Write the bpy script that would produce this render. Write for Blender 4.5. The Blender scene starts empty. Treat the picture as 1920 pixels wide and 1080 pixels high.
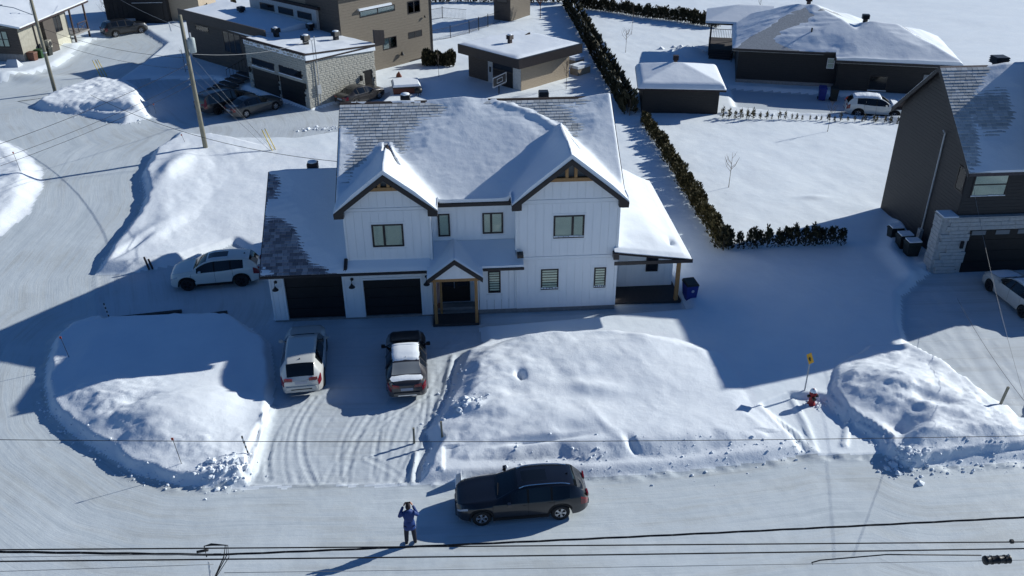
import bpy, bmesh, math, random
import numpy as np
from mathutils import Vector, Matrix

rad = math.radians
scene = bpy.context.scene
COL = scene.collection

# ------------------------------------------------------------------ camera
cam_data = bpy.data.cameras.new("camera")
cam = bpy.data.objects.new("camera", cam_data)
COL.objects.link(cam)
cam_data.sensor_fit = 'HORIZONTAL'
cam_data.angle = rad(60.642)
cam_data.clip_start = 0.2
cam_data.clip_end = 6000
cam.matrix_world = Matrix([[0.99766, 0.03762, -0.05708, -0.52362], [-0.06817, 0.48406, -0.87237, -37.43834], [-0.00519, 0.87422, 0.48549, 22.26266], [0.0, 0.0, 0.0, 1.0]])
scene.camera = cam

# ------------------------------------------------------------------ sky, sun, exposure
SUN_AZ, SUN_EL = 22.5, 25.0          # direction towards the sun: angle from +x towards +y, and elevation
world = bpy.data.worlds.new("World")
scene.world = world
world.use_nodes = True
wn = world.node_tree.nodes
sky = wn.new("ShaderNodeTexSky")
sky.sky_type = 'NISHITA'
sky.sun_disc = False
sky.sun_elevation = rad(SUN_EL)
sky.sun_rotation = rad(90 - SUN_AZ)
sky.altitude = 200
sky.air_density = 1.0
sky.dust_density = 0.0
sky.ozone_density = 10.0
wn["Background"].inputs[1].default_value = 0.064
world.node_tree.links.new(sky.outputs[0], wn["Background"].inputs[0])
sun_data = bpy.data.lights.new("sun", 'SUN')
sun_data.energy = 4.0
sun_data.angle = rad(0.53)
sun_data.color = (0.985, 0.985, 0.935)
sun = bpy.data.objects.new("sun", sun_data)
COL.objects.link(sun)
sv = Vector((math.cos(rad(SUN_EL)) * math.cos(rad(SUN_AZ)), math.cos(rad(SUN_EL)) * math.sin(rad(SUN_AZ)), math.sin(rad(SUN_EL))))
sun.rotation_euler = (-sv).to_track_quat('-Z', 'Y').to_euler()
sun.location = sv * 200
vs = scene.view_settings
vs.view_transform = 'Standard'
vs.look = 'None'
vs.gamma = 1.0
vs.use_curve_mapping = False
vs.exposure = 0.33

# ------------------------------------------------------------------ materials
MATS = {}
def mat(name, col=(0.5, 0.5, 0.5), rough=0.6, metal=0.0, spec=0.5, coat=0.0):
    m = bpy.data.materials.new(name)
    m.use_nodes = True
    b = m.node_tree.nodes["Principled BSDF"]
    b.inputs["Base Color"].default_value = (*col, 1)
    b.inputs["Roughness"].default_value = rough
    b.inputs["Metallic"].default_value = metal
    b.inputs["Specular IOR Level"].default_value = spec
    b.inputs["Coat Weight"].default_value = coat
    b.inputs["Coat Roughness"].default_value = 0.05
    MATS[name] = m
    return m

class NT:
    """small helper for building node trees"""
    def __init__(s, m):
        s.t = m.node_tree; s.n = s.t.nodes; s.l = s.t.links
        s.b = s.n["Principled BSDF"]
    def new(s, kind, **kw):
        n = s.n.new(kind)
        for k, v in kw.items():
            if k.startswith("i_"):
                n.inputs[k[2:].replace("_", " ")].default_value = v
            else:
                setattr(n, k, v)
        return n
    def link(s, a, b):
        s.l.new(a, b)
    def coord(s, which="Object", scale=(1, 1, 1)):
        tc = s.new("ShaderNodeTexCoord")
        mp = s.new("ShaderNodeMapping")
        mp.inputs["Scale"].default_value = scale
        s.link(tc.outputs[which], mp.inputs["Vector"])
        return mp.outputs[0]
    def noise(s, vec, scale, detail=4, rough=0.55, dist=0.0):
        n = s.new("ShaderNodeTexNoise")
        n.inputs["Scale"].default_value = scale
        n.inputs["Detail"].default_value = detail
        n.inputs["Roughness"].default_value = rough
        n.inputs["Distortion"].default_value = dist
        if vec is not None:
            s.link(vec, n.inputs["Vector"])
        return n.outputs["Fac"]
    def ramp(s, fac, stops):
        r = s.new("ShaderNodeValToRGB")
        e = r.color_ramp.elements
        while len(e) < len(stops):
            e.new(0.5)
        for q, (p, c) in zip(e, stops):
            q.position = p
            q.color = (*c, 1) if len(c) == 3 else c
        s.link(fac, r.inputs[0])
        return r.outputs[0]
    def mix(s, fac, a, b, mode='MIX'):
        n = s.new("ShaderNodeMix", data_type='RGBA', blend_type=mode)
        for k, v in ((0, fac), (6, a), (7, b)):
            if isinstance(v, (int, float)):
                n.inputs[k].default_value = v
            elif isinstance(v, tuple):
                n.inputs[k].default_value = (*v, 1)
            else:
                s.link(v, n.inputs[k])
        return n.outputs[2]
    def math(s, op, a, b=0.0, clamp=False):
        n = s.new("ShaderNodeMath", operation=op, use_clamp=clamp)
        for k, v in ((0, a), (1, b)):
            if isinstance(v, (int, float)):
                n.inputs[k].default_value = v
            else:
                s.link(v, n.inputs[k])
        return n.outputs[0]
    def bump(s, h, strength=0.3, dist=0.05, normal=None):
        n = s.new("ShaderNodeBump")
        n.inputs["Strength"].default_value = strength
        n.inputs["Distance"].default_value = dist
        s.link(h, n.inputs["Height"])
        if normal is not None:
            s.link(normal, n.inputs["Normal"])
        s.link(n.outputs[0], s.b.inputs["Normal"])
        return n.outputs[0]
    def col(s, c):
        s.link(c, s.b.inputs["Base Color"])
    def rough(s, c):
        s.link(c, s.b.inputs["Roughness"])

def snow_mat(name, c0, c1, fine=1.0, coarse=1.0):
    m = mat(name, c0, 0.55, spec=0.25)
    t = NT(m)
    v = t.coord()
    big = t.noise(v, 0.7, 5, 0.6)
    t.col(t.ramp(big, [(0.3, c0), (0.7, c1)]))
    h = t.math('ADD', t.math('MULTIPLY', t.noise(v, 2.2, 6, 0.6), 0.9 * coarse), t.math('MULTIPLY', t.noise(v, 16.0, 4, 0.65), 0.16 * fine))
    t.bump(h, 0.45, 0.10)
    return m
snow_mat("snow", (0.76, 0.82, 0.865), (0.82, 0.87, 0.90), 0.7, 0.5)
snow_mat("bank_snow", (0.76, 0.81, 0.86), (0.825, 0.865, 0.90), 1.2, 0.7)
snow_mat("roof_snow", (0.775, 0.825, 0.875), (0.82, 0.86, 0.90), 0.5, 0.5)

# packed snow of road and driveways: streaks run along the plough line ("across" is the distance from the plough line)
def packed_mat(name, a, b, dirt, streak):
    m = mat(name, a, 0.5, spec=0.3)
    t = NT(m)
    v = t.coord()
    at = t.new("ShaderNodeAttribute", attribute_name="flow")
    mp = t.new("ShaderNodeMapping")
    mp.inputs["Scale"].default_value = (0.12, 2.3, 0)
    t.link(at.outputs["Vector"], mp.inputs["Vector"])
    st = t.ramp(t.noise(mp.outputs[0], 1.0, 6, 0.7, 0.3), [(0.34, (0, 0, 0)), (0.66, (1, 1, 1))])
    mp2 = t.new("ShaderNodeMapping")
    mp2.inputs["Scale"].default_value = (0.5, 9.0, 0)
    t.link(at.outputs["Vector"], mp2.inputs["Vector"])
    st2 = t.noise(mp2.outputs[0], 1.0, 4, 0.7, 0.2)
    big = t.noise(v, 0.22, 5, 0.6)
    c = t.mix(t.math('MULTIPLY', st, streak), a, b)
    msk = t.ramp(t.math('MULTIPLY', big, t.math('ADD', st, 0.45)), [(0.42, (0, 0, 0)), (0.72, (1, 1, 1))])
    c = t.mix(msk, c, dirt)
    sp = t.ramp(t.noise(v, 26, 2, 0.5), [(0.70, (0, 0, 0)), (0.76, (1, 1, 1))])
    spm = t.math('MULTIPLY', sp, t.math('MULTIPLY', big, 0.5))
    c = t.mix(spm, c, (0.30, 0.29, 0.27))
    t.col(c)
    h = t.math('ADD', t.math('MULTIPLY', t.noise(v, 5.0, 6, 0.7), 0.35), t.math('MULTIPLY', t.noise(v, 30.0, 3, 0.6), 0.12))
    h = t.math('ADD', h, t.math('MULTIPLY', st2, 0.5))
    t.bump(h, 0.45, 0.05)
    return m
packed_mat("packed_road", (0.50, 0.555, 0.585), (0.68, 0.735, 0.76), (0.50, 0.535, 0.54), 1.0)
packed_mat("packed_drive", (0.54, 0.59, 0.63), (0.66, 0.71, 0.745), (0.49, 0.525, 0.545), 0.6)

def grain_mat(name, a, b, scale=(1, 1, 1), ns=6.0, rough=0.7, bump=0.2, bd=0.02, spec=0.4):
    m = mat(name, a, rough, spec=spec)
    t = NT(m)
    v = t.coord(scale=scale)
    n = t.noise(v, ns, 6, 0.65)
    t.col(t.ramp(n, [(0.3, a), (0.7, b)]))
    t.bump(n, bump, bd)
    return m
grain_mat("white_board", (0.82, 0.84, 0.855), (0.88, 0.89, 0.90), (1, 1, 0.15), 5, 0.55, 0.1, 0.01)
grain_mat("white_trim", (0.80, 0.82, 0.835), (0.86, 0.87, 0.88), (1, 1, 1), 4, 0.5, 0.08, 0.01)
grain_mat("black_trim", (0.018, 0.015, 0.017), (0.03, 0.026, 0.027), ns=4, rough=0.45, bump=0.05)
grain_mat("door_black", (0.008, 0.008, 0.009), (0.014, 0.014, 0.015), ns=3, rough=0.5, bump=0.04)
grain_mat("timber", (0.30, 0.155, 0.055), (0.42, 0.235, 0.095), (3, 3, 0.5), 9, 0.6, 0.2, 0.01)
grain_mat("concrete", (0.21, 0.20, 0.19), (0.30, 0.29, 0.28), ns=5, rough=0.9, bump=0.2)
grain_mat("dark_deck", (0.05, 0.042, 0.04), (0.075, 0.065, 0.06), (6, 0.6, 1), 5, 0.8, 0.15)
grain_mat("shingle", (0.30, 0.31, 0.315), (0.50, 0.515, 0.52), ns=9, rough=0.9, bump=0.4)
grain_mat("shingle_brown", (0.055, 0.045, 0.05), (0.12, 0.105, 0.11), ns=9, rough=0.9, bump=0.4)
grain_mat("ridge_dark", (0.022, 0.016, 0.016), (0.045, 0.034, 0.032), ns=7, rough=0.85, bump=0.3)
grain_mat("stone_face", (0.33, 0.325, 0.285), (0.45, 0.44, 0.39), ns=7, rough=0.9, bump=0.5, bd=0.02)
grain_mat("stone_grey", (0.36, 0.37, 0.37), (0.50, 0.51, 0.51), ns=6, rough=0.9, bump=0.4)
grain_mat("mortar", (0.26, 0.255, 0.23), (0.34, 0.335, 0.31), ns=12, rough=0.95, bump=0.3)
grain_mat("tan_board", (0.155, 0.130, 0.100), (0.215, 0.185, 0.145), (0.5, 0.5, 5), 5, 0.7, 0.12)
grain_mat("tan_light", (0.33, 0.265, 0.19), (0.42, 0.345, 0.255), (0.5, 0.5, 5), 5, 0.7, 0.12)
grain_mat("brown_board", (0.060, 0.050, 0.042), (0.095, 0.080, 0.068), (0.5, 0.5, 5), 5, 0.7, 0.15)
grain_mat("char_board", (0.022, 0.023, 0.026), (0.036, 0.037, 0.040), (0.4, 0.4, 6), 5, 0.6, 0.15)
grain_mat("hip_board", (0.020, 0.019, 0.019), (0.034, 0.032, 0.031), (0.5, 0.5, 6), 5, 0.7, 0.12)
grain_mat("beige_wall", (0.30, 0.285, 0.235), (0.40, 0.385, 0.32), ns=3, rough=0.85, bump=0.15)
grain_mat("cream_base", (0.48, 0.46, 0.36), (0.58, 0.56, 0.45), ns=3, rough=0.85, bump=0.15)
grain_mat("pole_wood", (0.16, 0.155, 0.115), (0.27, 0.255, 0.20), (6, 6, 0.5), 6, 0.85, 0.4)
grain_mat("black_metal", (0.012, 0.012, 0.013), (0.02, 0.02, 0.02), ns=5, rough=0.45, bump=0.05)
grain_mat("vent_brown", (0.030, 0.018, 0.018), (0.05, 0.032, 0.03), ns=5, rough=0.6, bump=0.05)
grain_mat("galv", (0.33, 0.35, 0.36), (0.45, 0.47, 0.48), ns=7, rough=0.5, bump=0.05)
grain_mat("wire_black", (0.010, 0.010, 0.012), (0.016, 0.016, 0.018), ns=5, rough=0.6, bump=0.0)
grain_mat("wire_grey", (0.16, 0.17, 0.18), (0.24, 0.25, 0.26), ns=5, rough=0.5, bump=0.0)
grain_mat("blue_bin", (0.012, 0.022, 0.16), (0.018, 0.032, 0.21), ns=4, rough=0.5, bump=0.05)
grain_mat("dark_bin", (0.012, 0.016, 0.014), (0.022, 0.027, 0.024), ns=4, rough=0.55, bump=0.05)
grain_mat("green_bin", (0.012, 0.05, 0.015), (0.02, 0.075, 0.022), ns=4, rough=0.55, bump=0.05)
grain_mat("brown_bin", (0.11, 0.045, 0.028), (0.15, 0.065, 0.04), ns=4, rough=0.55, bump=0.05)
grain_mat("hydrant_red", (0.20, 0.008, 0.012), (0.30, 0.015, 0.018), ns=6, rough=0.5, bump=0.1)
grain_mat("sign_yellow", (0.62, 0.33, 0.02), (0.70, 0.40, 0.03), ns=4, rough=0.5, bump=0.03)
grain_mat("guard_yellow", (0.62, 0.46, 0.06), (0.72, 0.55, 0.09), ns=4, rough=0.5, bump=0.03)
grain_mat("stake_orange", (0.55, 0.07, 0.03), (0.65, 0.10, 0.04), ns=4, rough=0.6, bump=0.03)
grain_mat("spa_red", (0.115, 0.030, 0.018), (0.16, 0.045, 0.025), (4, 4, 0.6), 5, 0.6, 0.1)
grain_mat("bark", (0.10, 0.075, 0.055), (0.17, 0.13, 0.10), (3, 3, 0.6), 8, 0.9, 0.5)
grain_mat("bark_pale", (0.20, 0.155, 0.12), (0.29, 0.23, 0.18), (3, 3, 0.6), 8, 0.9, 0.4)
grain_mat("blind", (0.76, 0.79, 0.75), (0.82, 0.84, 0.80), ns=2, rough=0.7, bump=0.02)
grain_mat("jacket", (0.007, 0.030, 0.14), (0.012, 0.050, 0.21), ns=7, rough=0.6, bump=0.3)
grain_mat("trousers", (0.010, 0.011, 0.022), (0.018, 0.019, 0.034), ns=7, rough=0.75, bump=0.2)
grain_mat("boot", (0.008, 0.007, 0.008), (0.016, 0.014, 0.014), ns=7, rough=0.6, bump=0.2)
grain_mat("skin_tone", (0.50, 0.27, 0.19), (0.58, 0.33, 0.24), ns=6, rough=0.55, bump=0.05)
grain_mat("hat_dark", (0.010, 0.006, 0.010), (0.018, 0.011, 0.016), ns=9, rough=0.85, bump=0.3)
grain_mat("rubber", (0.010, 0.010, 0.011), (0.020, 0.020, 0.021), ns=9, rough=0.8, bump=0.2)
grain_mat("under_black", (0.006, 0.006, 0.007), (0.011, 0.011, 0.012), ns=5, rough=0.8, bump=0.0)
grain_mat("transformer_grey", (0.33, 0.38, 0.38), (0.42, 0.47, 0.47), ns=4, rough=0.5, bump=0.05)
mat("porcelain", (0.55, 0.57, 0.60), 0.25)
mat("chrome", (0.62, 0.64, 0.67), 0.22, metal=1.0)
mat("alloy", (0.50, 0.52, 0.55), 0.35, metal=0.8)
mat("alloy_dark", (0.035, 0.037, 0.042), 0.4, metal=0.6)
mat("plate_white", (0.34, 0.36, 0.42), 0.5)
mat("lamp_red", (0.17, 0.006, 0.010), 0.15, coat=0.6)
mat("lamp_clear", (0.42, 0.45, 0.50), 0.12, coat=0.6)
mat("car_glass", (0.006, 0.008, 0.010), 0.06, spec=0.6)
mat("dark_glass", (0.010, 0.012, 0.014), 0.08, spec=0.5)
mat("sign_black", (0.012, 0.012, 0.012), 0.5)
mat("frosted_glass", (0.20, 0.22, 0.235), 0.55)

def car_paint(name, col, metal, dirt, amount):
    m = mat(name, col, 0.32, metal=metal, coat=0.7)
    t = NT(m)
    tc = t.new("ShaderNodeTexCoord")
    sp = t.new("ShaderNodeSeparateXYZ")
    t.link(tc.outputs["Object"], sp.inputs[0])
    n = t.noise(tc.outputs["Object"], 3.5, 6, 0.7)
    # road salt thrown up from the wheels: thicker low on the body
    low = t.math('SUBTRACT', 1.15, t.math('MULTIPLY', sp.outputs[2], 1.15), True)
    f = t.math('MULTIPLY', t.math('MULTIPLY', low, t.math('ADD', n, 0.2)), amount, True)
    t.col(t.mix(f, col, dirt))
    r = t.math('ADD', 0.28, t.math('MULTIPLY', f, 0.5))
    t.rough(r)
    t.link(t.math('MULTIPLY', t.math('SUBTRACT', 1.0, f, True), 0.7), t.b.inputs["Coat Weight"])
    return m
car_paint("paint_black", (0.006, 0.007, 0.011), 0.1, (0.060, 0.066, 0.076), 0.35)
car_paint("paint_white", (0.52, 0.53, 0.51), 0.0, (0.27, 0.265, 0.25), 0.9)
car_paint("paint_white_clean", (0.62, 0.63, 0.60), 0.0, (0.45, 0.45, 0.43), 0.35)
car_paint("paint_charcoal", (0.045, 0.043, 0.047), 0.35, (0.15, 0.147, 0.142), 0.6)
car_paint("paint_brown", (0.028, 0.024, 0.022), 0.3, (0.08, 0.075, 0.07), 0.5)
car_paint("paint_grey", (0.055, 0.058, 0.060), 0.35, (0.11, 0.11, 0.108), 0.5)
car_paint("paint_dark", (0.018, 0.020, 0.022), 0.2, (0.09, 0.09, 0.09), 0.45)

def glass_mat():
    # a clear pane: see-through, with a mirror share that grows at grazing angles
    m = bpy.data.materials.new("window_glass")
    m.use_nodes = True
    n = m.node_tree.nodes; l = m.node_tree.links
    n.clear()
    out = n.new("ShaderNodeOutputMaterial")
    mx = n.new("ShaderNodeMixShader"); tr = n.new("ShaderNodeBsdfTransparent"); gl = n.new("ShaderNodeBsdfGlossy")
    fr = n.new("ShaderNodeFresnel")
    tr.inputs[0].default_value = (0.91, 0.96, 0.93, 1)
    gl.inputs["Roughness"].default_value = 0.03
    fr.inputs[0].default_value = 1.5
    l.new(fr.outputs[0], mx.inputs[0]); l.new(tr.outputs[0], mx.inputs[1]); l.new(gl.outputs[0], mx.inputs[2])
    l.new(mx.outputs[0], out.inputs[0])
    MATS["window_glass"] = m
glass_mat()

def leaf_mat(name, a, b):
    m = mat(name, a, 0.7, spec=0.25)
    t = NT(m)
    at = t.new("ShaderNodeAttribute", attribute_name="tint")
    t.col(t.mix(at.outputs["Fac"], a, b))
    return m
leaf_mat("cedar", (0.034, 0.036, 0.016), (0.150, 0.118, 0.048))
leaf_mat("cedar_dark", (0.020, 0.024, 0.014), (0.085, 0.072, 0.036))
leaf_mat("dead_leaf", (0.12, 0.05, 0.03), (0.22, 0.10, 0.06))

def tint_mat(name, a, b, ns=11.0):
    # colour of a piece comes from its own "tint", grain from noise
    m = mat(name, a, 0.9, spec=0.25)
    t = NT(m)
    at = t.new("ShaderNodeAttribute", attribute_name="tint")
    v = t.coord()
    n = t.noise(v, ns, 5, 0.7)
    f = t.math('ADD', t.math('MULTIPLY', at.outputs["Fac"], 0.65), t.math('MULTIPLY', n, 0.35))
    t.col(t.ramp(f, [(0.15, a), (0.85, b)]))
    t.bump(n, 0.3, 0.01)
    return m
tint_mat("shingle_tab", (0.38, 0.395, 0.40), (0.64, 0.66, 0.67))
tint_mat("shingle_tab_brown", (0.15, 0.135, 0.15), (0.44, 0.43, 0.46))

# ------------------------------------------------------------------ objects
def tag(o, label=None, cat=None, group=None, kind=None):
    if label: o["label"] = label
    if cat: o["category"] = cat
    if group: o["group"] = group
    if kind: o["kind"] = kind
    return o

def empty(name, loc=(0, 0, 0), rz=0.0, label=None, cat=None, group=None):
    o = bpy.data.objects.new(name, None)
    o.empty_display_size = 0.3
    COL.objects.link(o)
    o.location = loc
    o.rotation_euler = (0, 0, rz)
    return tag(o, label, cat, group)

def link(name, me, parent=None, world_frame=True):
    """link a mesh; with world_frame its points are world coordinates even under a parent placed without rotation"""
    o = bpy.data.objects.new(name, me)
    COL.objects.link(o)
    if parent is not None:
        o.parent = parent
        if world_frame and parent.parent is None and parent.type == 'EMPTY' and parent.get("frame") != "local":
            o.matrix_parent_inverse = Matrix.Translation(-parent.location)
    return o

def copy_tree(o, parent=None):
    c = o.copy()
    COL.objects.link(c)
    if parent is not None:
        c.parent = parent
        c.matrix_parent_inverse = o.matrix_parent_inverse.copy()
    for ch in list(o.children):
        copy_tree(ch, c)
    return c

class MB:
    """collects simple shapes into one mesh"""
    def __init__(s):
        s.v = []; s.f = []; s.t = []
    def add(s, vs, fs, tint=None):
        o = len(s.v)
        s.v += [tuple(p) for p in vs]
        s.f += [tuple(i + o for i in f) for f in fs]
        if tint is not None:
            s.t += [tint] * len(vs)
        return s
    def box(s, x0, x1, y0, y1, z0, z1, tint=None):
        return s.add([(x0, y0, z0), (x1, y0, z0), (x1, y1, z0), (x0, y1, z0), (x0, y0, z1), (x1, y0, z1), (x1, y1, z1), (x0, y1, z1)],
                     [(3, 2, 1, 0), (4, 5, 6, 7), (0, 1, 5, 4), (1, 2, 6, 5), (2, 3, 7, 6), (3, 0, 4, 7)], tint)
    def prism(s, poly, axis, a, b, tint=None):
        """poly: list of 2-D points in the plane across axis; extruded from a to b"""
        n = len(poly)
        def P(p, t):
            return {'x': (t, p[0], p[1]), 'y': (p[0], t, p[1]), 'z': (p[0], p[1], t)}[axis]
        vs = [P(p, a) for p in poly] + [P(p, b) for p in poly]
        fs = [tuple(range(n))[::-1], tuple(range(n, 2 * n))] + [(i, (i + 1) % n, n + (i + 1) % n, n + i) for i in range(n)]
        return s.add(vs, fs, tint)
    def tube(s, pts, r, n=6, cap=True, tint=None):
        pts = [Vector(p) for p in pts]
        rs = r if isinstance(r, (list, tuple)) else [r] * len(pts)
        vs = []
        up = Vector((0, 0, 1))
        for i, p in enumerate(pts):
            d = (pts[min(i + 1, len(pts) - 1)] - pts[max(i - 1, 0)])
            if d.length < 1e-9: d = Vector((0, 0, 1))
            d.normalize()
            a = d.cross(up)
            if a.length < 1e-3: a = d.cross(Vector((1, 0, 0)))
            a.normalize(); b = d.cross(a)
            for k in range(n):
                t = 2 * math.pi * k / n
                vs.append(p + a * (math.cos(t) * rs[i]) + b * (math.sin(t) * rs[i]))
        fs = []
        for i in range(len(pts) - 1):
            for k in range(n):
                fs.append((i * n + k, i * n + (k + 1) % n, (i + 1) * n + (k + 1) % n, (i + 1) * n + k))
        if cap:
            fs.append(tuple(range(n))[::-1]); fs.append(tuple(range((len(pts) - 1) * n, len(pts) * n)))
        return s.add(vs, fs, tint)
    def lathe(s, prof, c=(0, 0, 0), n=16, axis='z', tint=None, cap=True):
        """prof: (radius, height) pairs"""
        vs = []
        for r, h in prof:
            for k in range(n):
                t = 2 * math.pi * k / n
                a, b = r * math.cos(t), r * math.sin(t)
                p = {'z': (a, b, h), 'y': (a, h, b), 'x': (h, a, b)}[axis]
                vs.append((p[0] + c[0], p[1] + c[1], p[2] + c[2]))
        fs = [(i * n + k, i * n + (k + 1) % n, (i + 1) * n + (k + 1) % n, (i + 1) * n + k) for i in range(len(prof) - 1) for k in range(n)]
        if cap:
            fs.append(tuple(range(n))[::-1]); fs.append(tuple(range((len(prof) - 1) * n, len(prof) * n)))
        return s.add(vs, fs, tint)
    def mesh(s, name, m, smooth=False):
        me = bpy.data.meshes.new(name)
        me.from_pydata(s.v, [], s.f)
        me.materials.append(MATS[m])
        if s.t and len(s.t) == len(s.v):
            at = me.attributes.new("tint", 'FLOAT', 'POINT')
            at.data.foreach_set("value", np.array(s.t, dtype=np.float32))
        if smooth:
            me.polygons.foreach_set("use_smooth", [True] * len(me.polygons))
        bm = bmesh.new(); bm.from_mesh(me)
        bmesh.ops.recalc_face_normals(bm, faces=bm.faces)
        bm.to_mesh(me); bm.free()
        return me
    def build(s, name, m, parent=None, smooth=False):
        return link(name, s.mesh(name, m, smooth), parent)

def box(name, m, parent, *b):
    return MB().box(*b).build(name, m, parent)

# ------------------------------------------------------------------ noise
def _hash(ix, iy, seed):
    n = (ix.astype(np.int64) * 374761393 + iy.astype(np.int64) * 668265263 + seed * 974711) & 0x7fffffff
    n = ((n ^ (n >> 13)) * 1274126177) & 0x7fffffff
    return ((n ^ (n >> 16)) & 0xffff) / 65535.0
def vnoise(x, y, seed=0):
    ix, iy = np.floor(x), np.floor(y)
    fx, fy = x - ix, y - iy
    fx = fx * fx * (3 - 2 * fx); fy = fy * fy * (3 - 2 * fy)
    a = _hash(ix, iy, seed); b = _hash(ix + 1, iy, seed); c = _hash(ix, iy + 1, seed); d = _hash(ix + 1, iy + 1, seed)
    return (a + (b - a) * fx) * (1 - fy) + (c + (d - c) * fx) * fy
def fbm(x, y, seed=0, octv=4, gain=0.5):
    s = np.zeros_like(x); a = 1.0; t = 0.0
    for i in range(octv):
        s += a * vnoise(x * 2 ** i + 17.3 * i, y * 2 ** i - 9.1 * i, seed + i); t += a; a *= gain
    return s / t * 2 - 1
def sstep(a, b, x):
    t = np.clip((x - a) / (b - a), 0, 1)
    return t * t * (3 - 2 * t)
def sd_poly(px, py, poly, pad=6.0):
    """signed distance to a polygon, positive inside; far outside only a bound"""
    P = np.array(poly, float)
    out = np.full(px.shape, -float(pad))
    x0, y0 = P.min(0) - pad; x1, y1 = P.max(0) + pad
    m = (px > x0) & (px < x1) & (py > y0) & (py < y1)
    if not m.any():
        return out
    x, y = px[m], py[m]
    d2 = np.full(x.shape, 1e18); ins = np.zeros(x.shape, bool)
    for i in range(len(P)):
        a, b = P[i], P[(i + 1) % len(P)]
        e = b - a; L = max((e * e).sum(), 1e-12)
        t = np.clip(((x - a[0]) * e[0] + (y - a[1]) * e[1]) / L, 0, 1)
        d2 = np.minimum(d2, (x - a[0] - t * e[0]) ** 2 + (y - a[1] - t * e[1]) ** 2)
        c = ((a[1] > y) != (b[1] > y))
        if abs(e[1]) > 1e-12:
            ins ^= c & (x < e[0] * (y - a[1]) / e[1] + a[0])
    out[m] = np.where(ins, 1, -1) * np.sqrt(d2)
    return np.maximum(out, -pad)
def d_line(px, py, pts, reach=1.0):
    """distance to a polyline (only within reach) and signed side"""
    P = np.array(pts, float)
    d = np.full(px.shape, 99.0)
    x0, y0 = P.min(0) - reach; x1, y1 = P.max(0) + reach
    m = (px > x0) & (px < x1) & (py > y0) & (py < y1)
    if not m.any():
        return d
    x, y = px[m], py[m]
    best = np.full(x.shape, 99.0)
    for a, b in zip(P[:-1], P[1:]):
        e = b - a; L = max((e * e).sum(), 1e-12)
        t = np.clip(((x - a[0]) * e[0] + (y - a[1]) * e[1]) / L, 0, 1)
        best = np.minimum(best, np.hypot(x - a[0] - t * e[0], y - a[1] - t * e[1]))
    d[m] = best
    return d
# ------------------------------------------------------------------ the ground: one height field, cut into road, driveways, banks and yards
def axis(segs):
    out = []
    for a, b, st in segs:
        n = max(1, int(round((b - a) / st)))
        out += list(np.linspace(a, b, n, endpoint=False))
    out.append(segs[-1][1])
    return np.array(out)
gx = axis([(-900, -300, 60), (-300, -120, 15), (-120, -60, 3), (-60, -38, 0.4), (-38, -19.5, 0.16), (-19.5, -9.6, 0.12), (-9.6, 0.6, 0.075), (0.6, 21, 0.125),
           (21, 34, 0.2), (34, 46, 0.4), (46, 70, 1.2), (70, 150, 5), (150, 300, 20), (300, 900, 60)])
gy = axis([(-60, -30, 3), (-30, -19, 0.4), (-19, -13.5, 0.14), (-13.5, -1.5, 0.08), (-1.5, 12, 0.14), (12, 30, 0.17), (30, 50, 0.24), (50, 90, 0.45), (90, 150, 2), (150, 300, 8), (300, 1500, 60)])
GX, GY = np.meshgrid(gx, gy)

R_ROAD = [(70, -40), (70, -13.2), (20.73, -12.74), (16.06, -12.82), (15.52, -11.94), (12.32, -11.74), (10.96, -12.01), (6.95, -12.33), (3.88, -12.40), (-2.41, -12.23), (-8.76, -11.87), (-10.02, -11.90), (-11.44, -11.67), (-13.12, -10.96),
          (-14.86, -9.58), (-16.59, -8.19), (-17.85, -6.79), (-18.81, -4.93), (-19.42, -3.23), (-19.91, -0.95), (-19.69, 0.49), (-18.58, 1.22), (-20.24, 5.73), (-20.38, 9.26), (-20.34, 11.57), (-20.35, 13.91), (-20.77, 16.47), (-22.09, 20.29), (-22.56, 24.70), (-21.94, 26.94),
          (-21.91, 29.12), (-23.87, 31.08), (-25.55, 34.06), (-28.00, 37.94), (-31.29, 44.83), (-30.76, 50.44), (-30.77, 57.99), (-34.87, 64.51), (-39.28, 60.41), (-38.79, 50.16), (-41.67, 43.98), (-62, 60), (-70, 30), (-70, -40)]
B_CORNER = [(-8.67, -6.93), (-8.69, -8.30), (-8.76, -11.76), (-10.05, -11.78), (-11.48, -11.55), (-13.15, -10.86), (-14.89, -9.48), (-16.62, -8.09), (-17.90, -6.68), (-18.77, -4.93), (-19.35, -3.24), (-19.83, -0.96), (-19.54, 0.28), (-18.03, 0.71), (-14.71, 0.81), (-12.09, 0.72), (-10.80, -0.59), (-9.56, -2.21), (-8.99, -4.45)]
B_FRONT = [(-0.59, -3.53), (-1.05, -5.05), (-1.25, -6.65), (-1.70, -8.11), (-2.23, -9.20), (-1.90, -10.03), (-2.18, -10.85), (-2.39, -12.17), (-0.92, -12.25), (3.89, -12.34), (6.96, -12.27), (10.98, -11.95), (12.36, -11.61), (12.20, -10.75), (11.60, -8.67), (11.71, -7.62), (11.5, -6.5), (11.2, -4.6), (9.5, -3.2), (7.0, -2.5), (3.2, -2.3), (1.4, -2.8), (0.33, -3.19)]
B_RIGHT = [(14.70, -8.04), (14.82, -8.62), (15.13, -10.09), (15.84, -11.22), (15.61, -11.98), (16.06, -12.82), (18.29, -12.56), (20.91, -12.44), (24.5, -12.2), (24.5, -7.8), (22.05, -10.53), (21.44, -8.82), (20.88, -6.29), (19.92, -4.69), (17.86, -4.76), (15.73, -6.32)]
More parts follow.
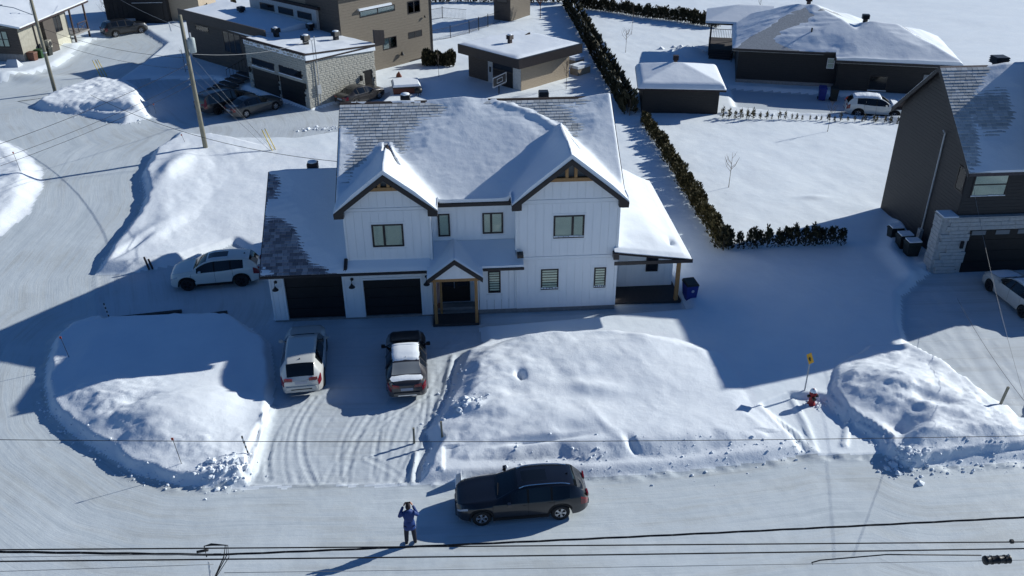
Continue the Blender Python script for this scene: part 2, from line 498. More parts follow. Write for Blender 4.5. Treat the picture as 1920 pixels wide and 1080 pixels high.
B_SIDE = [(-21.87, 26.70), (-22.42, 24.47), (-22.02, 20.28), (-20.70, 16.46), (-20.28, 13.90), (-20.29, 11.41), (-20.34, 9.12), (-20.17, 5.79), (-18.58, 5.85), (-16.08, 6.59), (-13.56, 9.14), (-11.63, 7.75), (-8.5, 5.4), (-8.5, 22), (-13.69, 24.87), (-19.00, 27.89)]
B_MOUND = [(-36.05, 36.97), (-35.74, 40.16), (-34.37, 43.35), (-33.27, 45.00), (-29.67, 43.46), (-27.46, 39.45), (-25.09, 33.05), (-26.87, 31.72), (-31.16, 34.26), (-34.96, 35.86)]
B_EDGE = [(-60, 32), (-35.14, 28.75), (-32.72, 26.67), (-29.59, 22.40), (-28.08, 18.86), (-27.28, 14.30), (-27.55, 11.03), (-60, 6)]
D_FRONT = [(-8.74, -11.87), (-8.69, -8.30), (-8.67, -6.93), (-8.99, -4.45), (-9.56, -2.21), (-10.80, -0.59), (-10.11, -0.15), (-9.8, -0.2), (-9.8, 0.3), (-1.9, 0.3), (-1.9, -0.4), (0.2, -0.4), (0.2, -1.0), (0.35, -2.78), (-0.59, -3.53), (-1.05, -5.05), (-1.25, -6.65), (-1.70, -8.11), (-2.23, -9.20), (-1.90, -10.03), (-2.18, -10.85), (-2.39, -12.23)]
D_SIDE = [(-18.58, 1.22), (-18.03, 0.71), (-14.71, 0.81), (-12.09, 0.72), (-10.80, -0.59), (-10.11, -0.15), (-9.8, -0.2), (-9.8, 5.2), (-13.53, 9.00), (-16.04, 6.46), (-18.54, 5.72), (-20.24, 5.73)]
D_RIGHT = [(24.65, 2.47), (21.82, -0.09), (20.64, -2.61), (20.04, -4.70), (20.88, -6.29), (21.44, -8.82), (22.05, -10.53), (24.5, -7.8), (24.5, -12.2), (32, -12.4), (36, -6), (36, 2.6), (24.4, 2.6)]
D_STONE = [(-23.87, 31.08), (-21.91, 29.12), (-18.08, 27.33), (-12.42, 26.86), (-9.34, 28.07), (-7.5, 33), (-6, 38), (-7.25, 38.52), (-12.43, 33.95), (-18.42, 39.64), (-22.65, 44.08), (-27.09, 44.46), (-31.29, 44.83), (-28.00, 37.94), (-25.55, 34.06)]
D_HIP = [(23.75, 36.99), (22.54, 31.27), (26.50, 29.80), (30.87, 27.53), (34.34, 25.68), (52, 22), (52, 28), (38, 30), (31.86, 34.37)]
P_WALK = [(0.2, -0.35), (0.2, -1.35), (4.0, -1.1), (7.6, -0.7), (10.6, -0.4), (10.6, 0.4), (7.1, 0.3), (0.2, 0.3)]
P_HYDRANT = [(14.60, -8.30), (15.09, -10.19), (15.74, -11.22), (15.52, -11.94), (12.32, -11.74), (12.24, -10.75), (11.69, -8.75), (13.19, -8.04)]

print("sd")
sdr = sd_poly(GX, GY, R_ROAD, 22)
banks = [("corner", B_CORNER), ("front", B_FRONT), ("right", B_RIGHT), ("side", B_SIDE), ("mound", B_MOUND), ("edge", B_EDGE)]
sdb = {k: sd_poly(GX, GY, p, 8) for k, p in banks}
# uneven plough lines
wob = 0.16 * fbm(GX * 1.1, GY * 1.1, 5, 3)
for k in sdb:
    sdb[k] = sdb[k] + wob
drives = [("front", D_FRONT), ("side", D_SIDE), ("right", D_RIGHT), ("stone", D_STONE), ("hip", D_HIP), ("walk", P_WALK)]
sdd = {k: sd_poly(GX, GY, p, 4) for k, p in drives}
sdh = sd_poly(GX, GY, P_HYDRANT, 4)

n1 = fbm(GX * 0.16, GY * 0.16, 11, 4)
n2 = fbm(GX * 0.7, GY * 0.7, 23, 4)
n3 = fbm(GX * 2.6, GY * 2.6, 37, 4)
yard = 0.34 + 0.10 * n1 + 0.025 * n2
# wind-drifted ripples in the open yards
rip = fbm((GX * 0.9 + GY * 0.35), (GY * 0.25 - GX * 0.1), 71, 4)
yard += 0.016 * rip
packed = np.maximum(sdr, np.maximum.reduce([sdd[k] for k in sdd]))
ph = 0.012 * n2 + 0.008 * n3
H = yard + (ph - yard) * sstep(-0.45, 0.15, packed)

def bump(u, v, amp, rx, ry, rot=0.0):
    c, s = math.cos(rot), math.sin(rot)
    dx, dy = GX - u, GY - v
    a, b = (dx * c + dy * s) / rx, (-dx * s + dy * c) / ry
    return amp * np.exp(-(a * a + b * b))
def rel(k, w, h):
    d = sdb[k]
    return h * sstep(0.0, w, d) ** 0.8
n4 = fbm(GX * 4.3, GY * 4.3, 131, 3)
carve = np.abs(fbm(GX * 0.55 + GY * 0.25, GY * 0.9 - GX * 0.35, 141, 4))      # wind-cut ridges
lump = np.abs(n3) * 0.10 + np.maximum(0, n4) * 0.07 + np.maximum(0, fbm(GX * 1.5, GY * 1.5, 55, 3)) * 0.16

# corner island at the left
e = sstep(0, 1.6, sdb["corner"])
hb = rel("corner", 0.32, 0.42) + 0.12 * sstep(0.3, 2.5, sdb["corner"]) + e * (bump(*(-12.95, -8.45), 0.50, 2.6, 1.8, 0.25) + bump(*(-15.42, -6.63), 0.30, 1.8, 1.7) + bump(*(-11.38, -7.12), 0.25, 1.8, 1.3)
     - bump(*(-9.83, -5.26), 0.18, 2.2, 2.0) - bump(*(-13.70, -2.60), 0.12, 3.5, 1.6) + bump(*(-17.55, -2.53), 0.1, 0.8, 1.6))
hb += e * lump * np.maximum(sstep(-8.0, -10.5, GY), sstep(-12.0, -15.0, GX) * sstep(-4.5, -6.5, GY)) * 1.0 - e * carve * 0.08 * sstep(-5.0, -7.0, GY)
for (a, b, am, rx, ry) in (((-9.61, -11.10)[0], (-9.61, -11.10)[1], 0.28, 0.8, 0.35), ((-14.81, -7.49)[0], (-14.81, -7.49)[1], -0.22, 0.7, 0.35), ((-14.09, -7.00)[0], (-14.09, -7.00)[1], -0.25, 0.6, 0.3), ((-13.88, -8.77)[0], (-13.88, -8.77)[1], -0.18, 0.9, 0.3)):
    hb += e * bump(a, b, am, rx, ry, 0.3)
H = np.where(sdb["corner"] > 0, np.maximum(H, ph + hb), H)
# big bank before the house
e = sstep(0, 1.3, sdb["front"]); e2 = sstep(0, 3.0, sdb["front"])
crest = -3.6 - 1.7 * sstep(5.0, 11.0, GX) - 1.2 * sstep(2.2, -0.8, GX)
cd = crest - GY
ridge = np.where(cd < 0, np.exp(-(cd / 1.0) ** 2), 1 - 0.55 * np.clip((cd + 0.3) / 8.0, 0, 1))
hb = rel("front", 0.5, 0.40) + e * ((0.56 * sstep(-1.6, 2.6, GX) * sstep(13.5, 7.0, GX)) * ridge + bump(3.4, -4.6, 0.06, 2.2, 1.2, 0.2) + bump(7.2, -5.0, 0.05, 2.0, 1.0, -0.2)
     + bump(*(0.08, -7.19), 0.30, 1.4, 2.2) - bump(*(3.49, -8.93), 0.08, 4.5, 1.4) + bump(*(4.76, -7.66), 0.16, 1.2, 0.4, -0.2)
     + bump(*(1.28, -9.34), 0.18, 3.2, 1.2) - bump(*(3.54, -10.26), 0.14, 0.9, 0.35) - bump(*(8.60, -8.75), 0.10, 1.8, 0.9))
hb += e * (bump(*(-0.30, -8.47), 0.16, 0.45, 0.25) + bump(*(-0.62, -8.19), 0.12, 0.3, 0.3) - bump(*(1.84, -6.58), 0.35, 0.14, 0.3, 0.2))
plough = sstep(-10.9, -12.4, GY + 0.045 * (GX - 5)) * (GX > -3) * sstep(0, 0.4, sdb["front"])
hb += plough * (lump * 1.25 - 0.05) + (0.10 * np.maximum(0, rip) - 0.13 * carve * sstep(4.0, 0.5, GX) - 0.05 * carve) * e * (1 - plough) + 0.05 * e * lump * sstep(3.0, 0.0, GX) + e * (1 - plough) * 0.16 * np.maximum(0, fbm(GX * 0.28 + GY * 0.22, GY * 0.55 - GX * 0.2, 151, 3))
hb -= bump(*(2.23, -10.70), 0.30, 1.5, 0.16, 0.03) + bump(*(5.80, -11.22), 0.22, 0.16, 0.4, 0.4)
front_slope = sstep(0.0, 1.5, sdb["front"] + 0.25 * n2)
hb = np.where((GY < -10.6) & (GX > -1.5), np.minimum(hb, hb * (0.25 + 0.75 * front_slope)), hb)
H = np.where(sdb["front"] > 0, np.maximum(H, ph + hb), H)
back = sstep(-0.6, 0.0, -sdb["front"])
# bank right of the hydrant
e = sstep(0, 1.1, sdb["right"])
hb = rel("right", 0.26, 0.52) + e * (bump(*(17.52, -7.97), 0.52, 2.2, 1.3, -0.25) + bump(*(18.55, -9.71), 0.38, 2.8, 1.4, -0.4) + bump(*(19.64, -11.32), 0.25, 2.2, 1.0, -0.3) + bump(*(17.30, -11.53), 0.48, 0.9, 0.7, 0.2)
     - bump(*(16.61, -11.01), 0.45, 0.9, 0.5, 0.2) - bump(*(18.42, -9.51), 0.35, 1.0, 0.35, -0.5) + bump(*(19.41, -12.16), 0.12, 2.2, 0.8))
hb += e * lump * 0.65 - e * carve * 0.22
H = np.where(sdb["right"] > 0, np.maximum(H, ph + hb), H)
# raised yard beside the side street
e = sstep(0, 2.0, sdb["side"])
hb = rel("side", 0.5, 0.58) * (1 - 0.25 * sstep(1.0, 5.0, sdb["side"])) + e * (bump(*(-19.93, 19.78), 0.45, 0.8, 3.2, -0.15) + bump(*(-18.24, 9.70), 0.25, 0.8, 3.0, -0.35) + 0.07 * rip + 0.04 * n2)
hb -= bump(*(-18.93, 8.13), 0.35, 0.3, 1.6, -0.45)
fade = sstep(-9.5, -18.5, GX)
H = np.where(sdb["side"] > 0, np.maximum(H, ph + hb * np.maximum(fade, 0.55)), H)
# ploughed heap between the two streets
e = sstep(0, 1.2, sdb["mound"])
hb = rel("mound", 0.8, 0.52) + e * (bump(*(-27.42, 35.13), 0.62, 2.2, 2.2) + bump(*(-31.30, 35.27), 0.12, 3.0, 1.2) - bump(*(-30.47, 34.65), 0.48, 3.2, 0.5, -0.35) - bump(*(-27.98, 33.47), 0.25, 1.6, 0.6))
hb += e * lump * 1.2
H = np.where(sdb["mound"] > 0, np.maximum(H, ph + hb), H)
e = sstep(0, 1.5, sdb["edge"])
hb = rel("edge", 1.4, 0.40) + e * (bump(*(-30.09, 18.95), 0.35, 2.6, 2.4) + bump(*(-30.10, 22.42), 0.2, 1.2, 1.2) + lump * 0.6)
H = np.where(sdb["edge"] > 0, np.maximum(H, ph + hb), H)
# clearing dug round the hydrant: smooth floor, low seams left by the blade
floor = 0.10 + 0.02 * n2
for pts in ([(11.69, -8.75), (12.58, -10.41), (12.80, -11.58)], [(13.21, -8.31), (13.19, -9.94), (12.96, -11.59)], [(14.86, -8.99), (14.87, -10.07), (14.21, -11.36)]):
    floor = floor + 0.11 * np.exp(-(d_line(GX, GY, pts, 0.5) / 0.09) ** 2)
H = H + (floor - H) * sstep(-0.12, 0.18, sdh)
# tyre tracks in the driveway and where it meets the street
random.seed(4)
def arc(p0, p1, bow):
    p0, p1 = np.array(p0), np.array(p1)
    d = p1 - p0; nrm = np.array([-d[1], d[0]])
    return [tuple(p0 + d * t + nrm * bow * 4 * t * (1 - t)) for t in np.linspace(0, 1, 9)]
tracks = []
for p0, p1, bw in (
    ((-8.47, -7.05), (-8.50, -11.69), -.05),
    ((-7.88, -7.28), (-8.10, -11.72), -.07),
    ((-7.68, -6.35), (-8.03, -11.57), -.10),
    ((-7.31, -6.57), (-7.30, -11.78), -.09),
    ((-6.99, -6.41), (-6.90, -11.81), -.10),
    ((-6.65, -6.43), (-6.29, -11.94), -.12),
    ((-5.79, -7.07), (-6.10, -11.86), -.10),
    ((-5.15, -8.03), (-5.30, -11.92), -.08),
    ((-4.41, -7.73), (-5.10, -12.03), -.06),
    ((-3.99, -7.20), (-4.01, -12.02), .03),
    ((-3.68, -6.77), (-4.11, -12.01), -.04),
    ((-3.09, -7.27), (-3.72, -11.89), -.05),
    ((-2.44, -6.56), (-3.41, -12.06), .05),
    ((-2.20, -6.77), (-3.01, -12.09), .04),
    ((-1.88, -4.99), (-2.62, -11.98), .04),
    ((-5.30, -11.92), (-2.20, -6.77), .10),
    ((-5.90, -11.88), (-2.87, -7.29), .12),
    ((-4.41, -10.62), (-2.91, -12.10), .05),
    ((-7.93, -9.04), (-8.66, -11.88), -.03),
    ((-3.41, -12.06), (-1.52, -4.59), .03)):
    tracks.append(arc(p0, p1, bw))
dm = (sdd["front"] > -0.4)
for i, tr in enumerate(tracks):
    d = d_line(GX, GY, tr, 0.8)
    w = 0.07 + 0.02 * (i % 3)
    depth = (0.010 + 0.004 * (i % 3)) * (0.5 + 0.8 * sstep(-0.4, 0.5, fbm(GX * 0.4, GY * 0.4, 160 + i, 2)))
    tread = 0.75 + 0.35 * np.sin(GY * 17 + i)
    prof = -depth * np.exp(-(d / w) ** 4) * tread + depth * (0.9 + 0.5 * n2) * 1.0 * np.exp(-((d - w * 1.6) / 0.05) ** 2)
    H += np.where(d < 0.8, prof, 0) * sstep(-0.3, 0.1, np.maximum(sdd["front"], sdr))
rough_drive = sstep(0, 0.3, sdd["front"]) * (0.016 * np.abs(fbm(GX * 3.5, GY * 3.5, 91, 4)) + 0.05 * sstep(-4.2, -2.2, GX) * np.maximum(0, fbm(GX * 2.6, GY * 2.0, 93, 3) - 0.15) + 0.007 * fbm(GX * 5.0 + GY * 0.8, GY * 0.35, 95, 3))
H += rough_drive
for i, tr in enumerate(([(23.71, 0.89), (22.72, -4.21), (21.69, -10.58)], [(24.59, 0.82), (23.59, -4.28), (22.53, -10.29)], [(23.97, -4.31), (23.38, -8.51)], [(21.51, -2.18), (21.09, -5.88), (20.51, -10.49)], [(21.77, -2.20), (21.38, -5.91), (20.83, -10.51)])):
    d = d_line(GX, GY, tr, 0.8)
    H += np.where(d < 0.8, -0.025 * np.exp(-(d / 0.13) ** 4) + 0.03 * np.exp(-((d - 0.22) / 0.07) ** 2) * (0.7 + 0.5 * n2), 0)
# edge berm scraped up beside the driveway
for pts, hh, ww in (([(-8.67, -7.15), (-8.74, -8.98), (-8.78, -11.22)], 0.24, 0.16), ([(-8.80, -7.94), (-8.69, -9.98), (-8.65, -11.08)], 0.12, 0.07), ([(-2.56, -10.44), (-2.67, -12.12)], 0.16, 0.08), ([(-1.08, -3.67), (-1.41, -6.44), (-1.85, -8.10)], 0.14, 0.13)):
    H += hh * np.exp(-(d_line(GX, GY, pts, 0.7) / ww) ** 2) * (0.7 + 0.5 * n3)
# ploughed rim and gentle ruts in the street
rim = np.exp(-((sdr - 0.12) / 0.16) ** 2) * np.maximum(0, 0.3 + n3) * 0.10
H += np.where(sdr > -0.3, rim, 0) * sstep(-0.1, -0.8, np.maximum.reduce([sdd["front"], sdd["side"], sdd["right"], sdd["stone"]]))
across = sdr
rut = fbm(across * 1.3 + 0.2 * n1, GX * 0.02 + GY * 0.02, 81, 4) * 0.012 + fbm(across * 3.6 + 0.15 * n1, GX * 0.03 + GY * 0.03, 83, 3) * 0.006
H += sstep(0.2, 0.8, sdr) * rut
# the wall of snow thrown up along the neighbour's driveway
dl = d_line(GX, GY, [(20.8, 29.3), (27, 28.6), (34.5, 27.0)], 2.5)
H = np.where(dl < 2.4, np.maximum(H, 0.55 * np.exp(-(dl / 0.8) ** 2) * (0.8 + 0.3 * n2)), H)
dl = d_line(GX, GY, [(25.75, 8.28), (23.26, 4.61), (23.01, 1.82)], 2.0)
H = H + 0.30 * np.exp(-(dl / 0.5) ** 2)
for (a, b, am, rx, ry) in ((-14.2, 33.6, 0.0, 1, 1), (*(22.60, 47.75), 0.8, 1.6, 1.0), (*(-10.31, 29.42), 0.12, 2.5, 0.6), (*(-3.46, 39.83), 0.35, 3.0, 1.8), (*(21.85, 12.18), 0.14, 0.9, 0.3), (*(-19.85, 49.88), 0.25, 2, 2), (*(-40.36, 57.25), 0.3, 3, 0.7), (*(-41.21, 45.69), 0.5, 4, 1.0)):
    H += bump(a, b, am, rx, ry)
# under buildings the ground is flat
H = np.where((GX > -9.6) & (GX < 7.0) & (GY > 0.35) & (GY < 10), 0.0, H)
H = np.where((GX > 6.9) & (GX < 10.56) & (GY > 0.34) & (GY < 9.65), -0.1, H)
H = np.where((GX > -2.02) & (GX < 0.3) & (GY > -1.0) & (GY < 0.5), -0.05, H)
# hollow of the covered pool
H -= bump(*(-0.69, 62.69), 0.5, 4.2, 3.4, 0.2)
# the land far off, almost level
H += 0.5 * fbm(GX * 0.02, GY * 0.02, 61, 3) * sstep(80, 160, GY)

def ground(x, y):
    """height of the ground at a point"""
    i = int(np.clip(np.searchsorted(gx, x) - 1, 0, len(gx) - 2)); j = int(np.clip(np.searchsorted(gy, y) - 1, 0, len(gy) - 2))
    tx = (x - gx[i]) / (gx[i + 1] - gx[i]); ty = (y - gy[j]) / (gy[j + 1] - gy[j])
    return float((H[j, i] * (1 - tx) + H[j, i + 1] * tx) * (1 - ty) + (H[j + 1, i] * (1 - tx) + H[j + 1, i + 1] * tx) * ty)

# faces by zone
cx, cy = (GX[:-1, :-1] + GX[1:, 1:]) / 2, (GY[:-1, :-1] + GY[1:, 1:]) / 2
def mid(a):
    return (a[:-1, :-1] + a[1:, 1:] + a[:-1, 1:] + a[1:, :-1]) / 4
zone = np.zeros(cx.shape, int)
ZN = ["snow_ground", "road", "driveway", "driveway", "driveway", "driveway", "driveway", "path"]
zone[mid(sdr + 0.45 * fbm(GX * 0.9, GY * 0.9, 171, 4) * (sdd["front"] > -1.2)) > 0] = 1
for i, (k, _p) in enumerate(drives):
    zone[(mid(sdd[k]) > 0) & (zone == 0)] = 2 + i
nb = len(ZN)
for i, (k, _p) in enumerate(banks):
    zone[mid(sdb[k]) > 0.0] = nb + i
    ZN.append("snow_bank")
zone[(mid(sdh) > 0.05)] = len(ZN)
ZN.append("snow_clearing")
# "flow" gives the materials a direction along the plough line
gy_, gx_ = np.gradient(sdr)
flow = np.stack([GX * 0 + np.where(GY < -9, GX, GY * 1.0), sdr, np.zeros_like(GX)], -1)
# vertex normals of the whole field, so that the cut leaves no seam
dzx = np.gradient(H, gx, axis=1); dzy = np.gradient(H, gy, axis=0)
NRM = np.stack([-dzx, -dzy, np.ones_like(H)], -1)
NRM /= np.linalg.norm(NRM, axis=-1, keepdims=True)
W_ = GX.shape[1]
PTS = np.stack([GX, GY, H], -1).reshape(-1, 3)
jj, ii = np.nonzero(np.ones(cx.shape, bool))
base = jj * W_ + ii
QUADS = np.stack([base, base + 1, base + W_ + 1, base + W_], -1)
zf = zone.reshape(-1)
GROUND_MAT = {"snow_ground": "snow", "road": "packed_road", "driveway": "packed_drive", "path": "packed_drive", "snow_bank": "bank_snow", "snow_clearing": "snow"}
def grid_mesh(name, pts, quads, m, normals=None, flowv=None):
    used = np.unique(quads)
    remap = np.zeros(len(pts), np.int64); remap[used] = np.arange(len(used))
    q = remap[quads]; p = pts[used]
    me = bpy.data.meshes.new(name)
    me.vertices.add(len(p)); me.vertices.foreach_set("co", p.astype(np.float32).ravel())
    me.loops.add(q.size); me.loops.foreach_set("vertex_index", q.astype(np.int32).ravel())
    me.polygons.add(len(q)); me.polygons.foreach_set("loop_start", np.arange(0, q.size, 4, dtype=np.int32))
    me.polygons.foreach_set("loop_total", np.full(len(q), 4, np.int32))
    me.update(calc_edges=True)
    me.polygons.foreach_set("use_smooth", np.ones(len(q), bool))
    me.materials.append(MATS[m])
    if flowv is not None:
        at = me.attributes.new("flow", 'FLOAT_VECTOR', 'POINT')
        at.data.foreach_set("vector", flowv[used].astype(np.float32).ravel())
    if normals is not None:
        me.normals_split_custom_set_from_vertices(normals[used].tolist())
    return me
FL = flow.reshape(-1, 3); NR = NRM.reshape(-1, 3)
for z in range(len(ZN)):
    sel = QUADS[zf == z]
    if len(sel) == 0:
        continue
    nm = ZN[z]
    o = link(nm, grid_mesh(nm, PTS, sel, GROUND_MAT[nm], NR, FL))
    o["kind"] = "structure"

# clods of snow along the plough lines: real pieces, too many to count
def clods(name, spots, seed, rmin, rmax):
    random.seed(seed)
    b = MB()
    for (x, y) in spots:
        r = rmin + (rmax - rmin) * random.random() ** 4
        z = ground(x, y) + r * 0.3
        ang = random.random() * 6.28
        vs = []
        for (px, py, pz) in ((1, 0, 0), (0.3, 0.95, 0), (-0.8, 0.6, 0), (-0.8, -0.6, 0), (0.3, -0.95, 0), (0.5, 0.1, 0.7), (-0.4, 0.3, 0.8), (-0.1, -0.5, 0.65)):
            k = r * (0.7 + 0.6 * random.random())
            c, s = math.cos(ang), math.sin(ang)
            vs.append((x + k * (px * c - py * s), y + k * (px * s + py * c), z + k * pz * 0.9 - r * 0.25))
        b.add(vs, [(5, 6, 7), (0, 1, 5), (1, 2, 6), (1, 6, 5), (2, 3, 6), (3, 7, 6), (3, 4, 7), (4, 0, 5), (4, 5, 7)])
    o = b.build(name, "bank_snow", None)
    tag(o, kind="stuff")
    return o
random.seed(12)
def along(pts, n, spread, inward=0.0):
    P = np.array(pts, float); out = []
    L = np.hypot(*(P[1:] - P[:-1]).T); c = L.cumsum()
    for _ in range(n):
        t = random.random() * c[-1]; i = int(np.searchsorted(c, t)); f = (t - (c[i] - L[i])) / L[i]
        p = P[i] + (P[i + 1] - P[i]) * f
        d = P[i + 1] - P[i]; d = d / np.hypot(*d)
        q = random.gauss(inward, spread)
        out.append((p[0] - d[1] * q, p[1] + d[0] * q))
    return out
sp = along([(12.29, -11.80), (10.96, -12.01), (6.96, -12.27), (3.89, -12.34), (0.88, -12.24)], 300, 0.5, -0.45)
sp += along([(20.83, -12.56), (18.26, -12.62), (16.03, -12.88), (15.58, -12.04)], 260, 0.35, -0.1)
sp += along([(-8.76, -11.76), (-10.04, -11.81), (-11.47, -11.58), (-13.14, -10.89), (-14.88, -9.52), (-16.61, -8.12), (-17.88, -6.71), (-18.77, -4.93)], 330, 0.22, 0.05)
sp += along([(-20.17, 5.79), (-20.34, 9.12), (-20.29, 11.41), (-20.28, 13.90), (-20.77, 16.47), (-22.02, 20.28)], 150, 0.2, 0.1)
sp += along([(-0.59, -3.71), (-1.10, -5.25), (-1.25, -6.65), (-1.70, -8.11), (-2.23, -9.20)], 150, 0.25, 0.15)
sp += along([(-1.90, -10.03), (-2.18, -10.85), (-2.39, -12.11)], 40, 0.15, 0.0)
sp += along([(12.24, -10.75), (12.34, -11.67)], 50, 0.25, 0.2)
sp += along([(-7.57, -7.12), (-6.50, -8.64), (-5.21, -9.75)], 0, 0.2)
sp += along([(14.68, -8.98), (15.04, -10.29), (15.68, -11.34)], 60, 0.15, 0.0)
sp += along([(-36.05, 36.97), (-34.96, 35.86), (-31.16, 34.26), (-26.87, 31.72), (-25.09, 33.05)], 120, 0.3, 0.0)
clods("snow_clods", sp, 3, 0.014, 0.085)
sp = [((-9.59, -11.16)[0] + random.gauss(0, 0.55), (-9.59, -11.16)[1] + random.gauss(0, 0.28)) for _ in range(90)]
sp += [((-0.36, -8.22)[0] + random.gauss(0, 0.35), (-0.36, -8.22)[1] + random.gauss(0, 0.25)) for _ in range(50)]
sp += [((-11.10, 29.10)[0] + random.gauss(0, 1.2), (-11.10, 29.10)[1] + random.gauss(0, 0.25)) for _ in range(70)]
sp += [((16.00, -12.51)[0] + random.gauss(0, 0.5), (16.00, -12.51)[1] + random.gauss(0, 0.3)) for _ in range(70)]
sp += along([(20.8, 29.0), (27, 28.3), (34.5, 26.7)], 60, 0.25)
clods("snow_lumps", sp, 8, 0.04, 0.20)
# ------------------------------------------------------------------ building helpers
def cut(lo, hi, holes):
    """pieces of [lo, hi] left by holes"""
    out = [(lo, hi)]
    for a, b in sorted(holes):
        nxt = []
        for p, q in out:
            if b <= p or a >= q:
                nxt.append((p, q)); continue
            if a > p: nxt.append((p, a))
            if b < q: nxt.append((b, q))
        out = nxt
    return [(p, q) for p, q in out if q - p > 0.02]

def plane_piece(o, u, n, quad, t0, t1):
    """8 points of a board: quad = 4 (along, up) pairs, between depths t0 and t1 along the normal"""
    P = lambda a, z, t: (o[0] + u[0] * a + n[0] * t, o[1] + u[1] * a + n[1] * t, z)
    vs = [P(a, z, t0) for a, z in quad] + [P(a, z, t1) for a, z in quad]
    return vs, [(0, 1, 2, 3), (7, 6, 5, 4), (0, 4, 5, 1), (1, 5, 6, 2), (2, 6, 7, 3), (3, 7, 4, 0)]

def boards_v(parent, m, o, u, n, a0, a1, zb, top, holes=(), pitch=0.4, gap=0.012, t=0.022, name="siding_board", t0=0.0):
    """vertical boards: one object each; top(a) gives the height; holes = (a0, a1, z0, z1)"""
    k = max(1, round((a1 - a0) / pitch)); w = (a1 - a0) / k
    for i in range(k):
        p, q = a0 + i * w + gap / 2, a0 + (i + 1) * w - gap / 2
        edges = sorted({p, q} | {h[j] for h in holes for j in (0, 1) if p + 0.01 < h[j] < q - 0.01})
        for e0, e1 in zip(edges[:-1], edges[1:]):
            hh = [(h[2], h[3]) for h in holes if h[0] < (e0 + e1) / 2 < h[1]]
            zt0, zt1 = top(e0), top(e1)
            for z0, z1 in cut(zb, max(zt0, zt1), hh):
                last = z1 >= max(zt0, zt1) - 1e-6
                if last and min(zt0, zt1) < z0 + 0.01: 
                    continue
                b = MB(); b.add(*plane_piece(o, u, n, [(e0, z0), (e1, z0), (e1, zt1 if last else z1), (e0, zt0 if last else z1)], t0, t0 + t))
                b.build(name, m, parent)

def boards_h(parent, m, o, u, n, zb, zt, left, right, holes=(), pitch=0.2, gap=0.01, t=0.02, name="siding_board", t0=0.0):
    """horizontal boards between left(z) and right(z)"""
    k = max(1, round((zt - zb) / pitch)); h = (zt - zb) / k
    for i in range(k):
        z0, z1 = zb + i * h + gap / 2, zb + (i + 1) * h - gap / 2
        zm = (z0 + z1) / 2
        l0, l1, r0, r1 = left(z0), left(z1), right(z0), right(z1)
        hh = [(q[0], q[1]) for q in holes if q[2] < zm < q[3]]
        ps = cut(min(l0, l1), max(r0, r1), hh)
        for a, b in ps:
            fl, fr = a <= min(l0, l1) + 1e-6, b >= max(r0, r1) - 1e-6
            A0, A1 = (l0, l1) if fl else (a, a)
            B0, B1 = (r0, r1) if fr else (b, b)
            if B0 - A0 < 0.03 and B1 - A1 < 0.03: continue
            q = MB(); q.add(*plane_piece(o, u, n, [(A0, z0), (max(B0, A0), z0), (max(B1, A1), z1), (A1, z1)], t0, t0 + t))
            q.build(name, m, parent)

def wall_quad(name, parent, m, o, u, n, poly, t0, t1):
    b = MB()
    P = lambda a, z, t: (o[0] + u[0] * a + n[0] * t, o[1] + u[1] * a + n[1] * t, z)
    k = len(poly)
    vs = [P(a, z, t0) for a, z in poly] + [P(a, z, t1) for a, z in poly]
    b.add(vs, [tuple(range(k)), tuple(range(k, 2 * k))[::-1]] + [(i, (i + 1) % k, k + (i + 1) % k, k + i) for i in range(k)])
    return b.build(name, m, parent)

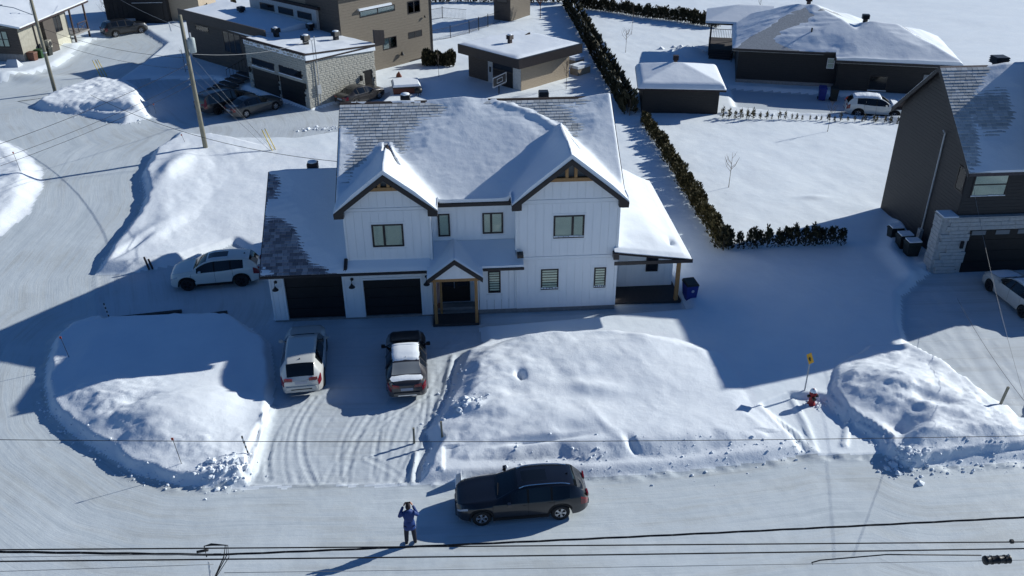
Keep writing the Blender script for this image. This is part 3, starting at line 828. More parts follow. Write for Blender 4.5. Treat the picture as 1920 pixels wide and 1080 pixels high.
def window(parent, o, u, n, a0, a1, z0, z1, mull=(), frame="black_trim", fw=0.07, blind=None, dark=False, horiz=(), snow=False, frosted=False):
    """a window set in the boards: frame > pane, mullion, blind"""
    def pc(b, p0, p1, q0, q1, t0, t1):
        b.add(*plane_piece(o, u, n, [(p0, q0), (p1, q0), (p1, q1), (p0, q1)], t0, t1))
    f = MB()
    pc(f, a0, a1, z0, z0 + fw, 0.002, 0.055); pc(f, a0, a1, z1 - fw, z1, 0.002, 0.055)
    pc(f, a0, a0 + fw, z0 + fw, z1 - fw, 0.002, 0.055); pc(f, a1 - fw, a1, z0 + fw, z1 - fw, 0.002, 0.055)
    fr = f.build("window", frame, parent)
    for mm in mull:
        b = MB(); pc(b, mm - 0.055, mm + 0.055, z0 + fw, z1 - fw, 0.003, 0.048); b.build("mullion", frame, fr)
    for mm in horiz:
        b = MB(); pc(b, a0 + fw, a1 - fw, mm - 0.03, mm + 0.03, 0.003, 0.044); b.build("mullion", frame, fr)
    xs = [a0 + fw] + list(mull) + [a1 - fw]
    for p, q in zip(xs[:-1], xs[1:]):
        b = MB(); pc(b, p, q, z0 + fw, z1 - fw, 0.026, 0.032)
        b.build("pane", "frosted_glass" if frosted else ("dark_glass" if dark else "window_glass"), fr)
    if not dark and not frosted:
        b = MB(); pc(b, a0 + fw, a1 - fw, z0 + fw, z1 - fw, 0.001, 0.004); b.build("reveal", "door_black", fr)
    if blind == "fine":
        for p, q in zip(xs[:-1], xs[1:]):
            b = MB(); k = max(2, int((z1 - z0 - 2 * fw) / 0.062)); h = (z1 - z0 - 2 * fw) / k
            for i in range(k):
                b.add(*plane_piece(o, u, n, [(p + 0.02, z0 + fw + i * h + 0.006), (q - 0.02, z0 + fw + i * h + 0.006), (q - 0.02, z0 + fw + (i + 1) * h), (p + 0.02, z0 + fw + (i + 1) * h)], 0.010, 0.016))
            bo = b.build("blind", "blind", fr); bo["kind"] = "stuff"
    elif blind == "zebra":
        k = max(4, int((z1 - z0 - 2 * fw) / 0.125)); h = (z1 - z0 - 2 * fw) / k
        for i in range(k):
            b = MB(); pc(b, a0 + fw, a1 - fw, z0 + fw + i * h + h * 0.36, z0 + fw + (i + 1) * h, 0.010, 0.016); b.build("blind_slat", "blind", fr)
    if snow:
        b = MB()
        for i in range(6):
            s0 = a0 + (a1 - a0) * i / 6; s1 = a0 + (a1 - a0) * (i + 1) / 6
            hgt = 0.03 + 0.035 * ((i * 7 + int(a0 * 13)) % 4) / 3
            b.add(*plane_piece(o, u, n, [(s0 + .01, z0 + 0.071), (s1 - .01, z0 + 0.071), (s1 - 0.02, z0 + 0.071 + hgt), (s0 + .01, z0 + 0.071 + hgt)], 0.034, 0.075))
        sw_ = b.build("sill_snow", "roof_snow", fr); sw_["kind"] = "stuff"
    return fr

def roof_grid(name, parent, xs, ys, zf, inside, m, skirt=0.06, flow=False):
    """a roof or snow sheet as a height field with turned-down edges; zf(X, Y) -> top, bottom"""
    X, Y = np.meshgrid(xs, ys)
    top, bot = zf(X, Y)
    cxm, cym = (X[:-1, :-1] + X[1:, 1:]) / 2, (Y[:-1, :-1] + Y[1:, 1:]) / 2
    keep = inside(cxm, cym)
    th = top - bot
    t4 = np.maximum.reduce([th[:-1, :-1], th[1:, 1:], th[:-1, 1:], th[1:, :-1]])
    keep &= t4 > 0.004
    W = X.shape[1]; N = X.size
    pts = np.stack([X, Y, top], -1).reshape(-1, 3).tolist()
    j, i = np.nonzero(keep)
    fs = np.stack([j * W + i, j * W + i + 1, (j + 1) * W + i + 1, (j + 1) * W + i], -1).tolist()
    kp = np.pad(keep, 1)
    edge = []
    for a, b in zip(j, i):
        v00, v10, v11, v01 = a * W + b, a * W + b + 1, (a + 1) * W + b + 1, (a + 1) * W + b
        if not kp[a, b + 1]: edge.append((v10, v00))
        if not kp[a + 2, b + 1]: edge.append((v01, v11))
        if not kp[a + 1, b]: edge.append((v00, v01))
        if not kp[a + 1, b + 2]: edge.append((v11, v10))
    br = bot.reshape(-1)
    # borders get their own points so that the top stays smooth
    for p, q in edge:
        k = len(pts)
        P, Q = pts[p], pts[q]
        pts += [list(P), list(Q), [Q[0], Q[1], float(br[q]) - skirt], [P[0], P[1], float(br[p]) - skirt]]
        fs.append([k, k + 1, k + 2, k + 3])
    P_ = np.array(pts); F_ = np.array(fs)
    if len(F_) == 0: return None
    return link(name, grid_mesh(name, P_, F_, m), parent)

def snap(a, b, st, extra=()):
    g = list(np.linspace(a, b, max(2, int(round((b - a) / st)) + 1)))
    for e in extra:
        g[int(np.argmin([abs(q - e) for q in g]))] = e
    return np.array(sorted(set(g)))

def tabs(name, parent, frame, length, rise, mask, m, course=0.19, tab=0.29, seed=1):
    """roof shingles: tabs with a thick lower edge, laid in staggered courses; too small to pick apart one by one.
    frame(a, s) -> (point on roof, up normal, upslope dir, along dir)"""
    random.seed(seed)
    b = MB()
    nc = int(rise / course)
    for c in range(nc):
        s0 = c * course
        off = (c % 2) * tab / 2 + random.random() * 0.03
        x = -off
        tone = random.random() * 0.12
        while x < length:
            w = tab * (0.85 + 0.3 * random.random())
            a0, a1 = max(0, x), min(length, x + w - 0.014)
            x += w
            if a1 - a0 < 0.04: continue
            if not mask((a0 + a1) / 2, s0 + course / 2): continue
            th = 0.020 + 0.014 * random.random()
            P0, N, U, A = frame(a0, s0)
            L = a1 - a0
            sh = course * (0.97 + 0.05 * random.random())
            p = lambda q, s, t: P0 + A * q + U * s + N * t
            vs = [p(0, 0, 0.004), p(L, 0, 0.004), p(L, 0, 0.006 + th), p(0, 0, 0.006 + th), p(L, sh, 0.008), p(0, sh, 0.008)]
            b.add(vs, [(0, 1, 2, 3), (3, 2, 4, 5), (0, 3, 5), (1, 4, 2)], tone + random.random() * 0.88)
    if not b.v: return None
    o = b.build(name, m, parent)
    o["kind"] = "stuff"
    return o

def roof_vent(parent, x, y, z, m="vent_brown", r=0.21, snow=True, rz=0.0):
    """square louvred roof ventilator"""
    b = MB()
    b.box(x - r * .62, x + r * .62, y - r * .62, y + r * .62, z - 0.45, z + 0.18)
    c, s = math.cos(rz), math.sin(rz)
    o = b.build("roof_vent", m, parent)
    h = MB()
    for i in range(4):
        zz = z + 0.16 + i * 0.095
        h.add([(x + a * r * k, y + bb * r * k, zz + dz) for dz, k in ((0, 1.05), (0.07, 0.92)) for a, bb in ((-1, -1), (1, -1), (1, 1), (-1, 1))],
              [(3, 2, 1, 0), (4, 5, 6, 7), (0, 1, 5, 4), (1, 2, 6, 5), (2, 3, 7, 6), (3, 0, 4, 7)])
    h.build("vent_hood", m, o)
    if snow:
        MB().lathe([(r * .95, z + 0.52), (r * 0.9, z + 0.57), (r * 0.4, z + 0.61), (0.01, z + 0.615)], (x, y, 0), 10).build("snow_cap", "roof_snow", o, True)
    return o

# ------------------------------------------------------------------ the white house
hs = empty("white_house", (0.0, 4.5, 0), 0, "white board and batten house with two front gables and a two-bay garage", "house")
U, NF = (1, 0), (0, -1)                    # along the front, out of the front
K = 0.636                                  # pitch of the main roofs
XL, XR = -6.28, 7.42                       # main roof ends
GR = (4.66, 2.74, 5.96, 0.805)             # right gable: centre, half width, tip height, pitch
GL = (-3.89, 2.38, 5.83, 0.776)
def gab(g, x):
    return g[2] + g[3] * (g[1] - np.abs(x - g[0]))
def roof_main(x, y):
    return np.where(y < 6.0, 5.75 + K * (y - 0.7), 9.12 - K * (y - 6.0))
def roof_all(x, y):
    r = np.where(y > 0.69, roof_main(x, y), 0)
    for g in (GR, GL):
        r = np.maximum(r, np.where((np.abs(x - g[0]) <= g[1] + 1e-6) & (y < 6.2), gab(g, x), 0))
    return r
def in_roof(x, y):
    return (x > XL) & (x < XR) & (y < 11.3) & ((y > 0.7) | ((y > -0.36) & ((np.abs(x - GR[0]) < GR[1]) | (np.abs(x - GL[0]) < GL[1]))))
rx = snap(XL, XR, 0.1, (GR[0] - GR[1], GR[0], GR[0] + GR[1], GL[0] - GL[1], GL[0], GL[0] + GL[1]))
ry = snap(-0.36, 11.3, 0.1, (0.7, 6.0))
roof_grid("roof", hs, rx, ry, lambda X, Y: (roof_all(X, Y), roof_all(X, Y) - 0.10), in_roof, "ridge_dark", 0.06)

# walls behind the boards, and foundation
X1, X2 = 2.15, 7.07                        # right gable block
X3, X4 = -5.9, -1.85                       # left gable block
XG = -9.72                                 # garage corner
wall = MB()
wall.box(X3, X2, 0.95, 10.95, 0.25, 5.55)
wall.box(X1, X2, 0.0, 0.95, 0.25, 6.0)
wall.box(X3, X4, 0.0, 0.95, 2.9, 5.85)
wall.prism([(X1, 5.9), (X2, 5.9), (GR[0], 5.9 + GR[3] * 2.46)], 'y', 0.0, 3.2)
wall.prism([(X3, 5.75), (X4, 5.75), (GL[0], 5.75 + GL[3] * 2.03)], 'y', 0.0, 3.2)
wall.prism([(1.0, 5.5), (11.0, 5.5), (6.0, 8.85)], 'x', X3 + 0.02, X2 - 0.02)
wall.build("wall", "white_trim", hs)
fd = MB()
fd.box(0.2, X2 - 0.02, 0.02, 10.9, -0.6, 0.27)
fd.box(XG + 0.02, 0.2, 0.03, 9.3, -0.6, 0.12)
fd.build("foundation", "concrete", hs)
gw = MB()
# garage front: piers and header round two doors
GD = [(-9.03, -6.26, 0.05, 2.43), (-5.28, -2.52, 0.05, 2.17)]
for a, b, z0, z1 in ((XG, GD[0][0], 0.1, 2.5), (GD[0][1], GD[1][0], 0.1, 2.5), (GD[1][1], -1.98, 0.1, 2.5), (GD[0][0], GD[0][1], GD[0][3], 2.5), (GD[1][0], GD[1][1], GD[1][3], 2.5)):
    gw.box(a, b, 0.0, 0.28, z0, z1)
gw.box(XG, XG + 0.25, 0.28, 9.2, 0.1, 2.5)
gw.prism([(0.0, 2.5), (9.2, 2.5), (4.6, 5.35)], 'x', XG, XG + 0.25)
gw.box(XG, X3, 9.0, 9.25, 0.1, 2.5)
gw.box(-2.2, -1.98, 0.28, 0.95, 0.1, 3.1)
gw.build("garage_wall", "white_trim", hs)
# siding
wr = [(3.91, 5.38, 4.06, 5.24)]
LW = [(0.76, 1.37, 1.22, 2.42), (3.34, 4.20, 1.28, 2.42), (5.95, 6.54, 1.29, 2.41)]
grt = lambda a: 5.96 + GR[3] * (GR[1] - abs(a - GR[0])) - 0.16
glt = lambda a: 5.83 + GL[3] * (GL[1] - abs(a - GL[0])) - 0.16
O0 = (0, 0, 0)
def pad(h, p=0.0):
    return [(a - p, b + p, c - p, d + p) for a, b, c, d in h]
boards_v(hs, "white_board", O0, U, NF, X1 + 0.14, X2 - 0.14, 3.12, lambda a: 5.86, pad(wr, 0.1))
boards_v(hs, "white_board", O0, U, NF, X1 + 0.14, X2 - 0.14, 6.08, lambda a: min(grt(a), 7.05))
boards_v(hs, "white_board", O0, U, NF, X1 + 0.14, X2 - 0.14, 0.28, lambda a: 2.93, pad(LW[1:], 0.1))
boards_v(hs, "white_board", O0, U, NF, 0.32, X1 - 0.02, 0.28, lambda a: 2.88, pad(LW[:1], 0.1))
wl = [(-4.63, -3.16, 3.93, 5.09)]
boards_v(hs, "white_board", O0, U, NF, X3 + 0.12, X4 - 0.12, 3.16, lambda a: 5.76, pad(wl, 0.1))
boards_v(hs, "white_board", O0, U, NF, X3 + 0.12, X4 - 0.12, 5.94, lambda a: min(glt(a), 6.86))
OM = (0, 0.95, 0)
wm = [(-1.56, -0.98, 3.91, 5.1), (0.58, 1.58, 3.98, 5.08)]
boards_v(hs, "white_board", OM, U, NF, X4, X1, 3.7, lambda a: 5.55, pad(wm, 0.09))
boards_v(hs, "white_board", O0, U, NF, XG + 0.12, GD[0][0] - 0.12, 0.13, lambda a: 2.5, (), 0.19)
boards_v(hs, "white_board", O0, U, NF, GD[0][1] + 0.12, GD[1][0] - 0.12, 0.13, lambda a: 2.5, (), 0.37)
boards_v(hs, "white_board", O0, U, NF, GD[1][1] + 0.12, -2.0, 0.13, lambda a: 2.5, (), 0.22)
boards_v(hs, "white_board", O0, U, NF, GD[1][0] - 0.1, GD[1][1] + 0.1, 2.28, lambda a: 2.5, (), 0.4)
# trim boards: belts, corner boards, window heads
def trim(a0, a1, z0, z1, y=0.0, t=0.04):
    box("trim_board", "white_trim", hs, a0, a1, y - t, y - 0.0005, z0, z1)
trim(X1, X2, 5.88, 6.06); trim(X1, X2, 2.95, 3.10); trim(X3, X4, 5.78, 5.92)
for a in (X1, X2 - 0.12):
    trim(a, a + 0.12, 0.28, 2.94); trim(a, a + 0.12, 3.11, 5.87)
for a in (X3, X4 - 0.1):
    trim(a, a + 0.1, 3.16, 5.77)
for a0, a1 in ((XG, XG + 0.1), (GD[0][0] - 0.11, GD[0][0]), (GD[0][1], GD[0][1] + 0.11), (GD[1][0] - 0.11, GD[1][0]), (GD[1][1], GD[1][1] + 0.11)):
    trim(a0, a1, 0.13, 2.5)
trim(GD[1][0], GD[1][1], 2.17, 2.27)
for h in wr + LW + wl:
    trim(h[0] - 0.1, h[1] + 0.1, h[3] + 0.004, h[3] + 0.1, 0, 0.035)
    trim(h[0] - 0.1, h[1] + 0.1, h[2] - 0.08, h[2] - 0.004, 0, 0.035)
    trim(h[0] - 0.1, h[0] - 0.004, h[2] - 0.002, h[3] + 0.002, 0, 0.033); trim(h[1] + 0.004, h[1] + 0.1, h[2] - 0.002, h[3] + 0.002, 0, 0.033)
for h in wm:
    trim(h[0] - 0.09, h[1] + 0.09, h[3] + 0.004, h[3] + 0.09, 0.95, 0.035)
window(hs, O0, U, NF, *wr[0], mull=(4.82,), blind="fine", snow=True)
window(hs, O0, U, NF, *wl[0], mull=(-4.06,), blind="fine")
window(hs, OM, U, NF, *wm[0], blind="fine")
window(hs, OM, U, NF, *wm[1], mull=(1.0,), blind="fine")
for h in LW:
    window(hs, O0, U, NF, *h, blind="zebra", snow=h[0] > 3)
# gable peaks: timber beam and struts before frosted panes, dark bargeboards with boxed returns
for g, bz, px, gy0 in ((GR, 7.06, (4.45, 4.86), 7.2), (GL, 6.87, (-4.10, -3.68), 7.0)):
    top = g[2] + g[3] * g[1]
    hw = lambda z: (top - z) / g[3]
    y0 = -0.33
    wall_quad("gable_pane", hs, "frosted_glass", O0, U, NF, [(g[0] - hw(bz) + 0.3, bz), (g[0] + hw(bz) - 0.3, bz), (g[0], top - 0.3)], 0.03, 0.06)
    bm_ = MB().box(g[0] - hw(bz) + 0.15, g[0] + hw(bz) - 0.15, y0, y0 + 0.2, bz, bz + 0.17)
    bm_.build("timber_beam", "timber", hs)
    for x in px:
        zt = top - abs(x - g[0]) * g[3] - 0.14
        MB().box(x - 0.07, x + 0.07, y0 + 0.02, y0 + 0.16, bz + 0.172, zt).build("timber_strut", "timber", hs)
    for s in (-1, 1):
        b = MB()
        tip = g[0] + s * g[1]
        poly = [(g[0], top - 0.02), (g[0], top - 0.29), (tip - s * 0.02, g[2] - 0.27), (tip, g[2] - 0.02)]
        b.prism(poly, 'y', -0.40, -0.35)
        b.build("bargeboard", "black_trim", hs)
        # boxed return under the tip
        b = MB()
        b.prism([(tip, g[2] - 0.28), (tip - s * 0.30, g[2] - 0.28), (tip - s * 0.46, g[2] - 0.26), (tip - s * 0.46, g[2] + 0.08)], 'y', -0.349, -0.045)
        b.build("eave_return", "black_trim", hs)
        # soffit
        b = MB()
        b.add([(g[0], -0.349, top - 0.115), (tip, -0.349, g[2] - 0.115), (tip, 0.9, g[2] - 0.115), (g[0], 0.9, top - 0.115),
               (g[0], -0.349, top - 0.14), (tip, -0.349, g[2] - 0.14), (tip, 0.9, g[2] - 0.14), (g[0], 0.9, top - 0.14)],
              [(0, 1, 2, 3), (7, 6, 5, 4), (0, 4, 5, 1), (1, 5, 6, 2), (2, 6, 7, 3), (3, 7, 4, 0)])
        b.build("soffit", "black_trim", hs)
# eave of the recessed middle, rakes of the main roof
box("fascia", "black_trim", hs, GL[0] + GL[1] - 0.02, GR[0] - GR[1] + 0.02, 0.655, 0.695, 5.55, 5.72)
for x in (XL - 0.03, XR - 0.01):
    for y0, y1 in ((0.7, 6.0), (11.3, 6.0)):
        b = MB()
        z0 = 5.75 if y0 < 6 else 9.12 - K * 5.3
        b.prism([(y0, z0 - 0.01), (y1, 9.11), (y1, 8.86), (y0, z0 - 0.25)], 'x', x, x + 0.04)
        b.build("bargeboard", "black_trim", hs)

# garage roof, the strip before the left gable, entrance roof
GX0 = -9.98
def roof_gar(x, y):
    return np.where(y < 4.6, 2.83 + K * (y + 0.5), 6.07 - K * (y - 4.6))
def in_gar(x, y):
    return ((x < -5.92) & (y < 9.7)) | ((x < -1.98) & (y < 0.02))
gxs = snap(GX0, -1.98, 0.1, (-5.92,)); gys = snap(-0.5, 9.7, 0.1, (0.02, 4.6))
roof_grid("garage_roof", hs, gxs, gys, lambda X, Y: (roof_gar(X, Y), roof_gar(X, Y) - 0.06), in_gar, "shingle_brown", 0.05)
box("gutter", "black_trim", hs, GX0, -2.0, -0.56, -0.501, 2.70, 2.81)
for y0, y1 in ((-0.5, 4.6), (9.7, 4.6)):
    b = MB(); b.prism([(y0, 2.83 if y0 < 1 else 2.83), (y1, 6.07), (y1, 5.9), (y0, 2.66)], 'x', GX0 - 0.04, GX0); b.build("bargeboard", "black_trim", hs)
MB().tube([(-6.03, -0.40, 2.88), (-5.98, -0.40, 3.02), (-5.96, -0.02, 3.35)], 0.09, 6).build("eave_return", "black_trim", hs)
for d, (a0, a1, z0, z1) in enumerate(GD):
    dr = MB().box(a0, a1, 0.16, 0.20, z0, z1).build("garage_door", "door_black", hs)
    for k in range(4):
        h = (z1 - z0) / 4
        MB().box(a0 + 0.02, a1 - 0.02, 0.135, 0.159, z0 + k * h + 0.012, z0 + (k + 1) * h - 0.012).build("door_panel", "door_black", dr)
# barn lamps beside the garage doors
for x in (-9.40, -5.78, -2.21):
    l = MB().lathe([(0.08, -0.03), (0.08, -0.06)], (x, -0.0, 2.26), 10, 'y').build("wall_lamp", "black_metal", hs)
    MB().tube([(x, -0.05, 2.26), (x, -0.22, 2.36), (x, -0.30, 2.28), (x, -0.30, 2.14)], 0.016, 6).build("lamp_arm", "black_metal", l)
    MB().lathe([(0.03, 2.16), (0.05, 2.10), (0.15, 1.98), (0.155, 1.95), (0.02, 1.96)], (x, -0.30, 0), 12).build("lamp_shade", "black_metal", l)
# entrance: recess, double door, porch gable on two posts
ent = MB()
ent.box(-1.98, 0.3, 0.94, 0.949, 0.1, 2.6)
ent.build("entrance_wall", "white_trim", hs)
dd = MB().box(-1.55, -0.12, 0.86, 0.938, 0.30, 2.45).build("front_door", "door_black", hs)
for a0, a1 in ((-1.53, -0.86), (-0.83, -0.14)):
    MB().box(a0 + 0.06, a1 - 0.06, 0.84, 0.859, 0.42, 1.1).build("door_panel", "door_black", dd)
    MB().box(a0 + 0.1, a1 - 0.1, 0.845, 0.859, 1.2, 2.3).build("pane", "dark_glass", dd)
MB().tube([(-0.9, 0.80, 1.1), (-0.9, 0.80, 1.45)], 0.015, 6).build("door_handle", "chrome", dd)
box("door_step", "concrete", hs, -1.75, 0.1, 0.35, 0.84, 0.1, 0.26)
box("porch_floor", "dark_deck", hs, -1.98, 0.27, -0.98, 0.93, -0.3, 0.10)
sidew = MB()
sidew.box(0.2, 0.3, 0.0, 0.939, 0.27, 2.8)
sidew.build("entrance_wall", "white_trim", hs)
for x in (-1.81, 0.15):
    MB().box(x - 0.075, x + 0.075, -0.95, -0.80, 0.1, 2.42).build("porch_post", "timber", hs)
MB().box(-1.62, -1.5, 0.02, 0.14, 0.1, 2.42).build("porch_post", "timber", hs)
MB().box(-1.97, 0.31, -0.96, -0.79, 2.425, 2.60).build("porch_beam", "timber", hs)
PX, PH, PZ, PK = -0.83, 1.32, 2.60, 0.76
def roof_ent(x, y):
    low = 2.83 + 0.50 * (y + 0.5)
    g = PZ + PK * (PH - np.abs(x - PX)) + 0.06
    return np.maximum(np.where(y > -0.51, low, 0), np.where(np.abs(x - PX) <= PH + 1e-6, g, 0))
def in_ent(x, y):
    a = (y > -0.5) & (y < 0.93) & (x > -1.84) & (x < 2.12)
    b = (y > -0.5) & (y < -0.02) & (x > -1.84) & (x < 2.46)
    c = (y > -1.12) & (np.abs(x - PX) < PH) & (y < 0.0)
    return a | b | c
exs = snap(PX - PH, 2.46, 0.06, (-1.84, PX, PX + PH, 2.12)); eys = snap(-1.12, 0.93, 0.06, (-0.5, -0.02))
roof_grid("entrance_roof", hs, exs, eys, lambda X, Y: (roof_ent(X, Y), roof_ent(X, Y) - 0.05), in_ent, "ridge_dark", 0.05)
box("gutter", "black_trim", hs, PX + PH + 0.02, 2.48, -0.56, -0.501, 2.70, 2.81)
for s in (-1, 1):
    tip = PX + s * PH; ap = PZ + PK * PH + 0.05
    b = MB(); b.prism([(PX, ap), (PX, ap - 0.24), (tip - s * 0.02, PZ - 0.17), (tip, PZ + 0.03)], 'y', -1.17, -1.121); b.build("bargeboard", "black_trim", hs)
boards_v(hs, "white_board", (0, -1.0, 0), U, NF, PX - 0.98, PX + 0.98, 2.605, lambda a: PZ + PK * (PH - abs(a - PX)) - 0.16, (), 0.33)
wall_quad("porch_gable", hs, "white_trim", (0, -1.0, 0), U, NF, [(PX - 1.0, 2.602), (PX + 1.0, 2.602), (PX, 2.6 + PK * 1.0)], -0.12, -0.002)
# candy-cane rods and a planter inside the porch
for x in (-1.66, -1.72):
    MB().box(x, x + 0.04, -0.55, -0.51, 0.75, 2.35).build("porch_rail", "spa_red", hs)
# downspout and short return beside the right gable
MB().tube([(2.10, -0.06, 2.72), (2.10, -0.06, 0.34)], 0.04, 8).build("downspout", "white_trim", hs)
MB().tube([(2.12, -0.08, 5.7), (2.12, -0.08, 3.55), (2.3, -0.12, 3.5)], 0.035, 8).build("downspout", "white_trim", hs)
MB().box(2.16, 2.46, -0.44, -0.02, 3.27, 3.42).build("eave_return", "black_trim", hs)
MB().box(6.80, 7.06, -0.44, -0.045, 3.0, 3.30).build("eave_return", "black_trim", hs)
# covered deck on the right
DX0, DX1 = 7.12, 10.66
def roof_dk(x, y):
    return 2.83 + 0.135 * (DX1 - x)
def in_dk(x, y):
    return (x > 6.86) & (x < DX1) & (y > -0.32) & (y < 9.8) & ((x > 7.1) | (y < -0.02))
dxs = snap(6.86, DX1, 0.09, (7.1,)); dys = snap(-0.32, 9.8, 0.12, (-0.02,))
roof_grid("deck_roof", hs, dxs, dys, lambda X, Y: (roof_dk(X, Y), roof_dk(X, Y) - 0.06), in_dk, "ridge_dark", 0.06)
box("fascia", "black_trim", hs, 6.86, DX1 + 0.04, -0.37, -0.321, 2.66, 2.84)
box("fascia", "black_trim", hs, DX1, DX1 + 0.04, -0.32, 9.84, 2.66, 2.82)
MB().prism([(7.1, 3.33), (DX1 + 0.04, 2.86), (DX1 + 0.04, 2.66), (7.1, 3.0)], 'y', 9.801, 9.84).build("fascia", "ridge_dark", hs)
box("deck_floor", "dark_deck", hs, 7.1, 10.52, 0.36, 9.6, -0.3, 0.14)
box("deck_wall", "white_trim", hs, 7.09, 10.40, 2.02, 2.2, 0.14, 2.85)
boards_v(hs, "white_board", (0, 2.02, 0), U, NF, 7.15, 10.36, 0.16, lambda a: 2.7, pad([(8.98, 9.6, 1.0, 2.15)], 0.06), 0.42)
window(hs, (0, 2.02, 0), U, NF, 8.98, 9.6, 1.0, 2.15, dark=True)
box("deck_wall", "white_trim", hs, 10.38, 10.42, 2.2, 9.4, 0.14, 2.8)
MB().box(10.18, 10.36, 0.40, 0.58, 0.14, 2.78).build("porch_post", "timber", hs)
box("deck_planter", "black_trim", hs, 7.2, 7.4, 1.7, 1.95, 0.142, 0.5)
# roof ventilators
roof_vent(hs, -3.05, 6.75, 8.7, "black_metal", 0.24, True)
roof_vent(hs, 4.05, 6.6, 8.75, "black_metal", 0.25, False)
roof_vent(hs, -7.85, 5.0, 5.85, "vent_brown", 0.26, True)

# shingles left bare by the wind, and the snow on the roofs
BARE1 = [(-6.4, 6.05), (-3.0, 6.05), (-2.0, 5.9), (-1.3, 5.5), (-2.5, 5.1), (-3.1, 4.3), (-3.2, 3.55), (-4.2, 3.7), (-4.85, 3.2), (-5.55, 2.5), (-5.78, 2.3), (-5.35, 3.4), (-4.95, 4.1), (-6.1, 4.75), (-6.4, 5.0)]
BARE2 = [(1.2, 6.05), (6.2, 6.05), (5.6, 5.75), (4.4, 5.65), (5.0, 5.0), (5.42, 4.35), (5.15, 3.95), (4.66, 4.3), (3.92, 5.04), (2.4, 5.76)]
BARE3 = [(-10.1, 1.9), (-9.55, 2.15), (-9.1, 2.1), (-8.6, 1.45), (-8.2, 0.7), (-7.8, 0.05), (-7.0, -0.44), (-8.2, -0.46), (-9.2, -0.25), (-9.72, 0.02), (-10.1, -0.1)]
BARE4 = [(-10.1, 4.5), (-9.85, 4.35), (-9.55, 3.8), (-9.65, 3.3), (-10.1, 3.25)]
BARE5 = [(-4.08, 3.75), (-3.86, 3.75), (-3.36, 2.15), (-3.20, 1.85), (-3.30, 1.75), (-3.46, 2.0), (-3.70, 2.75), (-3.86, 2.55), (-4.02, 2.2), (-4.06, 2.5)]
def inside_any(polys):
    def f(x, y):
        a = np.array([x]); b = np.array([y])
        return any(sd_poly(a, b, p, 3.0)[0] > -0.75 for p in polys)
    return f
cs = 1 / math.hypot(1, K)
nrm = Vector((0, -K, 1)).normalized(); ups = Vector((0, 1, K)).normalized(); alo = Vector((1, 0, 0))
ok = inside_any([BARE1, BARE2])
tabs("shingles", hs, lambda a, s: (Vector((XL + a, 0.7 + s * cs, 5.75 + K * s * cs)), nrm, ups, alo), XR - XL, 6.25, lambda a, s: ok(XL + a, 0.7 + s * cs), "shingle_tab", 0.185, 0.29, 3)
ok2 = inside_any([BARE3, BARE4])
tabs("shingles", hs, lambda a, s: (Vector((GX0 + a, -0.5 + s * cs, 2.83 + K * s * cs)), nrm, ups, alo), 4.0, 6.0, lambda a, s: ok2(GX0 + a, -0.5 + s * cs), "shingle_tab_brown", 0.175, 0.27, 4)

def bare_th(X, Y, polys, full=0.13, soft=0.30, course=0.155, y0=0.7):
    """snow depth that runs out over the bare patches, combed along the shingle courses"""
    sd = np.full(X.shape, -9.0)
    for p in polys:
        sd = np.maximum(sd, sd_poly(X, Y, p, 3.0))
    ragged = 0.22 * fbm(X * 0.9, Y * 6.5, 41, 3) + 0.10 * fbm(X * 2.0, Y * 2.0, 43, 3)
    d = -sd + 0.02 + ragged
    return np.clip(d / soft, -0.3, 1) * full
def smooth2(Z, n):
    for _ in range(n):
        P = np.pad(Z, 1, mode='edge')
        Z = (P[:-2, 1:-1] + P[2:, 1:-1] + P[1:-1, :-2] + P[1:-1, 2:] + 4 * Z) / 8
    return Z
def snow_main(X, Y):
    r = roof_all(X, Y)
    rr = np.where(in_roof(X, Y) | (np.abs(Y - 11.3) < .01), r, np.nan)
    fill = np.where(np.isnan(rr), roof_main(X, np.maximum(Y, 0.7)), rr)
    sm = smooth2(fill, 26)
    valley = np.clip(sm - fill, 0, 0.6)
    t = bare_th(X, Y, [BARE1, BARE2], 0.13, 1.15)
    deep = bare_th(X, Y, [BARE1, BARE2], 1.0, 1.4)
    deep = np.clip(deep, 0, 1)
    t = t + valley * 1.0 * deep
    # the wind has piled a lip over the gable ridges and run it up the main roof
    for g, y1 in ((GR, 4.3), (GL, 3.6)):
        e = np.exp(-((X - g[0] + 0.12 - 0.1 * np.sin(Y * 1.7)) / 0.42) ** 2) * sstep(y1 + 0.6, y1 - 0.3, Y) * sstep(-0.45, 0.5, Y)
        t += 0.16 * e
    e = np.exp(-((d_line(X, Y, [(4.6, 4.2), (3.9, 4.75), (2.9, 5.35), (1.7, 5.75)], 1.2)) / 0.22) ** 2)
    t += 0.15 * e * np.clip(deep * 4, 0, 1)
    t += 0.02 * fbm(X * 1.2, Y * 1.2, 47, 3) * (t > 0.03) + 0.012 * fbm(X * 3, Y * 6, 48, 3) * (t > 0.03)
    v5 = sd_poly(X, Y, BARE5, 1.0) + 0.02 * fbm(X * 5, Y * 5, 49, 2)
    t = np.where(v5 > 0.0, -0.05, t)
    line = d_line(X, Y, [(4.72, 3.7), (5.02, 2.9), (5.33, 2.15)], 0.5)
    t = np.where(line < 0.035, -0.02, t)
    # taper at eaves and rakes
    ed = np.minimum.reduce([X - XL, XR - X, 11.3 - Y])
    t = t * np.clip(ed / 0.12 + 0.35, 0, 1) * np.clip((Y + 0.36) / 0.45 + 0.30, 0, 1)
    return r + np.maximum(t, -0.03), r
sx = snap(XL, XR, 0.062, (GR[0] - GR[1], GR[0], GR[0] + GR[1], GL[0] - GL[1], GL[0], GL[0] + GL[1]))
sy = snap(-0.36, 11.3, 0.062, (0.7, 6.0))
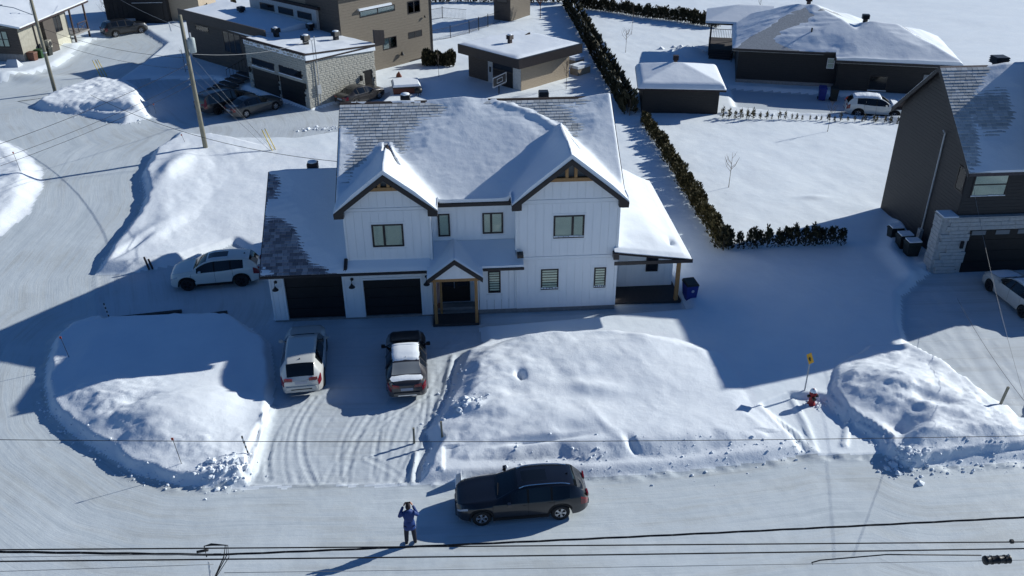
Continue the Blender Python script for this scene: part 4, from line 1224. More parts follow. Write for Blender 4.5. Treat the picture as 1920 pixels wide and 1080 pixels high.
roof_grid("snow_layer", hs, sx, sy, snow_main, in_roof, "roof_snow", 0.01)
def snow_gar(X, Y):
    r = roof_gar(X, Y)
    t = bare_th(X, Y, [BARE3, BARE4], 0.12, 0.8)
    t += 0.02 * fbm(X * 0.8, Y * 0.8, 51, 3) * (t > 0.03)
    t *= np.clip((X - GX0) / 0.15 + 0.2, 0, 1) * np.clip((Y + 0.5) / 0.15 + 0.3, 0, 1)
    return r + np.maximum(t, -0.03), r
roof_grid("snow_layer", hs, snap(GX0, -1.98, 0.07, (-5.92,)), snap(-0.5, 9.7, 0.07, (0.02, 4.6)), snow_gar, in_gar, "roof_snow", 0.01)
def snow_ent(X, Y):
    r = roof_ent(X, Y)
    f = np.where(r < 1, 2.6, r)
    sm = smooth2(f, 8)
    t = 0.11 + np.clip(sm - r, 0, 0.4) * 0.9 + 0.03 * fbm(X * 1.3, Y * 1.3, 53, 3)
    t *= np.clip((Y + 1.12) / 0.1 + 0.35, 0, 1)
    return r + t, r
roof_grid("snow_layer", hs, exs, eys, snow_ent, in_ent, "roof_snow", 0.01)
def snow_dk(X, Y):
    r = roof_dk(X, Y)
    t = 0.14 + 0.30 * np.exp(-((X - 8.3) / 1.3) ** 2) * sstep(0.6, 3.0, Y) + 0.28 * sstep(-0.3, 1.4, Y) * sstep(10.66, 8.8, X) + 0.06 * fbm(X * 0.7, Y * 0.7, 57, 3)
    t -= 0.22 * np.exp(-(((X - 9.9) / 0.18) ** 2 + ((Y - 1.1) / 0.35) ** 2))
    t *= np.clip((DX1 - X) / 0.5 + 0.25, 0, 1) * np.clip((Y + 0.32) / 0.35 + 0.25, 0, 1) * np.clip((9.8 - Y) / 0.3 + 0.2, 0, 1)
    t = np.where((X < 7.9) & (Y > 9.2), t * sstep(7.2, 8.3, X + (9.6 - Y)), t)
    return r + np.maximum(t, -0.01), r
roof_grid("snow_layer", hs, snap(6.86, DX1, 0.08, (7.1,)), snap(-0.32, 9.8, 0.08, (-0.02,)), snow_dk, in_dk, "roof_snow", 0.01)
# ------------------------------------------------------------------ vehicles
def pchip(xs, ys, q):
    """smooth curve through points without overshoot"""
    xs, ys, q = np.array(xs, float), np.array(ys, float), np.array(q, float)
    h = np.diff(xs); d = np.diff(ys) / h
    m = np.zeros(len(xs)); m[0], m[-1] = d[0], d[-1]
    for i in range(1, len(xs) - 1):
        if d[i - 1] * d[i] > 0:
            w1, w2 = 2 * h[i] + h[i - 1], h[i] + 2 * h[i - 1]
            m[i] = (w1 + w2) / (w1 / d[i - 1] + w2 / d[i])
    i = np.clip(np.searchsorted(xs, q) - 1, 0, len(h) - 1)
    t = np.clip((q - xs[i]) / h[i], 0, 1)
    return ((1 + 2 * t) * (1 - t) ** 2 * ys[i] + t * (1 - t) ** 2 * h[i] * m[i] + t * t * (3 - 2 * t) * ys[i + 1] + t * t * (t - 1) * h[i] * m[i + 1])

def make_wheel(name, parent, x, y, side, r, w, rim, seed, spokes=5, split=True, snowy=False):
    b = MB()
    n = 26
    prof = [(r * 0.60, -w / 2), (r * 0.93, -w / 2), (r, -w * 0.32), (r, w * 0.32), (r * 0.93, w / 2), (r * 0.60, w / 2), (r * 0.60, w * 0.1), (r * 0.60, -w * 0.1)]
    vs = []; fs = []
    for rr, hh in prof:
        for k in range(n):
            t = 2 * math.pi * k / n
            vs.append((rr * math.cos(t), hh, rr * math.sin(t)))
    P = len(prof)
    for i in range(P):
        for k in range(n):
            fs.append((i * n + k, i * n + (k + 1) % n, ((i + 1) % P) * n + (k + 1) % n, ((i + 1) % P) * n + k))
    b.add(vs, fs)
    o = b.build(name, "rubber", parent, True)
    o.location = (x, y, r)
    s = side
    h = MB()
    o1 = s * w * 0.40
    h.lathe([(r * 0.605, o1), (r * 0.60, o1 + s * 0.012), (r * 0.55, o1 + s * 0.012), (r * 0.54, o1 - s * 0.03)], (0, 0, 0), 24, 'y', cap=False)
    h.lathe([(r * 0.13, o1 - s * 0.02), (r * 0.12, o1 + s * 0.012), (0.01, o1 + s * 0.014)], (0, 0, 0), 10, 'y')
    rnd = random.Random(seed); a0 = rnd.random() * 6.28
    for k in range(spokes):
        for off in ((-0.13, 0.13) if split else (0,)):
            t0 = a0 + 2 * math.pi * k / spokes; t1 = t0 + off
            p0 = (math.cos(t0 + off * 0.4) * r * 0.12, math.sin(t0 + off * 0.4) * r * 0.12); p1 = (math.cos(t1) * r * 0.56, math.sin(t1) * r * 0.56)
            dx, dz = p1[0] - p0[0], p1[1] - p0[1]; L = math.hypot(dx, dz); nx, nz = -dz / L, dx / L
            wd = r * (0.055 if split else 0.11)
            pts = [(p0[0] + nx * wd, p0[1] + nz * wd), (p0[0] - nx * wd, p0[1] - nz * wd), (p1[0] - nx * wd * 1.25, p1[1] - nz * wd * 1.25), (p1[0] + nx * wd * 1.25, p1[1] + nz * wd * 1.25)]
            ya, yb = o1 - s * 0.02, o1 + s * 0.011
            h.prism(pts, 'y', min(ya, yb), max(ya, yb))
    h.build("rim", rim, o)
    d = MB()
    d.lathe([(r * 0.55, o1 - s * 0.05), (r * 0.55, o1 - s * 0.06)], (0, 0, 0), 20, 'y')
    d.build("brake_disc", "under_black", o)
    return o

def car(name, loc, heading, label, p, group=None, cat="car"):
    """body lofted from a side profile, a belt line and a plan outline; glass, doors and lamps are cut out of the same skin.
    local x runs forward (nose at +L/2), s is the distance from the nose"""
    L, W, H = p["L"], p["W"], p["H"]
    root = empty(name, (*loc, p.get("z", 0.0)), heading, label, cat, group)
    root["frame"] = "local"
    fx, rx_ = p["front_axle"], p["rear_axle"]
    R = p["R"]
    marks = sorted(set([0.0, 0.02, 0.05, 0.09, 0.14, 0.2] + list(np.arange(0.28, L - 0.25, 0.075)) + [L - 0.2, L - 0.14, L - 0.09, L - 0.05, L - 0.02, L]
                       + [q for w in p["side_win"] for q in w] + list(p["shield"]) + list(p["back"]) + [q for d in p["doors"] for q in d] + list(p.get("sun_roof", ()))))
    S = np.array(marks)
    keep = [0]
    fixed = set([q for w in p["side_win"] for q in w] + list(p["shield"]) + list(p["back"]) + [q for d in p["doors"] for q in d] + list(p.get("sun_roof", ())) + [0.0, L])
    for i in range(1, len(S)):
        if S[i] - S[keep[-1]] < 0.022 and S[i] not in fixed: continue
        keep.append(i)
    S = S[keep]
    zr = pchip(*zip(*p["roof"]), S); zs = pchip(*zip(*p["belt"]), S); wb = pchip(*zip(*p["plan"]), S); wt = pchip(*zip(*p["top"]), S)
    zb = pchip(*zip(*p["sill"]), S)
    zt = zb.copy()
    for ax in (fx, rx_):
        d = S - ax; rr = R * 1.13
        arch = np.where(np.abs(d) < rr, R + np.sqrt(np.maximum(rr * rr - d * d, 0)), 0)
        zt = np.maximum(zt, arch)
    rows = []
    for i in range(len(S)):
        s, r_, b_, w, t_, z0 = S[i], zr[i], zs[i], wb[i], wt[i], zt[i]
        b_ = min(b_, r_ - 0.02)
        gh = r_ - b_
        m1 = z0 + (b_ - z0) * 0.18; m2 = z0 + (b_ - z0) * 0.55; m3 = b_ - min(0.07, (b_ - z0) * 0.2)
        gt = b_ + gh * 0.86
        half = [(w * 0.55, z0 + 0.0), (w * 0.965, z0 + 0.0), (w * 0.985, m1), (w, m2), (w * 0.99, m3), (w * 0.955, b_),
                (t_ + (w * 0.955 - t_) * 0.16, gt), (t_ + 0.02, b_ + gh * 0.94), (t_ * 0.86, r_ - 0.018), (t_ * 0.5, r_ - 0.004), (0.0, r_)]
        rows.append(half)
    M = len(rows[0]); n = len(S)
    V = []; idx = {}
    for i in range(n):
        for sgn in (1, -1):
            for k, (y, z) in enumerate(rows[i]):
                if k == M - 1 and sgn == -1:
                    idx[i, -1, k] = idx[i, 1, k]; continue
                idx[i, sgn, k] = len(V)
                V.append((L / 2 - S[i], sgn * y, z))
    groups = {"body": [], "glass_shield": [], "glass_back": [], "under": [], "sunroof": []}
    for wi in range(len(p["side_win"])):
        for sg in (1, -1): groups["win", wi, sg] = []
    for di in range(len(p["doors"])):
        for sg in (1, -1): groups["door", di, sg] = []
    e = 1e-6
    def inr(a, b, lo, hi): return a >= lo - e and b <= hi + e
    for i in range(n - 1):
        a, b = S[i], S[i + 1]
        for sg in (1, -1):
            # underside
            q = [idx[i, sg, 0], idx[i, sg, 1], idx[i + 1, sg, 1], idx[i + 1, sg, 0]]
            groups["under"].append(q[::-1] if sg == 1 else q)
            for k in range(1, M - 1):
                q = [idx[i, sg, k], idx[i, sg, k + 1], idx[i + 1, sg, k + 1], idx[i + 1, sg, k]]
                if sg == -1: q = q[::-1]
                g = "body"
                if k == 5:
                    for wi, w in enumerate(p["side_win"]):
                        if inr(a, b, *w): g = ("win", wi, sg)
                elif 2 <= k <= 4:
                    for di, d in enumerate(p["doors"]):
                        if inr(a, b, *d): g = ("door", di, sg)
                elif k >= 7:
                    if inr(a, b, *p["shield"]) and (k >= 8 or True): g = "glass_shield" if k >= 8 else "body"
                    elif inr(a, b, *p["back"]) and k >= 7: g = "glass_back"
                    elif p.get("sun_roof") and inr(a, b, *p["sun_roof"]) and k >= 9: g = "sunroof"
                groups[g].append(q)
        q = [idx[i, 1, 0], idx[i + 1, 1, 0], idx[i + 1, -1, 0], idx[i, -1, 0]]
        groups["under"].append(q)
    # nose and tail are closed by strips between the two flanks
    for i, fl in ((0, False), (n - 1, True)):
        for k in range(0, M - 1):
            q = [idx[i, 1, k], idx[i, -1, k], idx[i, -1, k + 1], idx[i, 1, k + 1]]
            if k == M - 2: q = [idx[i, 1, k], idx[i, -1, k], idx[i, 1, k + 1]]
            groups["body"].append(q if not fl else q[::-1])
    def sub(nm, faces, m, par, smooth=True, inset=0.0):
        used = sorted({v for f in faces for v in f}); mp = {v: j for j, v in enumerate(used)}
        me = bpy.data.meshes.new(nm)
        me.from_pydata([V[v] for v in used], [], [tuple(mp[v] for v in f) for f in faces])
        me.materials.append(MATS[m])
        bm = bmesh.new(); bm.from_mesh(me); bmesh.ops.recalc_face_normals(bm, faces=bm.faces)
        bm.to_mesh(me); bm.free()
        me.polygons.foreach_set("use_smooth", [smooth] * len(me.polygons))
        return link(nm, me, par)
    body = sub("body", groups["body"], p["paint"], root)
    sub("underbody", groups["under"], "under_black", root, False)
    sub("windshield", groups["glass_shield"], "car_glass", root)
    if groups["glass_back"]: sub("rear_window", groups["glass_back"], p.get("back_mat", "car_glass"), root)
    if groups["sunroof"]: sub("sunroof", groups["sunroof"], "car_glass", root)
    for k, fcs in groups.items():
        if isinstance(k, tuple) and fcs:
            if k[0] == "win": sub("side_window", fcs, "car_glass", root)
            else:
                dr = sub("door", fcs, p["paint"], root)
                _, di, sg = k
                s1 = p["doors"][di][1]
                j = int(np.argmin(np.abs(S - (s1 - 0.13))))
                y, z = rows[j][4]
                MB().box(L / 2 - S[j] - 0.09, L / 2 - S[j] + 0.09, sg * y - 0.012, sg * y + 0.016, z - 0.03, z - 0.005).build("door_handle", p.get("handle", p["paint"]), dr)
    # shut lines of doors, hood and tail
    b = MB()
    seams = sorted({q for d in p["doors"] for q in d})
    for q in seams:
        j = int(np.argmin(np.abs(S - q)))
        for sg in (1, -1):
            for k in range(2, 5):
                (y0, z0), (y1, z1) = rows[j][k], rows[j][k + 1]
                x = L / 2 - S[j]
                b.add([(x - .006, sg * (y0 + .003), z0), (x + .006, sg * (y0 + .003), z0), (x + .006, sg * (y1 + .003), z1), (x - .006, sg * (y1 + .003), z1)], [(0, 1, 2, 3)])
    b.build("shut_line", "under_black", root)["kind"] = "stuff"
    # pillars painted dark between the side windows are glass frames
    b = MB()
    for w0, w1 in zip(p["side_win"][:-1], p["side_win"][1:]):
        lo, hi = w0[1], w1[0]
        ja, jb = int(np.argmin(np.abs(S - lo))), int(np.argmin(np.abs(S - hi)))
        for sg in (1, -1):
            (y0, z0), (y1, z1) = rows[ja][5], rows[ja][6]; (y2, z2), (y3, z3) = rows[jb][5], rows[jb][6]
            b.add([(L / 2 - S[ja], sg * (y0 + .002), z0), (L / 2 - S[jb], sg * (y2 + .002), z2), (L / 2 - S[jb], sg * (y3 + .002), z3), (L / 2 - S[ja], sg * (y1 + .002), z1)], [(0, 1, 2, 3)])
    if b.v: b.build("door_pillar", "under_black", root)["kind"] = "stuff"
    # wheels
    ww = p.get("tyre", 0.235)
    k = 0
    for ax in (fx, rx_):
        for sg in (1, -1):
            j = int(np.argmin(np.abs(S - ax)))
            make_wheel("wheel", root, L / 2 - ax, sg * (wb[j] - ww / 2 - 0.01), sg, R, ww, p.get("rim", "alloy"), hash_seed(name, k), p.get("spokes", 5), p.get("split", True)); k += 1
    # arch liners and cladding lips
    if p.get("cladding"):
        for ax in (fx, rx_):
            for sg in (1, -1):
                b = MB()
                js = [j for j in range(n) if abs(S[j] - ax) <= R * 1.13 + 0.05]
                for a_, c_ in zip(js[:-1], js[1:]):
                    pts = []
                    for j in (a_, c_):
                        pts.append((L / 2 - S[j], sg * (wb[j] + 0.006), zt[j]))
                        pts.append((L / 2 - S[j] + (0.06 if S[j] < ax else -0.06) * min(1, abs(S[j] - ax) / R), sg * (wb[j] + 0.004), zt[j] + 0.06))
                    b.add([pts[0], pts[2], pts[3], pts[1]], [(0, 1, 2, 3)])
                b.build("wheel_arch_trim", "under_black", root)
        for sg in (1, -1):
            b = MB()
            lo, hi = fx + R * 1.1, rx_ - R * 1.1
            js = [j for j in range(n) if lo <= S[j] <= hi]
            for a_, c_ in zip(js[:-1], js[1:]):
                b.add([(L / 2 - S[a_], sg * (wb[a_] * .985 + .012), zt[a_]), (L / 2 - S[c_], sg * (wb[c_] * .985 + .012), zt[c_]), (L / 2 - S[c_], sg * (wb[c_] + .004), zt[c_] + .13), (L / 2 - S[a_], sg * (wb[a_] + .004), zt[a_] + .13)], [(0, 1, 2, 3)])
            b.build("sill_trim", "under_black", root)
    # mirrors
    ms = p["mirror"]
    j = int(np.argmin(np.abs(S - ms)))
    for sg in (1, -1):
        y, z = rows[j][5]
        b = MB()
        x = L / 2 - ms
        b.add([(x + .09, sg * (y + .05), z + .02), (x + .09, sg * (y + .20), z + .04), (x + .07, sg * (y + .21), z + .15), (x + .07, sg * (y + .05), z + .14),
               (x - .05, sg * (y + .05), z + .02), (x - .07, sg * (y + .22), z + .03), (x - .07, sg * (y + .225), z + .16), (x - .05, sg * (y + .05), z + .15)],
              [(0, 1, 2, 3), (7, 6, 5, 4), (0, 4, 5, 1), (1, 5, 6, 2), (2, 6, 7, 3), (3, 7, 4, 0)])
        b.box(x - .03, x + .05, min(sg * (y - .02), sg * (y + .06)), max(sg * (y - .02), sg * (y + .06)), z + .02, z + .07)
        b.build("mirror", p.get("mirror_mat", p["paint"]), root)
    # lamps follow the skin, a hair outside it
    def skin_patch(nm, m, s0, s1, k0, k1, off=0.006, z0=None, z1=None):
        js = [j for j in range(n) if s0 - e <= S[j] <= s1 + e]
        for sg in (1, -1):
            b = MB()
            for a_, c_ in zip(js[:-1], js[1:]):
                for k in range(k0, k1):
                    q = []
                    for j, kk in ((a_, k), (c_, k), (c_, k + 1), (a_, k + 1)):
                        y, z = rows[j][kk]
                        ex = off if S[j] > 0.02 and S[j] < L - 0.02 else (off if S[j] <= 0.02 else -off)
                        q.append((L / 2 - S[j] + (off if S[j] < 0.15 else (-off if S[j] > L - .15 else 0)), sg * (y + off), z))
                    b.add(q, [(0, 1, 2, 3)])
            if b.v: b.build(nm, m, root)
    skin_patch("headlight", "lamp_clear", 0.05, p.get("head_len", 0.5), 4, 5)
    skin_patch("tail_light", "lamp_red", L - p.get("tail_len", 0.32), L - 0.02, p.get("tail_k", (3, 5))[0], p.get("tail_k", (3, 5))[1], 0.008)
    # tail: lamps across the corner, plate, bumper
    yb = wb[n - 1]
    zt_ = p["tail_z"]
    for sg in (1, -1):
        b = MB()
        b.add([(-L / 2 - .012, sg * yb * 0.98, zt_), (-L / 2 - .012, sg * yb * 0.50, zt_ - 0.02), (-L / 2 - .012, sg * yb * 0.50, zt_ + 0.09), (-L / 2 - .012, sg * yb * 0.98, zt_ + 0.13),
               (-L / 2 + .05, sg * yb * 1.0, zt_), (-L / 2 + .05, sg * yb * 0.50, zt_ - 0.02), (-L / 2 + .05, sg * yb * 0.50, zt_ + 0.09), (-L / 2 + .05, sg * yb * 1.0, zt_ + 0.13)],
              [(0, 1, 2, 3), (7, 6, 5, 4), (0, 4, 5, 1), (1, 5, 6, 2), (2, 6, 7, 3), (3, 7, 4, 0)])
        b.build("tail_light", "lamp_red", root)
    MB().box(-L / 2 - .014, -L / 2 + .02, -0.26, 0.26, zt_ - 0.16, zt_ - 0.03).build("number_plate", p.get("plate", "plate_white"), root)
    zz = p["bumper_z"]
    MB().add([(-L / 2 - .05, -yb * .9, zz - .16), (-L / 2 - .05, yb * .9, zz - .16), (-L / 2 - .05, yb * .9, zz), (-L / 2 - .05, -yb * .9, zz),
              (-L / 2 + .12, -yb * 1.08, zz - .16), (-L / 2 + .12, yb * 1.08, zz - .16), (-L / 2 + .10, yb * 1.06, zz + .03), (-L / 2 + .10, -yb * 1.06, zz + .03)],
             [(0, 1, 2, 3), (7, 6, 5, 4), (0, 4, 5, 1), (1, 5, 6, 2), (2, 6, 7, 3), (3, 7, 4, 0)]).build("rear_bumper", p.get("bumper", p["paint"]), root)
    MB().box(-L / 2 - .056, -L / 2 - .03, -yb * .62, yb * .62, zz - .145, zz - .10).build("bumper_trim", p.get("trim", "under_black"), root)
    y0 = wb[0]
    MB().box(L / 2 - .02, L / 2 + .015, -y0 * .6, y0 * .6, 0.42, 0.42 + p.get("grille", 0.18)).build("grille", "under_black", root)
    MB().add([(L / 2 + .03, -y0 * .9, .24), (L / 2 + .03, y0 * .9, .24), (L / 2 + .03, y0 * .9, .40), (L / 2 + .03, -y0 * .9, .40),
              (L / 2 - .12, -y0 * 1.15, .22), (L / 2 - .12, y0 * 1.15, .22), (L / 2 - .12, y0 * 1.15, .41), (L / 2 - .12, -y0 * 1.15, .41)],
             [(0, 1, 2, 3), (7, 6, 5, 4), (0, 4, 5, 1), (1, 5, 6, 2), (2, 6, 7, 3), (3, 7, 4, 0)]).build("front_bumper", p.get("bumper", p["paint"]), root)
    # roof rails, wiper, aerial
    if p.get("rails"):
        for sg in (1, -1):
            pts = []
            a_, c_ = p["rails"]
            for t in np.linspace(a_, c_, 12):
                j = int(np.argmin(np.abs(S - t)))
                y, z = rows[j][8]
                lift = 0.045 * min(1, (t - a_) / 0.25 + 0.05, (c_ - t) / 0.25 + 0.05)
                pts.append((L / 2 - t, sg * (y + 0.04), z + lift - 0.005))
            MB().tube(pts, 0.018, 6).build("roof_rail", p.get("rail_mat", "chrome"), root)
    if p.get("wiper", True):
        j = int(np.argmin(np.abs(S - (p["shield"][0] + 0.03))))
        x = L / 2 - S[j]
        MB().tube([(x, 0.45, zr[j] - 0.0), (x - 0.06, -0.15, zr[j] + 0.05)], 0.012, 5).build("wiper", "under_black", root)
    j = int(np.argmin(np.abs(S - (p["back"][0] - 0.25))))
    MB().add([(L / 2 - S[j] + .07, 0, zr[j] - .01), (L / 2 - S[j] - .06, .025, zr[j] - .01), (L / 2 - S[j] - .06, -.025, zr[j] - .01), (L / 2 - S[j] - .05, 0, zr[j] + .065)], [(0, 1, 3), (1, 2, 3), (2, 0, 3)]).build("aerial", "under_black", root)
    # snow lying on roof, hood or tail
    for (s0, s1, k0, th, sd) in p.get("snow", ()):
        js = [j for j in range(n) if s0 - e <= S[j] <= s1 + e]
        rnd = random.Random(sd)
        ks = list(range(k0, M))
        grid = []
        for j in js:
            line = []
            for sg, kk in [(1, k) for k in ks] + [(-1, k) for k in ks[-2::-1]]:
                y, z = rows[j][kk]
                edge = (kk == k0) or j in (js[0], js[-1])
                y2 = y * (1 + (rnd.random() - .5) * (0.10 if edge else 0.0)); 
                line.append((L / 2 - S[j] + ((rnd.random() - .5) * 0.07 if j in (js[0], js[-1]) else 0), sg * y2, z + (0.002 if edge else th * (0.8 + 0.4 * rnd.random()))))
            grid.append(line)
        b = MB(); nn = len(grid[0])
        b.add([q for l in grid for q in l], [(i * nn + k, i * nn + k + 1, (i + 1) * nn + k + 1, (i + 1) * nn + k) for i in range(len(grid) - 1) for k in range(nn - 1)])
        b.build("snow_layer", "roof_snow", root, True)
    return root, rows, S
def hash_seed(s, k):
    return sum(ord(c) for c in s) * 31 + k * 7

# proportions of the body types, in metres from the nose
def wagon():
    return dict(L=4.94, W=1.9, H=1.54, R=0.36, front_axle=0.93, rear_axle=3.87,
        roof=[(0, .70), (.08, .80), (.35, .90), (.9, .98), (1.50, 1.04), (1.9, 1.22), (2.32, 1.42), (2.7, 1.49), (3.3, 1.51), (4.0, 1.47), (4.38, 1.42), (4.62, 1.22), (4.84, 1.00), (4.94, .86)],
        belt=[(0, .64), (.3, .80), (.9, .89), (1.5, .95), (3.2, .98), (4.2, 1.03), (4.6, 1.02), (4.94, .80)],
        plan=[(0, .52), (.06, .66), (.2, .80), (.5, .89), (1.0, .935), (2.5, .94), (3.9, .935), (4.5, .88), (4.8, .78), (4.94, .64)],
        top=[(0, .40), (.3, .66), (1.0, .72), (1.5, .70), (2.3, .60), (3.0, .61), (4.2, .58), (4.6, .58), (4.94, .50)],
        sill=[(0, .30), (.3, .24), (4.5, .26), (4.94, .36)],
        shield=(1.50, 2.32), back=(4.40, 4.84), side_win=[(1.72, 2.62), (2.70, 3.50), (3.58, 4.22)], doors=[(1.35, 2.66), (2.66, 3.62)], sun_roof=(2.48, 3.42), mirror=1.95,
        paint="paint_black", rim="alloy", spokes=5, rails=(2.35, 4.25), tail_z=.86, bumper_z=.62, cladding=True, tail_len=.36, trim="chrome", back_mat="car_glass")
def suv(L=4.5, H=1.62):
    k = L / 4.5; h = H / 1.62
    q = lambda pts: [(a * k, b * h) for a, b in pts]
    qq = lambda pts: [(a * k, b) for a, b in pts]
    return dict(L=L, W=1.85, H=H, R=0.36, front_axle=.86 * k, rear_axle=3.56 * k,
        roof=q([(0, .74), (.06, .86), (.3, .97), (.8, 1.06), (1.18, 1.12), (1.55, 1.36), (1.92, 1.53), (2.3, 1.61), (2.9, 1.62), (3.6, 1.57), (4.02, 1.50), (4.2, 1.36), (4.40, 1.08), (4.5, .94)]),
        belt=q([(0, .66), (.3, .84), (.8, .94), (1.2, 1.0), (2.6, 1.04), (3.8, 1.12), (4.2, 1.10), (4.5, .86)]),
        plan=qq([(0, .56), (.05, .70), (.18, .82), (.5, .89), (1.0, .92), (2.3, .925), (3.6, .92), (4.1, .87), (4.38, .79), (4.5, .70)]),
        top=qq([(0, .44), (.3, .68), (.9, .74), (1.2, .70), (1.9, .60), (2.6, .61), (3.7, .58), (4.1, .56), (4.5, .54)]),
        sill=q([(0, .32), (.3, .26), (4.1, .28), (4.5, .38)]),
        shield=(1.20 * k, 1.90 * k), back=(4.04 * k, 4.40 * k), side_win=[(1.38 * k, 2.24 * k), (2.32 * k, 3.06 * k), (3.14 * k, 3.74 * k)], doors=[(1.10 * k, 2.28 * k), (2.28 * k, 3.18 * k)], mirror=1.58 * k,
        paint="paint_white", rim="alloy_dark", spokes=5, tail_z=.92 * h, bumper_z=.66 * h, cladding=True, tail_len=.30, trim="under_black")
def sedan(L=4.72, H=1.45):
    k = L / 4.72; h = H / 1.45
    q = lambda pts: [(a * k, b * h) for a, b in pts]
    qq = lambda pts: [(a * k, b) for a, b in pts]
    return dict(L=L, W=1.82, H=H, R=0.325, front_axle=.92 * k, rear_axle=3.68 * k,
        roof=q([(0, .62), (.07, .72), (.35, .83), (.9, .92), (1.30, .97), (1.75, 1.20), (2.12, 1.36), (2.5, 1.435), (2.9, 1.45), (3.3, 1.40), (3.55, 1.32), (4.0, 1.10), (4.15, 1.05), (4.45, 1.04), (4.62, 1.0), (4.72, .90)]),
        belt=q([(0, .56), (.3, .72), (.9, .84), (1.4, .90), (3.0, .94), (3.9, .98), (4.3, .97), (4.6, .93), (4.72, .78)]),
        plan=qq([(0, .52), (.06, .66), (.2, .78), (.5, .86), (1.0, .905), (2.4, .91), (3.7, .905), (4.3, .85), (4.62, .74), (4.72, .62)]),
        top=qq([(0, .40), (.3, .64), (1.0, .72), (1.35, .68), (2.1, .56), (2.8, .57), (3.5, .54), (4.05, .60), (4.4, .66), (4.72, .52)]),
        sill=q([(0, .28), (.3, .22), (4.3, .24), (4.72, .36)]),
        shield=(1.32 * k, 2.10 * k), back=(3.56 * k, 4.10 * k), side_win=[(1.52 * k, 2.44 * k), (2.52 * k, 3.24 * k), (3.31 * k, 3.62 * k)], doors=[(1.25 * k, 2.48 * k), (2.48 * k, 3.36 * k)], mirror=1.72 * k,
        paint="paint_charcoal", rim="alloy", spokes=5, tail_z=.80 * h, bumper_z=.56 * h, tail_len=.30, trim="chrome")
def van():
    d = suv(5.1, 1.74)
    k = 5.1 / 4.5; h = 1.74 / 1.62
    d.update(roof=[(0, .70), (.08, .82), (.4, .96), (.9, 1.06), (1.2, 1.14), (1.7, 1.46), (2.1, 1.66), (2.6, 1.73), (3.6, 1.74), (4.5, 1.70), (4.82, 1.64), (4.95, 1.42), (5.04, 1.12), (5.1, .95)],
             belt=[(0, .64), (.4, .84), (1.2, 1.0), (3.5, 1.06), (4.7, 1.10), (5.1, .9)], shield=(1.2, 2.08), back=(4.84, 5.04), side_win=[(1.5, 2.45), (2.53, 3.55), (3.63, 4.62)],
             top=[(0, .44), (.3, .68), (1.2, .72), (2.1, .66), (4.6, .66), (5.1, .62)], doors=[(1.3, 2.5), (2.5, 3.6)], front_axle=.95, rear_axle=3.98, tail_k=(3, 6))
    return d

def place(name, front_px, rear_px, label, p, **kw):
    """a car between the ground points under its nose and its tail"""
    (x0, y0), (x1, y1) = front_px, rear_px
    a = math.atan2(y0 - y1, x0 - x1)
    cxp, cyp = (x0 + x1) / 2, (y0 + y1) / 2
    return car(name, (cxp, cyp), a, label, p, **kw)

# black estate car on the street: wheels at (-0.17,-14.52) and (2.68,-14.57), nearside to the camera
d = wagon()
wg = car("station_wagon", (1.30, -13.66), math.pi + 0.03, "black estate car with sunroof and silver roof rails stopped on the snowy street", d)
wg[0].scale = (0.945, 0.945, 0.945)
d = suv(4.68, 1.70)
d.update(rim="alloy_dark", sun_roof=(), paint="paint_white", rails=None)
d.pop("sun_roof")
car("parked_suv", (-7.65, -4.2), math.pi / 2 + 0.085, "dirty white sport utility car parked nose-in before the left garage door", d)
d = sedan(4.75, 1.46)
d.update(snow=[(2.12, 3.54, 7, 0.045, 3), (4.14, 4.58, 7, 0.03, 4)], back_mat="frosted_glass", mirror_mat="under_black")
car("parked_sedan", (-3.10, -4.75), math.pi / 2 + 0.05, "dark saloon car with snow on its roof parked before the right garage door", d)
d = suv(4.55, 1.58)
d.update(sun_roof=(2.0, 3.0), rim="alloy_dark", paint="paint_white_clean")
car("parked_suv", (-13.45, 4.55), math.pi + 0.10, "white crossover car with dark sunroof parked beside the garage's left wall", d)
d = sedan(4.6, 1.44)
d.update(paint="paint_white", rim="alloy_dark", snow=[(2.05, 3.55, 7, 0.03, 5), (0.2, 1.25, 8, 0.03, 6)])
car("parked_sedan", (27.55, -1.0), math.pi / 2 + 0.06, "frosted white saloon car cut by the right edge before the stone garage", d)
d = suv(4.53, 1.65)
d.update(rim="alloy", snow=[(1.86, 4.05, 7, 0.10, 7), (0.5, 1.16, 7, 0.12, 8)], paint="paint_white_clean")
car("parked_suv", (33.05, 28.85), -0.28, "white sport utility car with snow on roof and hood behind the low hedge", d)
d = van()
d.update(paint="paint_dark", rim="alloy_dark", rails=(2.3, 4.6), rail_mat="under_black")
car("parked_van", (-19.45, 35.15), rad(46), "dark minivan parked in the shade by the utility pole", d)
d = sedan(4.8, 1.44)
d.update(paint="paint_grey", rim="alloy")
car("parked_sedan", (-17.0, 34.1), rad(44), "grey saloon car parked in the shade before the stone garage", d)
d = suv(4.75, 1.70)
d.update(paint="paint_dark", rim="alloy")
car("parked_suv", (-36.6, 63.6), rad(40), "dark sport utility car parked in shade before the dark garage", d)
d = sedan(4.6, 1.46)
d.update(paint="paint_brown", rim="alloy")
car("parked_sedan", (-8.55, 36.4), rad(48), "brown saloon car half hidden behind the white house's roof", d)
# ------------------------------------------------------------------ the neighbours' buildings
def local(root):
    root["frame"] = "local"
    return root
LU = {"-y": ((1, 0), (0, -1)), "-x": ((0, 1), (-1, 0)), "+x": ((0, 1), (1, 0)), "+y": ((1, 0), (0, 1))}
def hip(x, y, r, z0, k):
    """height of a hipped roof over the rectangle r"""
    return z0 + k * np.minimum.reduce([x - r[0], r[1] - x, y - r[2], r[3] - y])

